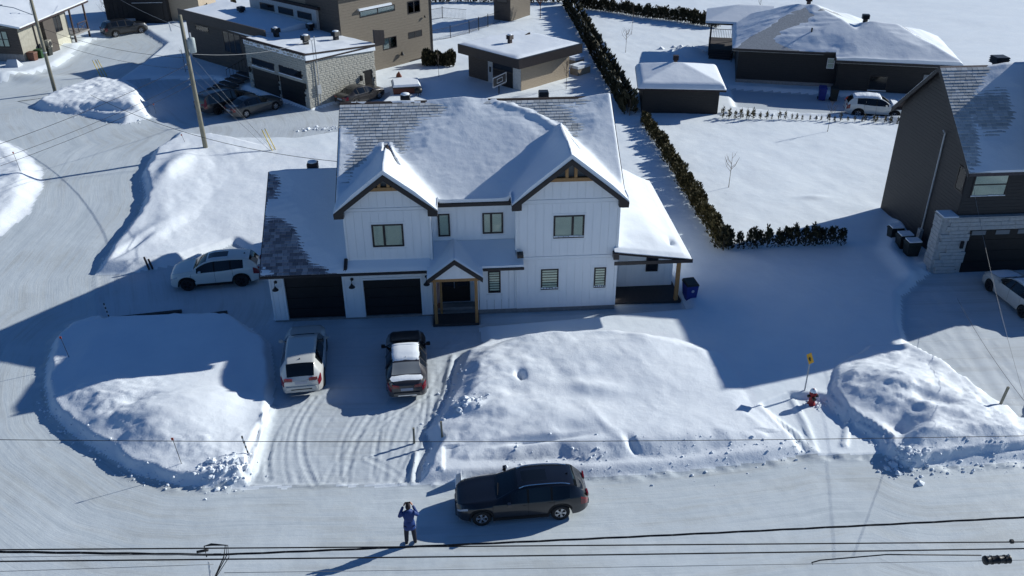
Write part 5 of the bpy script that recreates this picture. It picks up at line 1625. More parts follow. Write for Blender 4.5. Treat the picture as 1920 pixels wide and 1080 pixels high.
# --- stone garage house (frame: x along its sunny side wall, y along its garage front)
sg = local(empty("modern_house", (-12.45, 34.09, 0), rad(44), "modern house with a pale stone garage block and a tall tan boarded block", "house"))
b = MB()
b.box(0.12, 7.15, 0.12, 8.7, -0.4, 3.9)
b.build("garage_block", "mortar", sg)
def coursed(parent, m, o, u, n, length, zf, z0, holes, big, course=0.185, lens=(0.30, 0.62), seed=5, name="stone_block", t=0.12):
    """stone blocks laid in courses; the first ones as single parts up to `big`, the rest as one part"""
    random.seed(seed)
    rest = MB(); k = 0; shared = {}
    c = 0; z = z0
    while z < 6:
        h = course * (0.85 + 0.3 * random.random()); a = -random.random() * 0.4
        if z > max(zf(0), zf(length)): break
        while a < length:
            w = lens[0] + (lens[1] - lens[0]) * random.random()
            a0, a1 = max(0, a), min(length, a + w - 0.018); a += w
            zt = min(z + h - 0.016, zf((a0 + a1) / 2) - 0.01)
            if a1 - a0 < 0.06 or zt - z < 0.05: continue
            if any(q[0] < (a0 + a1) / 2 < q[1] and q[2] < (z + zt) / 2 < q[3] for q in holes):
                continue
            for q in holes:
                if q[2] < (z + zt) / 2 < q[3]:
                    if a0 < q[0] < a1: a1 = q[0] - 0.01
                    if a0 < q[1] < a1: a0 = q[1] + 0.01
            if a1 - a0 < 0.06: continue
            pr = t - 0.02 + 0.02 * random.random()
            vs, fs = plane_piece(o, u, n, [(a0, z), (a1, z), (a1, zt), (a0, zt)], -0.02, pr)
            # rough face: middle pushed out
            cxp = plane_piece(o, u, n, [(a0 + (a1 - a0) * .2, z + (zt - z) * .25), (a1 - (a1 - a0) * .25, z + (zt - z) * .2), (a1 - (a1 - a0) * .2, zt - (zt - z) * .3), (a0 + (a1 - a0) * .25, zt - (zt - z) * .2)], 0, pr + 0.010 + 0.012 * random.random())[0][4:]
            vs = vs + cxp
            fs = [f for f in fs if f != (7, 6, 5, 4)] + [(4, 5, 9, 8), (5, 6, 10, 9), (6, 7, 11, 10), (7, 4, 8, 11), (8, 9, 10, 11)]
            if k < big:
                MB().add(vs, fs).build(name, m, parent); k += 1
            else:
                rest.add(vs, fs)
        z += h
    if rest.v:
        o_ = rest.build(name, m, parent); o_["kind"] = "stuff"
Dr = (5.88, 6.74, 0.1, 2.08)
coursed(sg, "stone_face", (0, 0.12, 0), (1, 0), (0, -1), 7.15, lambda a: 4.5 - 0.075 * a, 0.0, [Dr], 290)
GDs = [(4.28, 8.05, -0.2, 2.2), (0.62, 4.0, -0.2, 2.25), (4.6, 7.9, 2.45, 3.1), (0.7, 3.9, 2.5, 3.15)]
coursed(sg, "stone_face", (0.12, 0, 0), (0, 1), (-1, 0), 8.7, lambda a: 4.62, 0.0, GDs, 0, seed=9)
for (a0, a1, z0, z1) in GDs[:2]:
    dd = MB().box(0.06, 0.11, a0, a1, z0, z1).build("garage_door", "door_black", sg)
    for k in range(4):
        h = (z1 - z0) / 4
        MB().box(0.035, 0.059, a0 + .03, a1 - .03, z0 + k * h + .015, z0 + (k + 1) * h - .015).build("door_panel", "door_black", dd)
for (a0, a1, z0, z1) in GDs[2:]:
    window(sg, (0.05, 0, 0), (0, 1), (-1, 0), a0, a1, z0, z1, dark=True)
    box("window_sill", "roof_snow", sg, -0.08, 0.1, a0, a1, z0 - 0.07, z0 - 0.003)
MB().box(Dr[0], Dr[1], 0.06, 0.11, 0.1, 2.08).build("side_door", "door_black", sg)
MB().lathe([(0.07, -0.02), (0.07, -0.07)], (5.45, 0.0, 1.75), 8, 'y').build("wall_lamp", "black_metal", sg)
MB().box(5.36, 5.54, -0.2, -0.04, 1.35, 1.78).build("wall_lamp", "black_metal", sg)
for a in (8.35, 4.14, 0.3):
    MB().box(-0.14, -0.02, a - 0.09, a + 0.09, 1.75, 2.2).build("wall_lamp", "black_metal", sg)
# meter, conduit and service mast
MB().tube([(1.05, -0.1, 0.2), (1.05, -0.1, 5.9)], 0.04, 8).build("service_mast", "galv", sg)
MB().tube([(0.80, -0.1, 0.2), (0.80, -0.1, 5.6)], 0.03, 8).build("service_mast", "galv", sg)
MB().box(0.78, 1.14, -0.2, -0.04, 1.2, 1.95).build("electric_meter", "galv", sg)
# garage roof: snow in a low parapet, shallow slope
def rf_s(x, y):
    return 4.42 - 0.07 * x + 0.0 * y
tr = MB()
tr.box(-0.14, 0.0, -0.14, 8.85, 4.55, 4.72); tr.box(0.001, 7.3, -0.14, 0.0, 3.95, 4.08)
tr.prism([(0.0, 4.55), (7.3, 4.0), (7.3, 4.14), (0.0, 4.70)], 'y', -0.15, -0.141)
tr.build("coping", "ridge_dark", sg)
def sn_s(X, Y):
    r = rf_s(X, Y)
    t = 0.20 + 0.07 * fbm(X * 0.6, Y * 0.6, 101, 3) + 0.10 * sstep(4, 7, X)
    t *= np.clip((X + 0.02) / 0.25 + 0.3, 0, 1)
    return r + t, r
roof_grid("snow_layer", sg, snap(0.0, 7.2, 0.16), snap(-0.12, 8.8, 0.16), sn_s, lambda x, y: x > -9, "roof_snow", 0.3)
for (x, y) in ((2.6, 7.6), (6.3, 7.7), (5.8, 3.4), (2.6, 3.35)):
    roof_vent(sg, x, y, rf_s(x, y) + 0.42, "black_metal", 0.30, True)
# tan block
TX0, TX1, TY0, TY1 = 7.15, 18.0, 4.42, 13.5
MB().box(TX0, TX1, TY0, TY1, -0.6, 7.3).build("tan_block", "tan_board", sg)
tw = [(11.8, 13.5, 2.03, 3.1), (15.02, 16.75, 2.52, 3.12), (9.4, 13.55, 5.38, 5.95), (15.1, 16.68, 4.79, 5.92), (10.95, 13.5, -0.35, 0.28), (15.0, 16.8, -0.25, 0.42)]
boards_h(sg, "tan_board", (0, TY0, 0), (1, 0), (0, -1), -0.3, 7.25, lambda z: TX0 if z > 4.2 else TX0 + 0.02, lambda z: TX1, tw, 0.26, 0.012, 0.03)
for i, w in enumerate(tw):
    window(sg, (0, TY0, 0), (1, 0), (0, -1), *w, mull=((w[0] + w[1]) / 2,) if i not in (4,) else ((w[0] * 2 + w[1]) / 3, (w[0] + 2 * w[1]) / 3), dark=i in (1, 5, 4), blind=None if i in (1, 4, 5) else "fine")
MB().box(TX1 - 0.05, TX1 + 0.08, TY0 - 0.10, TY0 - 0.04, -0.3, 7.3).build("downspout", "black_trim", sg)
MB().lathe([(0.05, 4.6), (0.12, 4.45), (0.1, 4.42)], (17.1, TY0 - 0.2, -0.2), 8).build("wall_lamp", "black_metal", sg)
MB().lathe([(0.06, 1.25), (0.2, 0.95), (0.18, 0.92)], (13.9, TY0 - 0.25, 0.3), 8).build("wall_lamp", "black_metal", sg)
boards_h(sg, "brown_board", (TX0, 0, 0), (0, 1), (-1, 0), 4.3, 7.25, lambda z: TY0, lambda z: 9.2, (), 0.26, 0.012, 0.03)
MB().box(TX0 - 0.3, TX0 - 0.034, 7.4, 18.0, 3.9, 6.05).build("upper_wall", "stone_grey", sg)
for a0, a1 in ((8.1, 10.2), (10.9, 13.2), (13.9, 16.2)):
    window(sg, (TX0 - 0.3, 0, 0), (0, 1), (-1, 0), a0, a1, 5.05, 5.65, dark=True)
tp = MB(); tp.box(TX0 - 0.3, TX0 - 0.06, 7.1, 18.2, 6.051, 6.3); tp.box(TX0 - 0.1, TX1 + 0.2, TY0 - 0.35, TY0 - 0.05, 7.301, 7.6); tp.build("coping", "ridge_dark", sg)
box("snow_layer", "roof_snow", sg, 9.2, 13.0, TY0 - 0.3, TY0 - 0.06, 6.02, 6.2)
box("tan_block_snow", "roof_snow", sg, TX0, TX1, TY0, TY1, 7.31, 7.5)
# lower wall between the two blocks, left wing with a rising parapet
MB().prism([(7.3, 3.9), (8.4, 3.9), (8.4, 5.1), (7.3, 5.3)], 'y', -0.02, 0.16).build("parapet", "black_trim", sg)
LWX = 2.2
MB().box(LWX, LWX + 5, 8.71, 22.2, -0.4, 3.6).build("left_wing", "brown_board", sg)
boards_h(sg, "brown_board", (LWX, 0, 0), (0, 1), (-1, 0), 0.0, 4.1, lambda z: 8.72, lambda z: 22.2, [(18.2, 20.6, 3.2, 3.75), (12.9, 15.8, 1.9, 3.85)], 0.3, 0.014, 0.03)
window(sg, (LWX, 0, 0), (0, 1), (-1, 0), 18.2, 20.6, 3.2, 3.75, blind="fine")
window(sg, (LWX, 0, 0), (0, 1), (-1, 0), 12.9, 15.8, 1.9, 3.85, mull=(13.9, 14.85), dark=True)
MB().prism([(8.0, 5.05), (22.6, 5.0), (22.6, 4.0), (8.0, 4.35)], 'x', LWX - 0.5, LWX - 0.38).build("fascia", "brown_board", sg)
def sn_l(X, Y):
    r = 4.35 + 0.045 * (X - LWX) + 0.02 * (Y - 8.7)
    return r + 0.22 + 0.06 * fbm(X * 0.5, Y * 0.5, 103, 3), r
roof_grid("snow_layer", sg, snap(LWX - 0.37, LWX + 4.62, 0.25), snap(8.95, 22.4, 0.3), sn_l, lambda x, y: x > -9, "roof_snow", 0.3)
roof_vent(sg, 5.2, 17.0, 4.85, "black_metal", 0.3, False)
# entrance stairs in the shade between the blocks
for k in range(6):
    MB().box(-2.4 + k * 0.62, -1.82 + k * 0.62, 9.3 + 0.15 * k, 12.0, 0.0 + k * 0.16, 0.12 + k * 0.16).build("stair_slab", "dark_deck", sg)
rl = MB(); 
for k in range(7): rl.tube([(-0.2 + k * .34, 12.1, 0.4 + k * .1), (-0.2 + k * .34, 12.1, 1.3 + k * .1)], 0.02, 5)
rl.tube([(-0.2, 12.1, 1.3), (1.84, 12.1, 1.9)], 0.025, 5); rl.build("stair_rail", "black_metal", sg)

# --- flat-roofed garden shed
sc = local(empty("garden_shed", (5.23, 36.97, 0), rad(40), "flat-roofed tan garden shed with a deep dark fascia", "shed"))
MB().box(0.02, 6.06, 0.02, 6.8, -0.2, 2.6).build("wall", "brown_board", sc)
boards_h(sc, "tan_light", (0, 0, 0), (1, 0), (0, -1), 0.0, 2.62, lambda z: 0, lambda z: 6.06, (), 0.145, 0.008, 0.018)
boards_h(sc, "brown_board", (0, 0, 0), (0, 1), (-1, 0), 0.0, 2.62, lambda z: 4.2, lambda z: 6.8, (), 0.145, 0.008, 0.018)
MB().box(-0.05, -0.001, 3.55, 4.15, 0.0, 2.6).build("stone_pier", "stone_grey", sc); MB().box(-0.05, -0.001, 0.02, 0.95, 0.0, 2.6).build("stone_pier", "stone_grey", sc)
MB().box(-0.02, 0.015, 0.96, 3.54, 0.0, 1.6).build("shed_door", "door_black", sc)
window(sc, (0, 0, 0), (0, 1), (-1, 0), 0.98, 3.52, 1.68, 2.5, dark=True)
MB().box(-0.14, -0.05, 3.75, 3.9, 1.3, 1.75).build("wall_lamp", "black_metal", sc)
fz0, fz1 = 2.62, 3.42
f = MB(); f.box(-1.15, 6.75, -0.95, -0.75, fz0, fz1); f.box(-1.15, -0.95, -0.749, 6.2, fz0, fz1); f.box(6.55, 6.75, -0.749, 6.2, fz0, fz1); f.box(-1.15, 6.75, 6.201, 6.9, fz0, fz1)
f.build("fascia", "black_trim", sc)
MB().box(-0.94, 6.54, -0.74, 6.2, 2.63, 2.7).build("soffit", "black_trim", sc)
MB().box(-1.155, 6.76, -0.96, -0.7, 3.421, 3.45).build("coping", "alloy_dark", sc)
def sn_c(X, Y):
    r = 3.42 + 0 * X
    ed = np.minimum.reduce([X + 1.1, 6.6 - X, Y + 0.72, 6.8 - Y])
    return r + (0.14 + 0.05 * fbm(X * 0.5, Y * 0.5, 107, 3)) * np.clip(ed / 0.4 + 0.25, 0, 1), r
roof_grid("snow_layer", sc, snap(-1.1, 6.6, 0.2), snap(-0.72, 6.8, 0.2), sn_c, lambda x, y: x > -9, "roof_snow", 0.02)
roof_vent(sc, 1.95, 3.4, 3.75, "vent_brown", 0.24, True)
MB().add([(4.6, 4.6, 3.45), (5.6, 4.5, 3.45), (5.6, 4.5, 3.75)], [(0, 1, 2)]).add([(4.6, 4.7, 3.45), (5.6, 4.6, 3.45), (5.6, 4.6, 3.75)], [(0, 1, 2)]).build("roof_flashing", "vent_brown", sc)

# --- little tower shed by the pool
ts = local(empty("pool_house", (6.14, 64.49, 0), rad(51), "narrow tan boarded pool house beyond the black fence", "shed"))
MB().box(0.02, 4.0, 0.02, 2.3, -0.2, 4.2).build("wall", "brown_board", ts)
boards_h(ts, "tan_board", (0, 0, 0), (1, 0), (0, -1), 0.0, 4.2, lambda z: 0, lambda z: 4.0, (), 0.2, 0.01, 0.02)
boards_h(ts, "brown_board", (0, 0, 0), (0, 1), (-1, 0), 0.0, 4.2, lambda z: 0, lambda z: 2.3, [(0.4, 1.9, 2.3, 3.1)], 0.2, 0.01, 0.02)
window(ts, (0, 0, 0), (0, 1), (-1, 0), 0.4, 1.9, 2.3, 3.1, dark=True)
MB().box(-0.2, 4.2, -0.2, 2.5, 4.21, 4.5).build("roof", "black_trim", ts)
box("snow_layer", "roof_snow", ts, -0.15, 4.15, -0.15, 2.45, 4.501, 4.62)

# --- hip-roofed brown house on the right
hh = local(empty("hip_house", (24.51, 38.26, 0), rad(-16), "dark brown bungalow with snowy hipped roofs and a rear porch", "house"))
MB().box(0, 12, 0.02, 10.6, -0.2, 3.35).build("wall", "hip_board", hh)
MB().box(8.32, 17.4, -1.0, 7.4, -0.2, 3.0).build("wall", "hip_board", hh)
boards_h(hh, "hip_board", (0, 0.02, 0), (1, 0), (0, -1), 0.62, 3.3, lambda z: 0, lambda z: 8.3, [(7.5, 8.12, 1.9, 2.8)], 0.2, 0.012, 0.022)
boards_h(hh, "hip_board", (0, -1.0, 0), (1, 0), (0, -1), 0.2, 2.95, lambda z: 8.32, lambda z: 17.4, [(11.0, 12.5, 0.55, 1.75), (15.2, 16.1, 1.3, 2.1)], 0.2, 0.012, 0.022)
box("foundation", "concrete", hh, 0.0, 8.3, -0.03, 0.015, -0.2, 0.6)
window(hh, (0, 0.02, 0), (1, 0), (0, -1), 7.5, 8.12, 1.9, 2.8, horiz=(2.35,), blind="fine", frame="white_trim")
window(hh, (0, -1.0, 0), (1, 0), (0, -1), 11.0, 12.5, 0.55, 1.75, dark=True)
box("window_sill", "roof_snow", hh, 11.0, 12.5, -1.1, -1.05, 0.46, 0.53)
window(hh, (0, -1.0, 0), (1, 0), (0, -1), 15.2, 16.1, 1.3, 2.1, frosted=True, frame="hip_board")
RA, RB = (-0.6, 12.4, -0.6, 11.2), (6.2, 18.0, -1.6, 8.0)
def rf_h(x, y):
    return np.maximum(np.where((x >= RA[0]) & (x <= RA[1]) & (y >= RA[2]) & (y <= RA[3]), hip(x, y, RA, 3.40, 0.47), 0), np.where((x >= RB[0]) & (x <= RB[1]) & (y >= RB[2]) & (y <= RB[3]), hip(x, y, RB, 3.02, 0.45), 0))
def in_h(x, y):
    return ((x > RA[0]) & (x < RA[1]) & (y > RA[2]) & (y < RA[3])) | ((x > 8.0) & (x < RB[1]) & (y > RB[2]) & (y < RB[3]))
hx = snap(RA[0], RB[1], 0.14, (8.0, RA[1])); hy = snap(RB[2], RA[3], 0.14, (RA[2], RB[3]))
roof_grid("roof", hh, hx, hy, lambda X, Y: (rf_h(X, Y), rf_h(X, Y) - 0.12), in_h, "shingle", 0.10)
MB().box(RA[0], 8.0, RA[2] - 0.05, RA[2] - 0.001, 3.22, 3.42).box(8.0, RB[1], RB[2] - 0.05, RB[2] - 0.001, 2.84, 3.04).box(7.95, 7.999, RB[2] - 0.05, RA[2] - 0.05, 2.84, 3.2).build("fascia", "black_trim", hh)
BH1 = [(-0.5, -0.7), (0.2, 0.2), (2.3, 2.25), (5.5, 5.0), (6.2, 3.9), (5.6, 3.0), (3.7, 2.0), (2.7, 0.8), (4.2, -0.35), (7.7, -0.7)]
BH2 = [(11.8, 5.6), (12.6, 5.2), (15.2, 2.6), (15.0, 2.2), (12.2, 4.9)]
BH3 = [(6.4, 4.4), (7.0, 4.6), (9.0, 6.6), (8.6, 7.0)]
def sn_h(X, Y):
    r = rf_h(X, Y)
    sd = np.maximum.reduce([sd_poly(X, Y, q, 3.0) for q in (BH1, BH2, BH3)])
    d = -sd + 0.35 * fbm(X * 0.8, Y * 3.0, 111, 3)
    t = np.clip(d / 2.0, -0.2, 1) * 0.24
    sm = smooth2(np.where(r < 1, 3.0, r), 10)
    t += np.clip(sm - r, 0, 0.5) * (t > 0.05) + 0.06 * fbm(X * 0.5, Y * 0.5, 113, 3) * (t > 0.05)
    ed = np.minimum(X - RA[0], RB[1] - X)
    return r + np.maximum(t * np.clip(ed / 0.3 + 0.3, 0, 1), -0.04), r
roof_grid("snow_layer", hh, hx, hy, sn_h, in_h, "roof_snow", 0.02)
roof_vent(hh, 5.9, 6.4, 6.15, "vent_brown", 0.27, False); roof_vent(hh, 10.6, 3.8, 5.3, "black_metal", 0.30, False)
MB().tube([(6.0, 1.6, 4.3), (6.0, 1.6, 4.95)], 0.07, 8).build("roof_pipe", "black_metal", hh)
# rear porch with stairs
MB().box(-2.6, 1.6, 8.2, 13.4, 0.95, 1.10).build("porch_floor", "dark_deck", hh)
for x, y in ((-2.5, 8.3), (-2.5, 13.2), (-0.3, 8.3), (1.4, 13.2)):
    MB().box(x - 0.07, x + 0.07, y - 0.07, y + 0.07, 0.0, 3.45).build("porch_post", "black_trim", hh)
MB().box(-3.0, 3.0, 8.0, 13.8, 3.5, 3.7).build("porch_roof", "black_trim", hh)
def sn_p(X, Y):
    r = hip(X, Y, (-3.1, 6.5, 7.9, 13.9), 3.7, 0.36)
    return r + 0.16, r - 0.02
roof_grid("snow_layer", hh, snap(-3.1, 3.2, 0.25), snap(7.9, 13.9, 0.25), sn_p, lambda x, y: x > -99, "roof_snow", 0.02)
for (x0, y0, x1, y1) in ((-2.5, 8.4, -2.5, 13.1), (-2.4, 13.2, 1.3, 13.2)):
    rr = MB(); n_ = 22
    for k in range(n_ + 1):
        t = k / n_; rr.tube([(x0 + (x1 - x0) * t, y0 + (y1 - y0) * t, 1.12), (x0 + (x1 - x0) * t, y0 + (y1 - y0) * t, 1.95)], 0.015, 4)
    rr.tube([(x0, y0, 1.97), (x1, y1, 1.97)], 0.03, 5); rr.build("railing", "black_metal", hh)
for k in range(6):
    MB().box(-2.5, -0.4, 6.9 + k * 0.24, 7.14 + k * 0.24, 0.0, 0.16 * k + 0.14).build("stair_step", "dark_deck", hh)
MB().tube([(-0.35, 6.8, 1.0), (-0.35, 8.2, 2.0)], 0.03, 5).tube([(-0.35, 6.8, 0), (-0.35, 6.8, 1.0)], 0.03, 5).build("railing", "black_metal", hh)
box("rear_window", "dark_glass", hh, 0.3, 2.6, 7.95, 8.0, 0.3, 0.8)

# --- hip-roofed shed
s2 = local(empty("hip_shed", (14.45, 30.2, 0), rad(-9), "dark brown shed under a thick smooth cap of snow", "shed"))
MB().box(0.02, 6.0, 0.02, 5.6, -0.2, 2.4).build("wall", "hip_board", s2)
boards_h(s2, "hip_board", (0, 0, 0), (1, 0), (0, -1), 0.0, 2.38, lambda z: 0, lambda z: 6.0, (), 0.19, 0.01, 0.02)
boards_h(s2, "hip_board", (0, 0, 0), (0, 1), (-1, 0), 0.0, 2.38, lambda z: 0, lambda z: 5.6, (), 0.19, 0.01, 0.02)
R2 = (-0.45, 6.45, -0.45, 6.05)
rg = (snap(R2[0], R2[1], 0.14), snap(R2[2], R2[3], 0.14))
roof_grid("roof", s2, *rg, lambda X, Y: (hip(X, Y, R2, 2.42, 0.30), hip(X, Y, R2, 2.42, 0.30) - 0.1), lambda x, y: x > -9, "ridge_dark", 0.06)
def sn_2(X, Y):
    r = hip(X, Y, R2, 2.42, 0.30)
    ed = np.minimum.reduce([X - R2[0], R2[1] - X, Y - R2[2], R2[3] - Y])
    sm = smooth2(r, 14)
    return r + (0.30 + 0.03 * fbm(X * 0.6, Y * 0.6, 117, 3)) * np.clip((ed / 0.35), 0, 1) ** 0.5 * 0.9 + 0.06, r
roof_grid("snow_layer", s2, *rg, sn_2, lambda x, y: x > -9, "roof_snow", 0.02)
roof_vent(s2, 2.7, 3.6, 3.55, "vent_brown", 0.22, False)

# --- charcoal house at the right edge
rh = empty("charcoal_house", (27.0, 6.4, 0), 0, "charcoal boarded house with a stone-faced garage at the right edge", "house")
EX = 25.36
MB().box(EX, 40, 2.6, 10.4, -0.2, 6.2).build("wall", "char_board", rh)
MB().prism([(2.6, 6.2), (10.4, 6.2), (10.4, 6.8), (6.9, 9.85), (2.6, 6.3)], 'x', EX, 40).build("wall", "char_board", rh)
gl = lambda z: 2.62 if z < 6.25 else 2.62 + (z - 6.25) / 0.84
gr_ = lambda z: 10.38 if z < 6.85 else 10.38 - (z - 6.85) / 0.87
sw = [(2.66, 3.42, 4.5, 5.8)]
boards_h(rh, "char_board", (EX, 0, 0), (0, 1), (-1, 0), 0.35, 9.8, gl, gr_, sw, 0.19, 0.007, 0.018)
fwn = [(25.75, 27.62, 4.3, 5.7)]
boards_h(rh, "char_board", (0, 2.6, 0), (1, 0), (0, -1), 3.34, 6.0, lambda z: EX, lambda z: 40, fwn, 0.19, 0.007, 0.018)
window(rh, (EX, 0, 0), (0, 1), (-1, 0), *sw[0], blind="fine", snow=False)
window(rh, (0, 2.6, 0), (1, 0), (0, -1), *fwn[0], horiz=(5.0,), blind="fine", frame="black_trim", snow=True)
box("foundation", "concrete", rh, EX - 0.02, EX - 0.0005, 2.6, 10.4, -0.2, 0.33)
for (y0, z0, y1, z1) in ((2.0, 5.86, 6.9, 9.97), (10.95, 6.5, 6.9, 9.97)):
    MB().prism([(y0, z0), (y1, z1), (y1, z1 - 0.28), (y0, z0 - 0.28)], 'x', EX - 0.35, EX - 0.31).build("bargeboard", "char_board", rh)
def rf_r(x, y):
    return np.where(y < 6.9, 5.88 + 0.836 * (y - 2.0), 9.98 - 0.86 * (y - 6.9))
rgr = (snap(EX - 0.34, 40.2, 0.12), snap(2.0, 10.95, 0.12, (6.9,)))
roof_grid("roof", rh, *rgr, lambda X, Y: (rf_r(X, Y), rf_r(X, Y) - 0.12), lambda x, y: x > -9, "shingle_brown", 0.06)
BR = [(24.8, 7.1), (27.7, 7.0), (27.0, 6.3), (26.1, 5.3), (25.8, 4.6), (25.84, 3.7), (25.6, 2.6), (25.2, 2.3), (24.8, 4.0)]
BR2 = [(26.1, 5.1), (27.1, 5.5), (28.1, 5.5), (28.0, 4.5), (27.2, 3.95), (26.5, 3.85), (26.2, 4.3)]
ok3 = inside_any([BR, BR2])
csr = 1 / math.hypot(1, 0.836)
tabs("shingles", rh, lambda a, s: (Vector((EX - 0.34 + a, 2.0 + s * csr, 5.88 + 0.836 * s * csr)), Vector((0, -0.836, 1)).normalized(), Vector((0, 1, 0.836)).normalized(), Vector((1, 0, 0))), 5.2, 6.38, lambda a, s: ok3(EX - 0.34 + a, 2.0 + s * csr), "shingle_tab", 0.19, 0.29, 11)
def sn_r(X, Y):
    r = rf_r(X, Y)
    t = bare_th(X, Y, [BR, BR2], 0.12, 0.9)
    t *= np.clip((X - EX + 0.34) / 0.12 + 0.2, 0, 1)
    return r + np.maximum(t, -0.03), r
roof_grid("snow_layer", rh, *rgr, sn_r, lambda x, y: x > -9, "roof_snow", 0.01)
roof_vent(rh, 28.6, 7.5, 9.75, "black_metal", 0.36, False)
roof_vent(rh, 31.2, 7.5, 9.75, "black_metal", 0.36, False)
# added front gable wing, unseen and guessed, shaped to throw the yard's shadow
MB().box(29.3, 32.0, 0.75, 2.59, 5.0, 7.7).build("added_wing_wall", "char_board", rh)
MB().prism([(29.3, 7.7), (32.6, 7.7), (30.3, 10.3), (29.3, 9.2)], 'y', 0.75, 4.3).build("added_wing_wall", "char_board", rh)
MB().prism([(29.0, 9.39), (30.3, 10.72), (33.3, 7.65), (33.3, 7.45), (30.3, 10.5), (29.0, 9.19)], 'y', 0.33, 3.6).prism([(30.15, 10.57), (30.3, 10.72), (32.0, 9.0), (32.0, 8.8)], 'y', 3.6, 7.4).build("added_wing_roof", "shingle_brown", rh)
for x in (31.6, 32.0):
    MB().box(x - .08, x + .08, 0.8, 0.96, 0.0, 5.0).build("porch_post", "timber", rh)  # posts that carry the added, unseen wing
# stone face of the garage
MB().box(24.62, 40, 2.46, 2.597, -0.2, 3.25).build("garage_wall", "stone_grey", rh)
MB().box(24.62, EX - 0.03, 2.597, 3.2, -0.2, 3.25).build("garage_wall", "stone_grey", rh)
GDr = (26.2, 30.2, -0.2, 2.6)
coursed(rh, "stone_grey", (0, 2.46, 0), (1, 0), (0, -1), 40, lambda a: 3.22, 0.02, [GDr, (-1, 24.6, -1, 9), (31.0, 50, -1, 9)], 200, 0.22, (0.5, 1.1), 21)
coursed(rh, "stone_grey", (24.62, 2.46, 0), (0, 1), (-1, 0), 0.74, lambda a: 3.22, 0.02, [], 60, 0.22, (0.5, 1.1), 22)
MB().box(24.5, 26.05, 2.3, 3.25, 3.251, 3.30).box(26.051, 40, 2.3, 2.59, 3.251, 3.30).build("coping", "stone_grey", rh)
box("snow_layer", "roof_snow", rh, 24.53, EX - 0.04, 2.33, 3.2, 3.301, 3.36)
dd = MB().box(GDr[0], GDr[1], 2.43, 2.455, 0.0, 2.6).build("garage_door", "door_black", rh)
for k in range(4):
    MB().box(GDr[0] + .03, GDr[1] - .03, 2.41, 2.429, 0.02 + k * .65, 0.62 + k * .65).build("door_panel", "door_black", dd)
for x in (26.3, 27.6, 28.8):
    MB().box(x, x + 0.75, 2.395, 2.409, 2.22, 2.46).build("door_pane", "frosted_glass", dd)
MB().box(25.75, 25.9, 2.2, 2.3, 1.55, 1.95).build("wall_lamp", "black_metal", rh)
MB().tube([(EX - 0.08, 5.35, 0.7), (EX - 0.08, 5.35, 6.8), (EX - 0.25, 5.3, 7.0)], 0.045, 8).build("service_mast", "galv", rh)
MB().box(EX - 0.22, EX - 0.04, 5.2, 5.5, 0.5, 1.25).build("electric_meter", "galv", rh)

# --- beige house, top left
tl = local(empty("beige_house", (-42.17, 51.05, 0), rad(78), "beige rendered house with a snowy roof and a raised porch at the left edge", "house"))
MB().box(0.03, 4.4, 0.03, 9, -0.2, 3.55).build("wall", "beige_wall", tl)
MB().box(4.4, 7.9, 0.0, 9, -0.2, 3.6).build("wall", "beige_wall", tl)
box("plinth", "cream_base", tl, 4.95, 7.9, -0.04, -0.001, -0.2, 1.15)
box("corner_bay", "brown_board", tl, 3.3, 4.95, -0.5, -0.042, -0.2, 3.5)
boards_h(tl, "brown_board", (0, 0, 0), (0, 1), (-1, 0), 1.05, 3.5, lambda z: 0.0, lambda z: 9, [(1.15, 2.4, 1.7, 3.25)], 0.24, 0.012, 0.025)
window(tl, (0, 0, 0), (0, 1), (-1, 0), 1.15, 2.4, 1.7, 3.25, mull=(1.78,), horiz=(2.45,), blind="fine")
box("plinth", "concrete", tl, -0.03, 0.0, 0.0, 9, -0.2, 1.02)
window(tl, (0, 0, 0), (1, 0), (0, -1), 5.55, 6.85, 1.85, 3.4, mull=(6.2,), dark=True)
MB().box(2.3, 2.42, -0.06, -0.0, 0.6, 3.5).build("downspout", "black_trim", tl)
def sn_t(X, Y):
    r = 3.62 + 0.16 * (Y + 0.7) + 0.03 * X
    return r + 0.16 + 0.05 * fbm(X * 0.5, Y * 0.5, 121, 3), r
roof_grid("snow_layer", tl, snap(-0.5, 11.0, 0.25), snap(-0.7, 9, 0.25), sn_t, lambda x, y: x > -9, "roof_snow", 0.04)
MB().prism([(-0.6, 3.5), (11.1, 3.85), (11.1, 4.0), (-0.6, 3.64)], 'y', -0.8, -0.705).build("fascia", "vent_brown", tl)
MB().box(7.95, 10.7, -0.5, 4, 1.0, 1.16).build("porch_floor", "concrete", tl)
for x in (7.98, 10.55):
    MB().box(x, x + 0.14, -0.45, -0.3, -0.1, 3.8).build("porch_post", "vent_brown", tl)
rr = MB(); rr.tube([(8.9, -0.4, 2.05), (10.55, -0.4, 2.05)], 0.05, 5); rr.tube([(8.9, -0.4, 1.2), (10.55, -0.4, 2.0)], 0.03, 5); rr.tube([(8.9, -0.4, 2.0), (10.55, -0.4, 1.2)], 0.03, 5); rr.tube([(8.9, -0.4, 1.1), (8.9, -0.4, 2.1)], 0.05, 5)
rr.build("railing", "vent_brown", tl)
hp = MB().box(2.7, 3.25, -0.95, -0.55, 1.0, 1.75).build("heat_pump", "beige_wall", tl)
MB().lathe([(0.24, -0.96), (0.24, -0.985)], (2.97, 0, 1.38), 14, 'y').build("fan_grille", "black_metal", hp)
MB().tube([(3.6, 0.6, 4.0), (3.6, 0.6, 5.2)], 0.03, 6).tube([(3.6, 0.6, 5.2), (3.9, 0.6, 5.3), (4.1, 0.6, 5.1), (3.9, 0.6, 4.85), (3.6, 0.6, 4.8)], 0.03, 6).build("service_mast", "galv", tl)

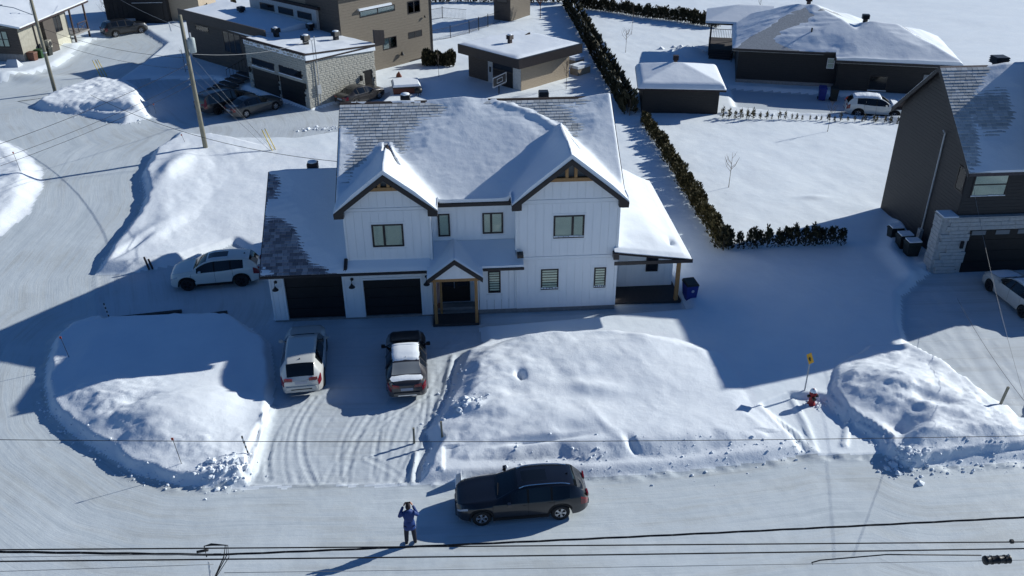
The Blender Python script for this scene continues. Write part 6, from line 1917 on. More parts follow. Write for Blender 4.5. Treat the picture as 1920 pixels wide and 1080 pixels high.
# --- dark garage house at the top
dg = empty("dark_garage", (-37.0, 69.0, 0), 0, "dark boarded garage with a wide door at the top edge", "house")
MB().box(-39.6, -32.7, 67.32, 76, -0.2, 5.5).build("wall", "hip_board", dg)
boards_v(dg, "hip_board", (0, 67.3, 0), (1, 0), (0, -1), -39.6, -32.7, 0.0, lambda a: 5.4, [(-36.4, -33.2, 0, 2.6)], 0.5, 0.03, 0.04)
MB().box(-36.4, -33.2, 67.22, 67.29, 0.0, 2.55).build("garage_door", "door_black", dg)
MB().box(-38.1, -36.45, 67.15, 67.25, 0.0, 0.95).build("stone_pier", "stone_grey", dg)
MB().box(-32.69, -29.4, 68.2, 76, -0.2, 5.5).build("wall", "tan_light", dg)
box("door_lintel", "galv", dg, -36.5, -33.1, 67.18, 67.25, 2.6, 2.68)
# ------------------------------------------------------------------ the person on the street, photographing the house
def skin_body(name, m, bones, radii, parent=None, sub=2, root=0, loc=(0, 0, 0)):
    """bones: list of (joint a, joint b) over a dict of joint positions"""
    names = list(radii); ix = {k: i for i, k in enumerate(names)}
    me = bpy.data.meshes.new(name)
    me.from_pydata([radii[k][0] for k in names], [(ix[a], ix[b]) for a, b in bones], [])
    o = bpy.data.objects.new(name, me); COL.objects.link(o)
    md = o.modifiers.new("skin", 'SKIN'); md.use_smooth_shade = True
    for k in names:
        r = radii[k][1]
        me.skin_vertices[0].data[ix[k]].radius = r if isinstance(r, tuple) else (r, r)
        me.skin_vertices[0].data[ix[k]].use_root = (ix[k] == root)
    sb = o.modifiers.new("sub", 'SUBSURF'); sb.levels = sub; sb.render_levels = sub
    dg_ = bpy.context.evaluated_depsgraph_get()
    me2 = bpy.data.meshes.new_from_object(o.evaluated_get(dg_))
    bpy.data.objects.remove(o)
    me2.materials.clear(); me2.materials.append(MATS[m])
    me2.polygons.foreach_set("use_smooth", [True] * len(me2.polygons))
    me2.name = name
    return link(name, me2, parent)
pp = local(empty("person", (-2.60, -15.22, 0), rad(4), "person in a blue padded jacket seen from behind with both hands raised to the face", "person"))
# faces +y; x to the right. One skin from boots to collar.
J = {
 "hem": ((0, 0, .80), (.175, .135)), "pel": ((0, 0, .94), (.172, .135)), "wst": ((0, 0, 1.08), (.168, .128)), "chs": ((0, .01, 1.30), (.190, .135)), "nck": ((0, .01, 1.48), (.085, .085)), "hd0": ((0, .03, 1.56), (.062, .062)),
 "hipl": ((-.10, 0, .86), .105), "knl": ((-.125, .02, .48), .088), "anl": ((-.14, -.01, .10), .070),
 "hipr": ((.10, 0, .86), .105), "knr": ((.13, .02, .48), .088), "anr": ((.15, 0, .10), .070),
 "shl": ((-.185, .01, 1.40), .086), "ell": ((-.33, .05, 1.22), .068), "wrl": ((-.165, .20, 1.55), .046),
 "shr": ((.185, .01, 1.40), .086), "elr": ((.32, .05, 1.21), .068), "wrr": ((.155, .20, 1.55), .046)}
body = skin_body("body", "jacket", [("hem", "pel"), ("pel", "wst"), ("wst", "chs"), ("chs", "nck"), ("nck", "hd0"), ("chs", "shl"), ("shl", "ell"), ("ell", "wrl"), ("chs", "shr"), ("shr", "elr"), ("elr", "wrr")],
                 {k: J[k] for k in ("hem", "pel", "wst", "chs", "nck", "hd0", "shl", "ell", "wrl", "shr", "elr", "wrr")}, pp)
ring = []
for zz, ax_, ay_ in ((.74, .205, .155), (.77, .212, .162), (.86, .205, .158), (.93, .196, .150), (.96, .198, .152), (1.04, .182, .140), (1.08, .165, .125)):
    for k in range(18):
        a_ = 2 * math.pi * k / 18
        ring.append((ax_ * math.cos(a_) * (1 + .02 * math.sin(5 * a_)), ay_ * math.sin(a_), zz + .006 * math.sin(3 * a_)))
MB().add(ring, [(i * 18 + k, i * 18 + (k + 1) % 18, (i + 1) * 18 + (k + 1) % 18, (i + 1) * 18 + k) for i in range(6) for k in range(18)]).build("jacket_skirt", "jacket", pp, True)
skin_body("trousers", "trousers", [("pel", "hipl"), ("hipl", "knl"), ("knl", "anl"), ("pel", "hipr"), ("hipr", "knr"), ("knr", "anr")],
          {"pel": ((0, 0, .90), (.135, .10)), **{k: J[k] for k in ("hipl", "knl", "anl", "hipr", "knr", "anr")}}, pp)
for s, x, y in ((-1, -.145, 0), (1, .155, .01)):
    skin_body("boot", "boot", [("a", "b"), ("b", "c"), ("c", "d")], {"a": ((x, y - .02, .20), .062), "b": ((x, y - .03, .07), .058), "c": ((x + s * .01, y + .08, .055), .052), "d": ((x + s * .02, y + .17, .045), .04)}, pp)
hd = MB()
vs = []; fs = []
n_, m_ = 16, 12
for i in range(m_ + 1):
    t = math.pi * i / m_
    for k in range(n_):
        a = 2 * math.pi * k / n_
        x, y, z = math.sin(t) * math.cos(a), math.sin(t) * math.sin(a), math.cos(t)
        rx = .076 * (1 - .18 * max(0, -z)); ry = .098 * (1 - .10 * max(0, -z))
        bulge = .012 * math.exp(-((a - math.pi / 2) / .22) ** 2) * math.exp(-((z + .05) / .25) ** 2)      # nose
        vs.append((rx * x, .03 + ry * y + bulge + .012 * max(0, -z), 1.665 + .125 * z))
for i in range(m_):
    for k in range(n_):
        fs.append((i * n_ + k, i * n_ + (k + 1) % n_, (i + 1) * n_ + (k + 1) % n_, (i + 1) * n_ + k))
hd.add(vs, fs)
head = hd.build("head", "skin_tone", pp, True)
for s in (-1, 1):
    MB().lathe([(.006, s * .079), (.022, s * .082), (.018, s * .090), (.004, s * .092)], (0, .02, 1.66), 8, 'x').build("ear", "skin_tone", head, True)
    MB().lathe([(.004, .108), (.013, .113), (.004, .118)], (s * .032, .01, 1.685), 8, 'y').build("eye", "sign_black", head, True)
MB().box(-.025, .025, .128, .134, 1.592, 1.60).build("mouth", "hydrant_red", head)
vs = []; fs = []
for i in range(9):
    t = math.pi * .56 * i / 8
    for k in range(16):
        a = 2 * math.pi * k / 16
        vs.append((.088 * math.sin(t) * math.cos(a), .025 + .108 * math.sin(t) * math.sin(a), 1.672 + .150 * math.cos(t) - (.03 if math.sin(a) < -.2 and i == 8 else 0)))
for i in range(8):
    for k in range(16):
        fs.append((i * 16 + k, i * 16 + (k + 1) % 16, (i + 1) * 16 + (k + 1) % 16, (i + 1) * 16 + k))
hb_ = MB().add(vs, fs)
hb_.build("hat", "hat_dark", pp, True)
MB().lathe([(.01, 1.81), (.022, 1.825), (.018, 1.85), (.003, 1.858)], (0, .02, 0), 8).build("hat_bobble", "hat_dark", pp, True)
# hands: palm, four fingers closed round the phone, thumb from the side
for s in (-1, 1):
    x, y, z = s * .125, .215, 1.60
    g = skin_body("hand", "skin_tone", [("w", "p"), ("p", "q"), ("q", "f1"), ("f1", "f1b"), ("q", "f2"), ("f2", "f2b"), ("q", "f3"), ("f3", "f3b"), ("q", "f4"), ("f4", "f4b"), ("p", "t"), ("t", "tb")],
        {"w": ((x + s * .02, y - .01, z - .05), .028), "p": ((x, y, z), (.030, .020)), "q": ((x - s * .012, y + .01, z + .045), (.034, .018)),
         "f1": ((x - s * .045, y + .035, z + .075), .0095), "f1b": ((x - s * .075, y + .03, z + .07), .008),
         "f2": ((x - s * .045, y + .04, z + .052), .0098), "f2b": ((x - s * .08, y + .035, z + .048), .0085),
         "f3": ((x - s * .045, y + .04, z + .030), .0095), "f3b": ((x - s * .075, y + .035, z + .026), .008),
         "f4": ((x - s * .042, y + .035, z + .010), .0085), "f4b": ((x - s * .066, y + .03, z + .006), .007),
         "t": ((x - s * .035, y - .015, z + .02), .011), "tb": ((x - s * .06, y - .01, z + .045), .009)}, pp, 1)
tag(MB().box(-.078, .078, .232, .242, 1.605, 1.685).build("phone", "sign_black", None), "black phone held sideways in the hands of the person in blue", "phone").matrix_world = pp.matrix_basis
# ------------------------------------------------------------------ cedars
def cedar_mesh(seed, h, r, n, m="cedar", snow=0.0):
    """many small upright sprays through a tapering crown, with gaps and a few stray tips"""
    rnd = random.Random(seed)
    b = MB()
    tips = [(rnd.uniform(-.5, .5) * r, rnd.uniform(-.5, .5) * r, rnd.uniform(.75, 1.05)) for _ in range(4)]
    for i in range(n):
        tx, ty, th = rnd.choice(tips)
        t = rnd.random() ** 0.8
        z = h * th * (0.04 + 0.94 * t)
        rr = r * (1 - t) ** 0.6 * (0.5 + 0.5 * rnd.random()) * 1.1
        a = rnd.random() * 6.28
        x, y = tx * t + rr * math.cos(a), ty * t + rr * math.sin(a)
        l = (0.10 + 0.12 * rnd.random()) * (h / 1.2) ** .3; w = l * (0.30 + 0.25 * rnd.random())
        lean = 0.35 + 0.5 * rnd.random()
        ux, uy, uz = math.cos(a) * lean, math.sin(a) * lean, 1.0
        k = 1 / math.sqrt(ux * ux + uy * uy + uz * uz); ux, uy, uz = ux * k, uy * k, uz * k
        ta = a + 1.57 + rnd.uniform(-.9, .9)
        px, py = math.cos(ta) * w, math.sin(ta) * w
        tint = min(1, max(0, rnd.gauss(0.45, 0.28)))
        b.add([(x - px * .5, y - py * .5, z), (x + px * .5, y + py * .5, z), (x + ux * l * .6 + px * .6, y + uy * l * .6 + py * .6, z + uz * l * .6), (x + ux * l, y + uy * l, z + uz * l), (x + ux * l * .6 - px * .6, y + uy * l * .6 - py * .6, z + uz * l * .6)],
              [(0, 1, 2), (0, 2, 4), (4, 2, 3)], tint)
    return b.mesh("foliage", m)
def trunk_mesh(h, r0, m="bark"):
    return MB().tube([(0, 0, -.2), (0.01, 0, h * .5), (0, .01, h * .9)], [r0, r0 * .7, r0 * .3], 6).mesh("trunk", m)
_tr = trunk_mesh(1.1, 0.035)
def cedar(x, y, s, me, label, group, rz=0.0, sz=None, trunk=True):
    r = empty("cedar_shrub", (x, y, ground(x, y)), rz, label, "cedar", group)
    r["frame"] = "local"
    r.scale = (s, s, sz or s)
    o = link("foliage", me, r)
    link("trunk", _tr, r)
    return r
_ONES = "first second third fourth fifth sixth seventh eighth ninth tenth eleventh twelfth thirteenth fourteenth fifteenth sixteenth seventeenth eighteenth nineteenth".split()
_TENS = ["", "", "twenty", "thirty", "forty", "fifty"]
_TENTH = ["", "", "twentieth", "thirtieth", "fortieth", "fiftieth"]
def ordinal(i):
    if i < 20: return _ONES[i - 1]
    return _TENTH[i // 10] if i % 10 == 0 else _TENS[i // 10] + "-" + _ONES[i % 10 - 1]
random.seed(77)
C_A = [cedar_mesh(i, 1.25, 0.46, 400) for i in range(5)]
C_B = [cedar_mesh(20 + i, 1.2, 0.36, 260, "cedar_dark") for i in range(4)]
C_C = [cedar_mesh(40 + i, 0.8, 0.20, 60) for i in range(4)]
n_ = 56
for i in range(n_):
    t = i / (n_ - 1)
    y = 28.0 + (5.8 - 28.0) * t
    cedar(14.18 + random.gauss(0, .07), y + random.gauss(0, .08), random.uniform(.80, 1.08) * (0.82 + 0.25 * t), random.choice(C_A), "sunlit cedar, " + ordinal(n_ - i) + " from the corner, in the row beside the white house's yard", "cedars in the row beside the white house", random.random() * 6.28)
for i in range(13):
    t = i / 12
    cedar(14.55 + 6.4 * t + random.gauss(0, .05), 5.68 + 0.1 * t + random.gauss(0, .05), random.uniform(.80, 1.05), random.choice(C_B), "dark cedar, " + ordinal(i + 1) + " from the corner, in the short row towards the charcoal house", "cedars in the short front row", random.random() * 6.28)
cedar(14.1, 5.4, 1.25, C_B[0], "largest dark cedar where the two low rows meet at the corner", None)
for i in range(58):
    t = i / 57
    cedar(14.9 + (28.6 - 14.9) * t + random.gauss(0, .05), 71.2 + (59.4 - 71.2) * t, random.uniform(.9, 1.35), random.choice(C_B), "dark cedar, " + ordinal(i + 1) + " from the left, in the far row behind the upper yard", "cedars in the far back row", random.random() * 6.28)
for i in range(30):
    t = i / 29
    cedar(20.5 + (34.2 - 20.5) * t + random.gauss(0, .08), 28.2 + (25.9 - 28.2) * t + random.gauss(0, .1), random.uniform(.5, 1.0) * (1.3 if i < 6 else .85), random.choice(C_C), "sparse little cedar, " + ordinal(i + 1) + " from the left, in the row below the brown bungalow", "small cedars before the brown bungalow", random.random() * 6.28)
# dense tall hedge: reads as one clipped wall of foliage
def hedge(name, pts, h, r, n, label, m="cedar_dark", seed=1, snow=0):
    rnd = random.Random(seed)
    P = np.array(pts, float); L = np.hypot(*(P[1:] - P[:-1]).T); c = L.cumsum()
    b = MB(); sn = MB()
    for i in range(n):
        t = rnd.random() * c[-1]; k = int(np.searchsorted(c, t)); f = (t - (c[k] - L[k])) / L[k]
        p = P[k] + (P[k + 1] - P[k]) * f; d = (P[k + 1] - P[k]) / L[k]
        bump_ = 0.8 + 0.2 * math.sin(t * 4.1) * math.sin(t * 1.7 + 1)
        z = rnd.random() ** .7
        q = r * (1 - z * .55) * bump_ * (1 if rnd.random() < .5 else -1) * (0.55 + 0.45 * rnd.random())
        x, y = p[0] - d[1] * q, p[1] + d[0] * q
        zz = ground(p[0], p[1]) + h * z * bump_ * (0.85 + .2 * rnd.random())
        l = 0.16 + 0.16 * rnd.random(); w = l * .5
        a = rnd.random() * 6.28; ux, uy = (-d[1] * math.copysign(.5, q) + .3 * math.cos(a)), (d[0] * math.copysign(.5, q) + .3 * math.sin(a))
        px, py = math.cos(a) * w, math.sin(a) * w
        vs = [(x - px, y - py, zz), (x + px, y + py, zz), (x + ux * l + px * .6, y + uy * l + py * .6, zz + l * .8), (x + ux * l * 1.3, y + uy * l * 1.3, zz + l * 1.3)]
        if snow and rnd.random() < snow and z > .2:
            sn.add([(v[0] * 1, v[1], v[2] + .03) for v in vs], [(0, 1, 2), (0, 2, 3)])
        b.add(vs, [(0, 1, 2), (0, 2, 3)], min(1, max(0, rnd.gauss(.4, .28))))
    root = empty(name, (P[0][0], P[0][1], 0), 0, label, "hedge")
    b.build("foliage", m, root)
    if sn.v:
        sn.build("snow_layer", "roof_snow", root)["kind"] = "stuff"
    st = MB()
    for k in range(int(c[-1] / .8)):
        t = k * .8; j = int(np.searchsorted(c, t + 1e-6)); j = min(j, len(L) - 1); f = (t - (c[j] - L[j])) / L[j]; p = P[j] + (P[j + 1] - P[j]) * f
        st.tube([(p[0], p[1], -.1), (p[0], p[1], ground(p[0], p[1]) + h * .7)], [.05, .02], 5)
    st.build("stems", "bark", root)["kind"] = "stuff"
    return root
hedge("cedar_hedge", [(13.35, 29.6), (13.5, 45), (13.75, 73)], 1.9, 0.62, 15000, "tall dense dark cedar hedge running back from beside the hip-roofed shed", seed=3, snow=.04)
hedge("cedar_hedge", [(-8, 76.5), (3, 76.2), (14.2, 74.5)], 1.6, 0.6, 3600, "dark cedar hedge behind the fenced pool at the top edge", seed=4)
hedge("round_bush", [(-3.4, 46.5), (-0.4, 46.2)], 1.25, 0.8, 2600, "dark rounded bush by the tan block's corner", seed=5)
hedge("garden_cedar", [(-29.4, 70.5), (-29.3, 70.6)], 1.4, 0.4, 300, "small dark cedar at the top edge beside the dark garage, left of its twin", seed=6)
hedge("garden_cedar", [(-26.4, 72.0), (-26.3, 72.1)], 1.7, 0.45, 380, "dark pointed cedar at the top edge behind the modern house, right of its twin", seed=7)
# bare saplings
def sapling(name, x, y, h, label, seed, m="bark_pale", spread=0.25, k=9, r=0.03, cat="tree", group=None, z=None):
    rnd = random.Random(seed)
    g0 = ground(x, y) if z is None else z
    root = empty(name, (x, y, g0), 0, label, cat, group)
    root["frame"] = "local"
    MB().tube([(0, 0, -.2), (.02, .01, h * .5), (.0, .0, h)], [r, r * .7, r * .2], 6).build("trunk", m, root)
    b = MB()
    for i in range(k):
        z0 = h * (0.45 + 0.5 * rnd.random()); a = rnd.random() * 6.28; l = spread * h * (1.1 - z0 / h) * 1.5 + .1
        p1 = (math.cos(a) * l * .5, math.sin(a) * l * .5, z0 + l * .55); p2 = (math.cos(a) * l * .8, math.sin(a) * l * .8, z0 + l * 1.3)
        b.tube([(0, 0, z0), p1, p2], [r * .45, r * .3, r * .12], 4)
        b.tube([p1, (p1[0] + .1 * rnd.uniform(-1, 1), p1[1] + .1 * rnd.uniform(-1, 1), p1[2] + l * .5)], [r * .25, r * .1], 4)
    b.build("crown", m, root)["kind"] = "stuff"
    return root
sapling("young_tree", 16.98, 14.31, 2.4, "thin bare young tree alone in the open yard", 1)
sapling("young_tree", 27.49, 24.39, 2.3, "thin bare young tree before the low row below the brown bungalow", 2, "bark")
sapling("young_tree", 16.65, 49.4, 2.2, "pale bare branching sapling near the dense hedge, upper yard", 3, spread=.4, k=12)
sapling("young_tree", 18.7, 57.0, 3.2, "thin bare whip of a tree high in the upper yard", 4, spread=.1, k=4)
sapling("young_tree", 9.2, 37.3, 2.5, "brown feathery bare sapling beside the flat-roofed garden shed", 5, "bark", .35, 20)
sapling("young_tree", 9.7, 66.0, 3.0, "rusty leafed little tree beside the pool house", 6, "dead_leaf", .25, 40, .06)
sapling("young_tree", -1.9, 42.0, 2.6, "thin bare sapling between the round bush and the garden shed", 7, spread=.1, k=4)
sapling("young_tree", -39.3, 66.5, 2.6, "bare multi-stemmed sapling near the porch at top left", 8, "bark", .4, 14)
sapling("young_tree", -25.6, 46.0, 2.4, "thin bare sapling in the sun behind the ploughed heap", 9, "bark", .15, 6)
sapling("young_tree", 33.5, 60.0, 3.0, "bare sapling in the field behind the brown bungalow", 10, "bark", .2, 8)
random.seed(5)
for i, (u, vv) in enumerate([(17.5, 84), (20, 80), (23, 86), (26, 83), (30.5, 80), (32, 86), (36, 84), (41, 80), (44.5, 83), (48, 79), (53, 81), (57, 76), (61, 79), (28, 90), (38, 92), (50, 90), (12, 88)]):
    sapling("bare_shrub", u, vv, random.uniform(1.0, 1.9), "leafless shrub, " + ordinal(i + 1) + " of those scattered over the far snowy field", 30 + i, "bark_pale", .7, 10, .02, "shrub", "leafless shrubs in the far field")

# ------------------------------------------------------------------ utility poles, lamp, wires
p1 = empty("utility_pole", (-18.61, 24.16, 0), 0, "grey wooden utility pole carrying a transformer, beside the side street", "utility pole")
T1 = (-18.71, 9.88)
top1 = (T1[0], 24.16, T1[1])
MB().tube([(-18.61, 24.16, -.4), ((-18.61 + T1[0]) / 2, 24.16, T1[1] / 2), top1], [.17, .15, .12], 10).build("pole_shaft", "pole_wood", p1, True)
def along1(z):
    t = z / T1[1]; return (-18.61 + (T1[0] + 18.61) * t, 24.16, z)
x_, y_, z_ = along1(7.9)
MB().lathe([(.05, z_ - .55), (.24, z_ - .52), (.25, z_ + .38), (.22, z_ + .45), (.05, z_ + .5)], (x_ + .42, y_, 0), 14).build("transformer", "transformer_grey", p1, True)
MB().box(x_ + .05, x_ + .25, y_ - .06, y_ + .06, z_ - .3, z_ + .3).build("transformer_bracket", "galv", p1)
MB().tube([(x_ + .42, y_, z_ + .5), (x_ + .42, y_, z_ + .8)], .05, 6).build("bushing", "porcelain", p1)
x_, y_, z_ = along1(9.3)
MB().tube([(x_, y_, z_), (x_ - .55, y_ + .1, z_ + .15), (x_ - .9, y_ + .1, z_ + .1)], .03, 6).build("fuse_arm", "galv", p1)
MB().tube([(x_ - .85, y_ + .1, z_ + .1), (x_ - .8, y_ + .1, z_ - .5)], .045, 6).build("fuse_cutout", "porcelain", p1)
for zz in (6.6, 5.6, 5.2):
    x_, y_, z_ = along1(zz)
    MB().lathe([(.03, -.06), (.07, -.04), (.07, .04), (.03, .06)], (x_ - .2, y_ - .05, z_), 8).build("insulator", "porcelain", p1)
p2 = empty("lamp_post", (-35.70, 41.13, 0), 0, "greenish wooden pole with a street lamp arm before the beige house", "street lamp")
T2 = (-35.71, 9.22)
MB().tube([(-35.70, 41.13, -.4), ((-35.7 + T2[0]) / 2, 41.13, T2[1] / 2), (T2[0], 41.13, T2[1])], [.16, .14, .12], 10).build("pole_shaft", "pole_wood", p2, True)
la, lb, lc = (-35.86, 6.71), (-37.06, 7.43), (-38.14, 7.63)
MB().tube([(la[0], 41.1, la[1]), (lb[0], 40.6, lb[1]), (lc[0] + .3, 40.4, lc[1])], .035, 6).build("lamp_arm", "galv", p2)
MB().add([(lc[0] - .3, 40.28, lc[1]), (lc[0] + .35, 40.32, lc[1]), (lc[0] + .35, 40.48, lc[1]), (lc[0] - .3, 40.52, lc[1]), (lc[0] - .25, 40.33, lc[1] + .14), (lc[0] + .35, 40.35, lc[1] + .10), (lc[0] + .35, 40.45, lc[1] + .10), (lc[0] - .25, 40.47, lc[1] + .14)],
         [(3, 2, 1, 0), (4, 5, 6, 7), (0, 1, 5, 4), (1, 2, 6, 5), (2, 3, 7, 6), (3, 0, 4, 7)]).build("lamp_head", "galv", p2)
x_ = -35.7 + (T2[0] + 35.7) * .38
MB().lathe([(.165, T2[1] * .38), (.165, T2[1] * .38 + .08)], (x_, 41.13, 0), 10).build("pole_band", "porcelain", p2)

def wire(label, a, b, sag=0.2, r=0.012, m="wire_black", n=18, twist=0.0, name="overhead_wire"):
    a, b = Vector(a), Vector(b)
    pts = []
    for i in range(n + 1):
        t = i / n
        p = a.lerp(b, t); p.z -= sag * 4 * t * (1 - t)
        pts.append(p)
    if twist:
        k = int((b - a).length * 9)
        bb = MB()
        for ph in (0.0, 2.1, 4.2):
            q = []
            for i in range(k + 1):
                t = i / k; p = a.lerp(b, t); p.z -= sag * 4 * t * (1 - t)
                w = ph + t * (b - a).length * 2.2
                q.append(p + Vector((0, math.cos(w), math.sin(w))) * twist)
            bb.tube(q, r, 4)
        o = bb.build(name, m, None)
    else:
        o = MB().tube(pts, r, 5).build(name, m, None, True)
    return tag(o, label, "cable")
# street-side lines before the camera (they run along the near side of the street)
def W(x, z, y=-24.0):
    return (x, y, z)
wire("twisted black cable highest of the street lines at the bottom, left stretch", W(-22, 10.5), ((-5.66, 8.78)[0], -24, (-5.66, 8.78)[1]), .06, .016, twist=.016, n=40)
wire("twisted black cable rising to the right edge above the street", ((-5.66, 8.78)[0], -24, (-5.66, 8.78)[1]), ((22.40, 8.64)[0], -24, (22.40, 8.64)[1]), .10, .014, twist=.014, n=40)
wire("thick black street cable running level just below the twisted one", ((-18.68, 9.81)[0], -24, (-18.68, 9.81)[1]), ((23.27, 7.13)[0], -24, (23.27, 7.13)[1]), .02, .015)
wire("thick black street cable with the splice case, lowest of the heavy ones", ((-18.29, 9.88)[0], -24.4, (-18.29, 9.88)[1]), ((22.60, 7.51)[0], -24.4, (22.60, 7.51)[1]), .10, .016)
wire("thin grey line sagging along the bottom edge, right half", ((-5.53, 8.68)[0], -24.4, (-5.53, 8.68)[1]), ((22.79, 7.18)[0], -24.4, (22.79, 7.18)[1]), .05, .006, "wire_grey")
wire("thin grey line along the bottom edge, left end", ((-18.53, 9.42)[0], -24.4, (-18.53, 9.42)[1]), ((-5.70, 8.93)[0], -24.4, (-5.70, 8.93)[1]), .04, .006, "wire_grey")
wire("thin grey line between the black street cables at the left", ((-18.52, 9.77)[0], -24.2, (-18.52, 9.77)[1]), ((-5.73, 9.02)[0], -24.2, (-5.73, 9.02)[1]), .03, .006, "wire_grey")
wire("single thin line crossing the whole picture over the snow banks", ((-20.93, 10.48)[0], -21, (-20.93, 10.48)[1]), ((26.13, 7.99)[0], -21, (26.13, 7.99)[1]), .42, .008, n=40)
wire("pale service cable dropping to the charcoal house's garage front, right edge", (25.5, 2.2, 5.2), ((18.98, 3.76)[0], -14, (18.98, 3.76)[1]), .3, .007, "wire_grey")
wire("black cable crossing the right driveway beside the pale one", ((23.51, 1.01)[0], -2, (23.51, 1.01)[1] ), ((19.24, 3.52)[0], -14, (19.24, 3.52)[1]), .2, .008)
# splice case and riser at the bottom
sc_ = empty("splice_case", ((10.87, 7.81)[0], -24.4, (10.87, 7.81)[1]), 0, "black ribbed cable splice case hanging from the street cable, bottom right", "cable box")
sc_["frame"] = "local"
MB().lathe([(.03, -.30), (.09, -.29), (.105, -.25), (.09, -.22), (.085, .0), (.10, .02), (.085, .05), (.09, .25), (.10, .28), (.06, .30)], (0, 0, -.02), 14, 'x').build("case", "black_metal", sc_, True)
for x in (-.14, .16):
    MB().lathe([(.098, x), (.098, x + .03)], (0, 0, -.02), 14, 'x').build("strap", "black_metal", sc_)
for x in (-.2, .22):
    MB().tube([(x, 0, .07), (x, 0, .14)], .012, 5).build("hanger", "galv", sc_)
q = (6.74, 8.00)
tag(MB().tube([((10.49, 7.93)[0], -24.38, (10.49, 7.93)[1]), (q[0] + 1.6, -24.39, q[1] + .125), (q[0] + .7, -24.4, q[1] + .10), (q[0] + .15, -24.4, q[1] + .08), (q[0] - .02, -24.38, q[1]), (q[0] + .02, -24.36, q[1] - .07)], .014, 6).build("cable_loop", "wire_black", None, True), "short black cable loop with a red end hanging below the street cable", "cable")
q = (11.41, 7.89)
tag(MB().lathe([(.01, -.05), (.05, -.03), (.05, .03), (.01, .05)], (q[0], -24.0, q[1]), 8, 'x').build("cable_clamp", "black_metal", None), "small dark clamp on the upper street cable at the right edge", "clamp")
pb = empty("pole_head", ((-5.86, 8.40)[0], -24.2, 0), 0, "pale pole top with looping black jumpers at the bottom edge, left of the person", "utility pole")
qa, qb, qc = (-5.93, 8.09), (-5.86, 8.82), (-5.72, 9.11)
MB().tube([(qa[0], -24.2, -.4), (qa[0], -24.2, qa[1])], [.16, .12], 10).build("pole_shaft", "pole_wood", pb, True)
MB().tube([(qa[0], -24.2, qa[1]), (qb[0], -24.2, qb[1])], .02, 6).build("bracket", "porcelain", pb)
for k, (dx, dz, r_) in enumerate(((.0, .0, .013), (.06, .03, .010), (.10, -.02, .008))):
    MB().tube([(qa[0] + .03, -24.2, qa[1] + .1), (qb[0] + .30 + dx, -24.15, qb[1] + .05 + dz), (qc[0] + .22 + dx * .5, -24.1, qc[1] + .02), (qc[0] - .05, -24.1, qc[1] + .07 - dz), (qc[0] - .22, -24.05, qc[1] - .02), (qb[0] - .06, -24.1, qb[1] + .02)], r_, 6).build("jumper", "wire_black", pb, True)
MB().tube([(qb[0] - .25, -24.05, qb[1] + .12), (qb[0] - .02, -24.05, qb[1] + .16)], .028, 8).build("connector", "black_metal", pb, True)
# side-street lines
wire("upper black line from the transformer pole down to the left edge", along1(6.6), ((-28.39, 4.80)[0], 12, (-28.39, 4.80)[1]), .3, .014)
wire("middle black line from the transformer pole down to the left edge", along1(5.6), ((-28.66, 3.90)[0], 12, (-28.66, 3.90)[1]), .3, .012)
wire("lower black line from the transformer pole down to the left edge", along1(5.2), ((-28.79, 3.45)[0], 12, (-28.79, 3.45)[1]), .3, .012)
wire("pale line from the transformer pole to the street lamp pole, upper", along1(9.0), ((-37.35, 0.51)[0], 60, 6.0), .3, .012, "wire_grey")
wire("black line from the transformer pole to the lamp pole", along1(7.0), (T2[0] * .5 - 35.7 * .5, 41.13, T2[1] * .62), .5, .014)
wire("lower black line from the transformer pole to the lamp pole", along1(6.2), (T2[0] * .5 - 35.7 * .5, 41.13, T2[1] * .52), .5, .012)
wire("black cable from the ploughed heap past the pole to the white house", ((-28.17, 2.92)[0], 30, (-28.17, 2.92)[1]), (-6.4, 6.5, 5.75), .9, .016, n=30)
wire("thick black line entering at the left edge by the lamp pole", ((-41.91, -0.50)[0], 40, (-41.91, -0.50)[1]), ((-35.55, 0.46)[0], 38, (-35.55, 0.46)[1]), .1, .02)
wire("pale twisted service line from the transformer pole to the stone garage", along1(7.3), (-12.45 + 1.05 * .72, 34.09 + 1.05 * .69, 5.6), .5, .018, "wire_grey")
for k, (zz, ex, ey) in enumerate(((7.6, -13.81, 23.76), (6.4, -13.6, 23.9), (5.6, -13.95, 23.7))):
    wire(("highest", "middle", "lowest")[k] + " guy wire slanting from the transformer pole to the yellow guards", along1(zz), (ex + (0.0), ey, .3), 0, .01, "wire_grey", 3, name="guy_wire")
def guard(x, y, rz, label, group):
    r = empty("guy_guard", (x, y, ground(x, y) - .05), rz, label, "guy wire guard", group)
    r["frame"] = "local"
    MB().tube([(0, 0, 0), (-.55, 0, 1.55)], .035, 8).build("guard_tube", "guard_yellow", r, True)
    MB().tube([(-.55, 0, 1.55), (-.58, 0, 1.63)], .02, 6).build("guard_cap", "black_metal", r)
guard(-13.81, 23.76, rad(-10), "front yellow guy wire guard of the pair in the snow right of the pole", None)
guard(-13.62, 23.98, rad(-6), "rear yellow guy wire guard of the pair in the snow right of the pole", None)
guard(-33.35, 45.9, rad(-25), "leftmost yellow guy wire guard near the lamp post", None)
guard(-33.12, 46.05, rad(-20), "middle yellow guy wire guard near the lamp post", None)
guard(-32.9, 46.2, rad(-10), "rightmost yellow guy wire guard near the lamp post", None)

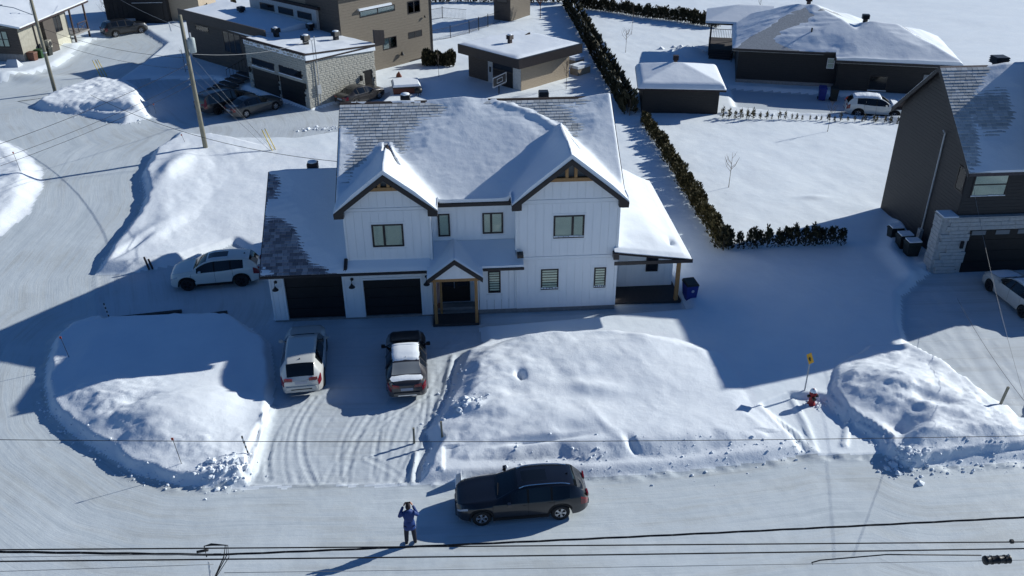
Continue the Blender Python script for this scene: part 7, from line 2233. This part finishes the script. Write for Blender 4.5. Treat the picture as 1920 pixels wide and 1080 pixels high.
# ------------------------------------------------------------------ markers, sign, hydrant, bins
def striped_stake(x, y, lean, h, label):
    r = empty("marker_stake", (x, y, ground(x, y) - .05), 0, label, "snow marker")
    r["frame"] = "local"
    for k in range(8):
        z0, z1 = h * k / 8, h * (k + 1) / 8
        MB().box(-.03 + lean * z0 * .5, .03 + lean * z0 * .5, -.012, .012, z0, z1 - .002).build("stripe", "sign_black" if k % 2 else "porcelain", r)
    MB().lathe([(.09, 0.02), (.06, .08), (.02, .11)], (0.05, 0, 0), 8).build("snow_cap", "bank_snow", r, True)
striped_stake(*(-8.98, -10.38), -.28, .95, "black and white striped snow marker leaning on the corner bank")
striped_stake(*(-17.75, 0.48), -.22, .85, "dark striped snow marker by the shaded timbers")
def flag_stake(x, y, h, label, dx=-.12):
    r = empty("flag_stake", (x, y, ground(x, y) - .1), 0, label, "snow marker")
    r["frame"] = "local"
    MB().tube([(0, 0, 0), (dx, 0, h)], .012, 5).build("rod", "black_metal", r)
    MB().box(dx - .05, dx + .04, -.006, .006, h - .12, h).build("flag", "stake_orange", r)
flag_stake(*(-11.34, -10.93), 1.35, "slim rod with an orange flag on the front of the corner bank")
flag_stake(*(-18.33, -3.11), 1.2, "slim rod with an orange tip in the shaded end of the corner bank")
flag_stake(*(-29.88, 20.05), 1.5, "slim dark rod in the bank at the left edge")
flag_stake(*(-25.10, 34.31), .95, "short orange-topped rod right of the ploughed heap", -.03)
flag_stake(*(-20.39, 25.41), .7, "little orange-tipped rod left of the transformer pole's foot", -.15)
def wood_stake(x, y, h, lean, label, w=.04, m="bark"):
    o = MB().add([(-w, -w, -.2), (w, -w, -.2), (w, w, -.2), (-w, w, -.2), (lean - w, -w, h), (lean + w, -w, h), (lean + w, w, h), (lean - w, w, h)], [(3, 2, 1, 0), (4, 5, 6, 7), (0, 1, 5, 4), (1, 2, 6, 5), (2, 3, 7, 6), (3, 0, 4, 7)]).build("wooden_stake", m, None)
    o.location = (x, y, ground(x, y))
    tag(o, label, "stake")
wood_stake(*(-17.47, 6.05), .75, -.15, "taller of two rusty stakes above the shaded ditch", m="vent_brown")
wood_stake(*(-17.29, 6.10), .6, -.15, "shorter of two rusty stakes above the shaded ditch", m="vent_brown")
wood_stake(*(-2.65, -9.83), .75, .02, "weathered post at the driveway's right edge, nearer the street", m="pole_wood")
wood_stake(*(-1.52, -9.89), .75, -.02, "grey post where the driveway meets the big bank", m="pole_wood")
wood_stake(*(21.31, -9.79), .85, .12, "leaning grey stake by the right driveway", m="pole_wood")
# the pair of timbers edging the shaded lawn
for (a, b, lab, zz) in (((-17.93, 0.81), (-14.55, 1.32), "longer dark timber half sunk in snow along the shaded lawn", .30), ((-13.04, 0.89), (-12.24, 1.04), "short end of a dark timber showing in shaded snow", .30)):
    a = np.array(a); b = np.array(b); d = (b - a) / np.hypot(*(b - a)); n_v = np.array([-d[1], d[0]]) * .09
    g = ground(*(a + b) / 2)
    pts = [a - n_v, b - n_v, b + n_v, a + n_v]
    tag(MB().prism([tuple(p_) for p_ in pts], 'z', g - .2, g + .14).build("timber_edging", "dark_deck", None), lab, "timber")
# hydrant sign
sx, sy = (13.83, -7.96)
r = empty("hydrant_sign", (sx, sy, ground(sx, sy)), rad(-80), "yellow diamond hydrant sign on a thin post in the cleared patch", "sign")
r["frame"] = "local"
MB().tube([(0, 0, -.2), (0, 0, 1.45)], .03, 6).build("sign_post", "galv", r)
MB().add([(0, -.035, 1.62 + .29), (.29, -.035, 1.62), (0, -.035, 1.62 - .29), (-.29, -.035, 1.62), (0, -.02, 1.62 + .29), (.29, -.02, 1.62), (0, -.02, 1.62 - .29), (-.29, -.02, 1.62)], [(0, 1, 2, 3), (7, 6, 5, 4), (0, 4, 5, 1), (1, 5, 6, 2), (2, 6, 7, 3), (3, 7, 4, 0)]).build("sign_plate", "sign_yellow", r)
MB().box(-.05, .05, -.040, -.036, 1.52, 1.68).box(-.09, .09, -.040, -.036, 1.55, 1.60).build("sign_symbol", "sign_black", r)
hx_, hy_ = (13.91, -8.61)
r = empty("fire_hydrant", (hx_, hy_, ground(hx_, hy_)), 0, "red fire hydrant capped with snow in the cleared patch", "fire hydrant")
r["frame"] = "local"
MB().lathe([(.17, -.1), (.17, .06), (.13, .08), (.125, .52), (.155, .54), (.155, .60), (.12, .66), (.05, .74), (.03, .80)], (0, 0, 0), 14).build("barrel", "hydrant_red", r, True)
for s in (-1, 1):
    MB().lathe([(.07, s * .11), (.07, s * .20), (.05, s * .23)], (0, 0, .44), 10, 'x').build("side_nozzle", "black_metal", r)
MB().lathe([(.085, -.11), (.085, -.21), (.06, -.24)], (0, 0, .40), 10, 'y').build("front_nozzle", "black_metal", r)
MB().lathe([(.15, .60), (.15, .67), (.10, .76), (.01, .80)], (.01, .02, 0), 10).build("snow_cap", "roof_snow", r, True)
clods("snow_crumbs", [(hx_ + random.gauss(.15, .3), hy_ + random.gauss(0, .2)) for _ in range(45)], 31, .04, .13)
def wheelie_bin(x, y, rz, m, lid, label, s=1.0, snow=False, badge=False, z=0.0):
    r = empty("wheelie_bin", (x, y, z), rz, label, "bin")
    r["frame"] = "local"; r.scale = (s, s, s)
    MB().add([(-.24, -.27, .06), (.24, -.27, .06), (.24, .25, .06), (-.24, .25, .06), (-.30, -.36, 1.0), (.30, -.36, 1.0), (.30, .34, 1.0), (-.30, .34, 1.0)], [(3, 2, 1, 0), (0, 1, 5, 4), (1, 2, 6, 5), (2, 3, 7, 6), (3, 0, 4, 7), (4, 5, 6, 7)]).build("bin_body", m, r)
    MB().add([(-.32, -.40, 1.003), (.32, -.40, 1.003), (.32, .37, 1.003), (-.32, .37, 1.003), (-.28, -.34, 1.09), (.28, -.34, 1.09), (.28, .34, 1.13), (-.28, .34, 1.13)], [(3, 2, 1, 0), (0, 1, 5, 4), (1, 2, 6, 5), (2, 3, 7, 6), (3, 0, 4, 7), (4, 5, 6, 7)]).build("lid", lid, r)
    MB().tube([(-.26, .42, .98), (.26, .42, .98)], .022, 6).build("handle", m, r)
    for s_ in (-1, 1):
        MB().lathe([(.11, s_ * .25), (.12, s_ * .27), (.11, s_ * .31)], (0, .28, .12), 12, 'x').build("bin_wheel", "rubber", r)
    if badge: MB().lathe([(.075, -.342), (.07, -.346)], (0.02, 0.0, .70), 14, 'y').build("badge", "lamp_clear", r)
    if snow: box("snow_layer", "roof_snow", r, -.27, .27, -.33, .33, 1.131, 1.2)
wheelie_bin(10.98, 0.55, rad(8), "blue_bin", "dark_bin", "blue wheelie bin with black lid beside the covered deck's post", 1.02, badge=True)
wheelie_bin(24.15, 6.0, rad(-90), "dark_bin", "dark_bin", "dark wheelie bin topped with a mound of snow, rearmost by the charcoal wall", 1.0, True)
wheelie_bin(24.15, 4.9, rad(-90), "dark_bin", "dark_bin", "dark wheelie bin by the charcoal wall, between the other two", 1.05, True)
wheelie_bin(24.2, 4.05, rad(-90), "dark_bin", "dark_bin", "dark wheelie bin by the charcoal wall, nearest the stone pier", 1.05, True)
wheelie_bin(30.5, 33.3, rad(-16), "blue_bin", "blue_bin", "blue wheelie bin against the brown bungalow's wall", 1.05)
wheelie_bin(31.4, 33.0, rad(-16), "dark_bin", "dark_bin", "black wheelie bin beside the blue one at the brown bungalow", 1.05)
wheelie_bin(-41.6, 51.5, rad(78), "brown_bin", "brown_bin", "brown wheelie bin below the heat pump of the beige house", 1.05)
wheelie_bin(-41.3, 52.5, rad(78), "green_bin", "green_bin", "green wheelie bin beside the brown one at the beige house", 1.05)
wheelie_bin(-40.9, 53.4, rad(78), "dark_bin", "dark_bin", "black wheelie bin behind the lamp post at the beige house", 1.05)
# white sheet-covered heap at far left, orange pail by the bungalow
tag(MB().add([(-43.5, 49.0, 0), (-41.9, 48.6, 0), (-41.7, 50.0, 0), (-43.6, 50.4, 0), (-42.2, 49.4, 1.0), (-43.2, 49.7, .9)], [(0, 1, 4, 5), (1, 2, 4), (2, 3, 5, 4), (3, 0, 5)]).build("covered_heap", "porcelain", None), "pale tarpaulin-covered heap at the left edge by the beige house", "tarpaulin")
tag(MB().lathe([(.18, 0), (.24, .5), (.2, .75), (.08, .85)], (31.9, 31.3, .05), 9).build("garden_ornament", "stake_orange", None, True), "small orange object against the brown bungalow beside the black bin", "ornament")
# ------------------------------------------------------------------ behind the stone garage
sp_ = empty("hot_tub", (-4.7, 38.0, 0), rad(6), "red-brown hot tub under a snow-covered lid beyond the roof ridge", "hot tub")
sp_["frame"] = "local"
MB().box(-1.15, 1.15, -1.1, 1.1, -.1, .85).build("cabinet", "spa_red", sp_)
for k in range(9):
    MB().box(-1.13 + k * .255, -.90 + k * .255, -1.125, -1.102, .02, .82).build("plank", "spa_red", sp_)
MB().box(-1.22, 1.22, -1.18, 1.18, .86, .98).build("lid", "vent_brown", sp_)
MB().add([(-1.2, -1.15, .981), (1.2, -1.15, .981), (1.2, 1.15, .981), (-1.2, 1.15, .981), (-1.05, -1.0, 1.14), (1.05, -1.0, 1.14), (1.05, 1.0, 1.14), (-1.05, 1.0, 1.14)], [(0, 1, 5, 4), (1, 2, 6, 5), (2, 3, 7, 6), (3, 0, 4, 7), (4, 5, 6, 7)]).build("snow_layer", "roof_snow", sp_)
kk = empty("kettle_grill", (-3.6, 36.4, 0), 0, "round black kettle grill standing before the hot tub", "grill")
kk["frame"] = "local"
MB().lathe([(.05, .5), (.30, .62), (.36, .80), (.30, .98), (.06, 1.08)], (0, 0, 0), 14).build("bowl", "black_metal", kk, True)
for a in (0.5, 2.6, 4.7):
    MB().tube([(math.cos(a) * .15, math.sin(a) * .15, .6), (math.cos(a) * .34, math.sin(a) * .34, 0)], .02, 5).build("leg", "black_metal", kk)
tag(MB().add([(-5.9, 42.2, 0), (-5.2, 42.0, 0), (-5.1, 42.6, 0), (-5.5, 42.3, .9), (-5.75, 42.4, .6)], [(0, 1, 3, 4), (1, 2, 3), (0, 4, 2), (2, 4, 3)]).build("wrapped_shrub", "spa_red", None), "small red-brown wrapped shrub against the tan block's wall", "shrub")
# basketball backboard leaning by the garden shed door
bb_ = empty("backboard", (3.35, 36.35, 0), rad(38), "white-framed backboard leaning before the flat-roofed shed's door", "backboard")
bb_["frame"] = "local"
MB().tube([(-.75, 0, 1.0), (.75, 0, 1.25), (.75, .0, 2.05), (-.75, 0, 1.8), (-.75, 0, 1.0)], .05, 5).build("frame", "porcelain", bb_)
MB().tube([(-.3, -.02, 1.3), (.3, -.02, 1.4), (.3, -.02, 1.75), (-.3, -.02, 1.65), (-.3, -.02, 1.3)], .035, 5).build("target", "porcelain", bb_)
MB().box(-.72, .72, .01, .03, 1.05, 2.0).build("board", "alloy_dark", bb_)
MB().tube([(0, .1, 0), (0, .1, 1.4)], .05, 6).build("post", "black_metal", bb_)
for x, y, l, w, h, lab in ((11.1, 42.2, 1.7, 1.0, .7, "larger snow-capped stone block beside the garden shed"), (11.2, 45.4, 1.2, .8, .6, "smaller snow-capped stone block behind the garden shed")):
    r = empty("stone_planter", (x, y, ground(x, y) - .1), rad(40), lab, "stone block"); r["frame"] = "local"
    MB().box(-l / 2, l / 2, -w / 2, w / 2, 0, h).build("block", "tan_light", r)
    box("snow_layer", "roof_snow", r, -l / 2 - .05, l / 2 + .05, -w / 2 - .05, w / 2 + .05, h + .001, h + .25)
# pool fence: every post and rail panel
fc = empty("pool_fence", (-2.5, 56.0, 0), 0, "black metal fence slanting past the covered pool behind the tan block", "fence")
F = [(-2.81, 55.71), (-0.73, 57.41), (1.32, 59.67), (3.51, 62.84), (5.00, 64.87)]
def fence_run(root, pts, h=1.35):
    for (a, b) in zip(pts[:-1], pts[1:]):
        a = np.array(a); b = np.array(b); L = np.hypot(*(b - a)); n_ = max(1, int(round(L / 2.2)))
        for k in range(n_):
            q0, q1 = a + (b - a) * k / n_, a + (b - a) * (k + 1) / n_
            pn = MB()
            for zz in (.12, h - .12):
                pn.tube([(q0[0], q0[1], zz + .2), (q1[0], q1[1], zz + .2)], .02, 4)
            for j in range(1, 18):
                t = j / 18; pn.tube([(*(q0 + (q1 - q0) * t), .32), (*(q0 + (q1 - q0) * t), h + .08)], .009, 4)
            pn.build("fence_panel", "black_metal", root)
            MB().box(q0[0] - .04, q0[0] + .04, q0[1] - .04, q0[1] + .04, -.1, h + .25).build("post", "black_metal", root)
fence_run(fc, F)
fc2 = empty("pool_fence", (0, 70, 0), 0, "black metal fence along the far side of the covered pool", "fence")
fence_run(fc2, [(-3.07, 66.45), (-1.59, 67.45), (1.18, 66.06), (4.16, 60.43)][:3])
# torn snow heap and swept patch in the upper yard
clods("snow_chunks", [(*(np.array((23.11, 49.81)) + np.array([random.gauss(0, .9), random.gauss(0, .6)])),) for _ in range(60)], 41, .12, .45)
# standing block of snow by the black car's nose
bx, by = (-0.96, -12.33)
tag(MB().add([(-.10, -.28, -.1), (.16, -.20, -.1), (.16, .26, -.1), (-.12, .2, -.1), (-.02, -.12, .58), (.14, -.08, .62), (.15, .14, .60), (-.02, .1, .57)], [(0, 1, 5, 4), (1, 2, 6, 5), (2, 3, 7, 6), (3, 0, 4, 7), (4, 5, 6, 7)]).build("snow_slab", "bank_snow", None), "upright slab of snow beside the black estate car's nose", "snow slab").location = (bx, by, 0)
# far road
o = MB().add([(52, 118, .6), (75, 108, .6), (75, 111, .6), (52, 120, .6)], [(0, 1, 2, 3)]).build("far_road", "concrete", None); o["kind"] = "structure"
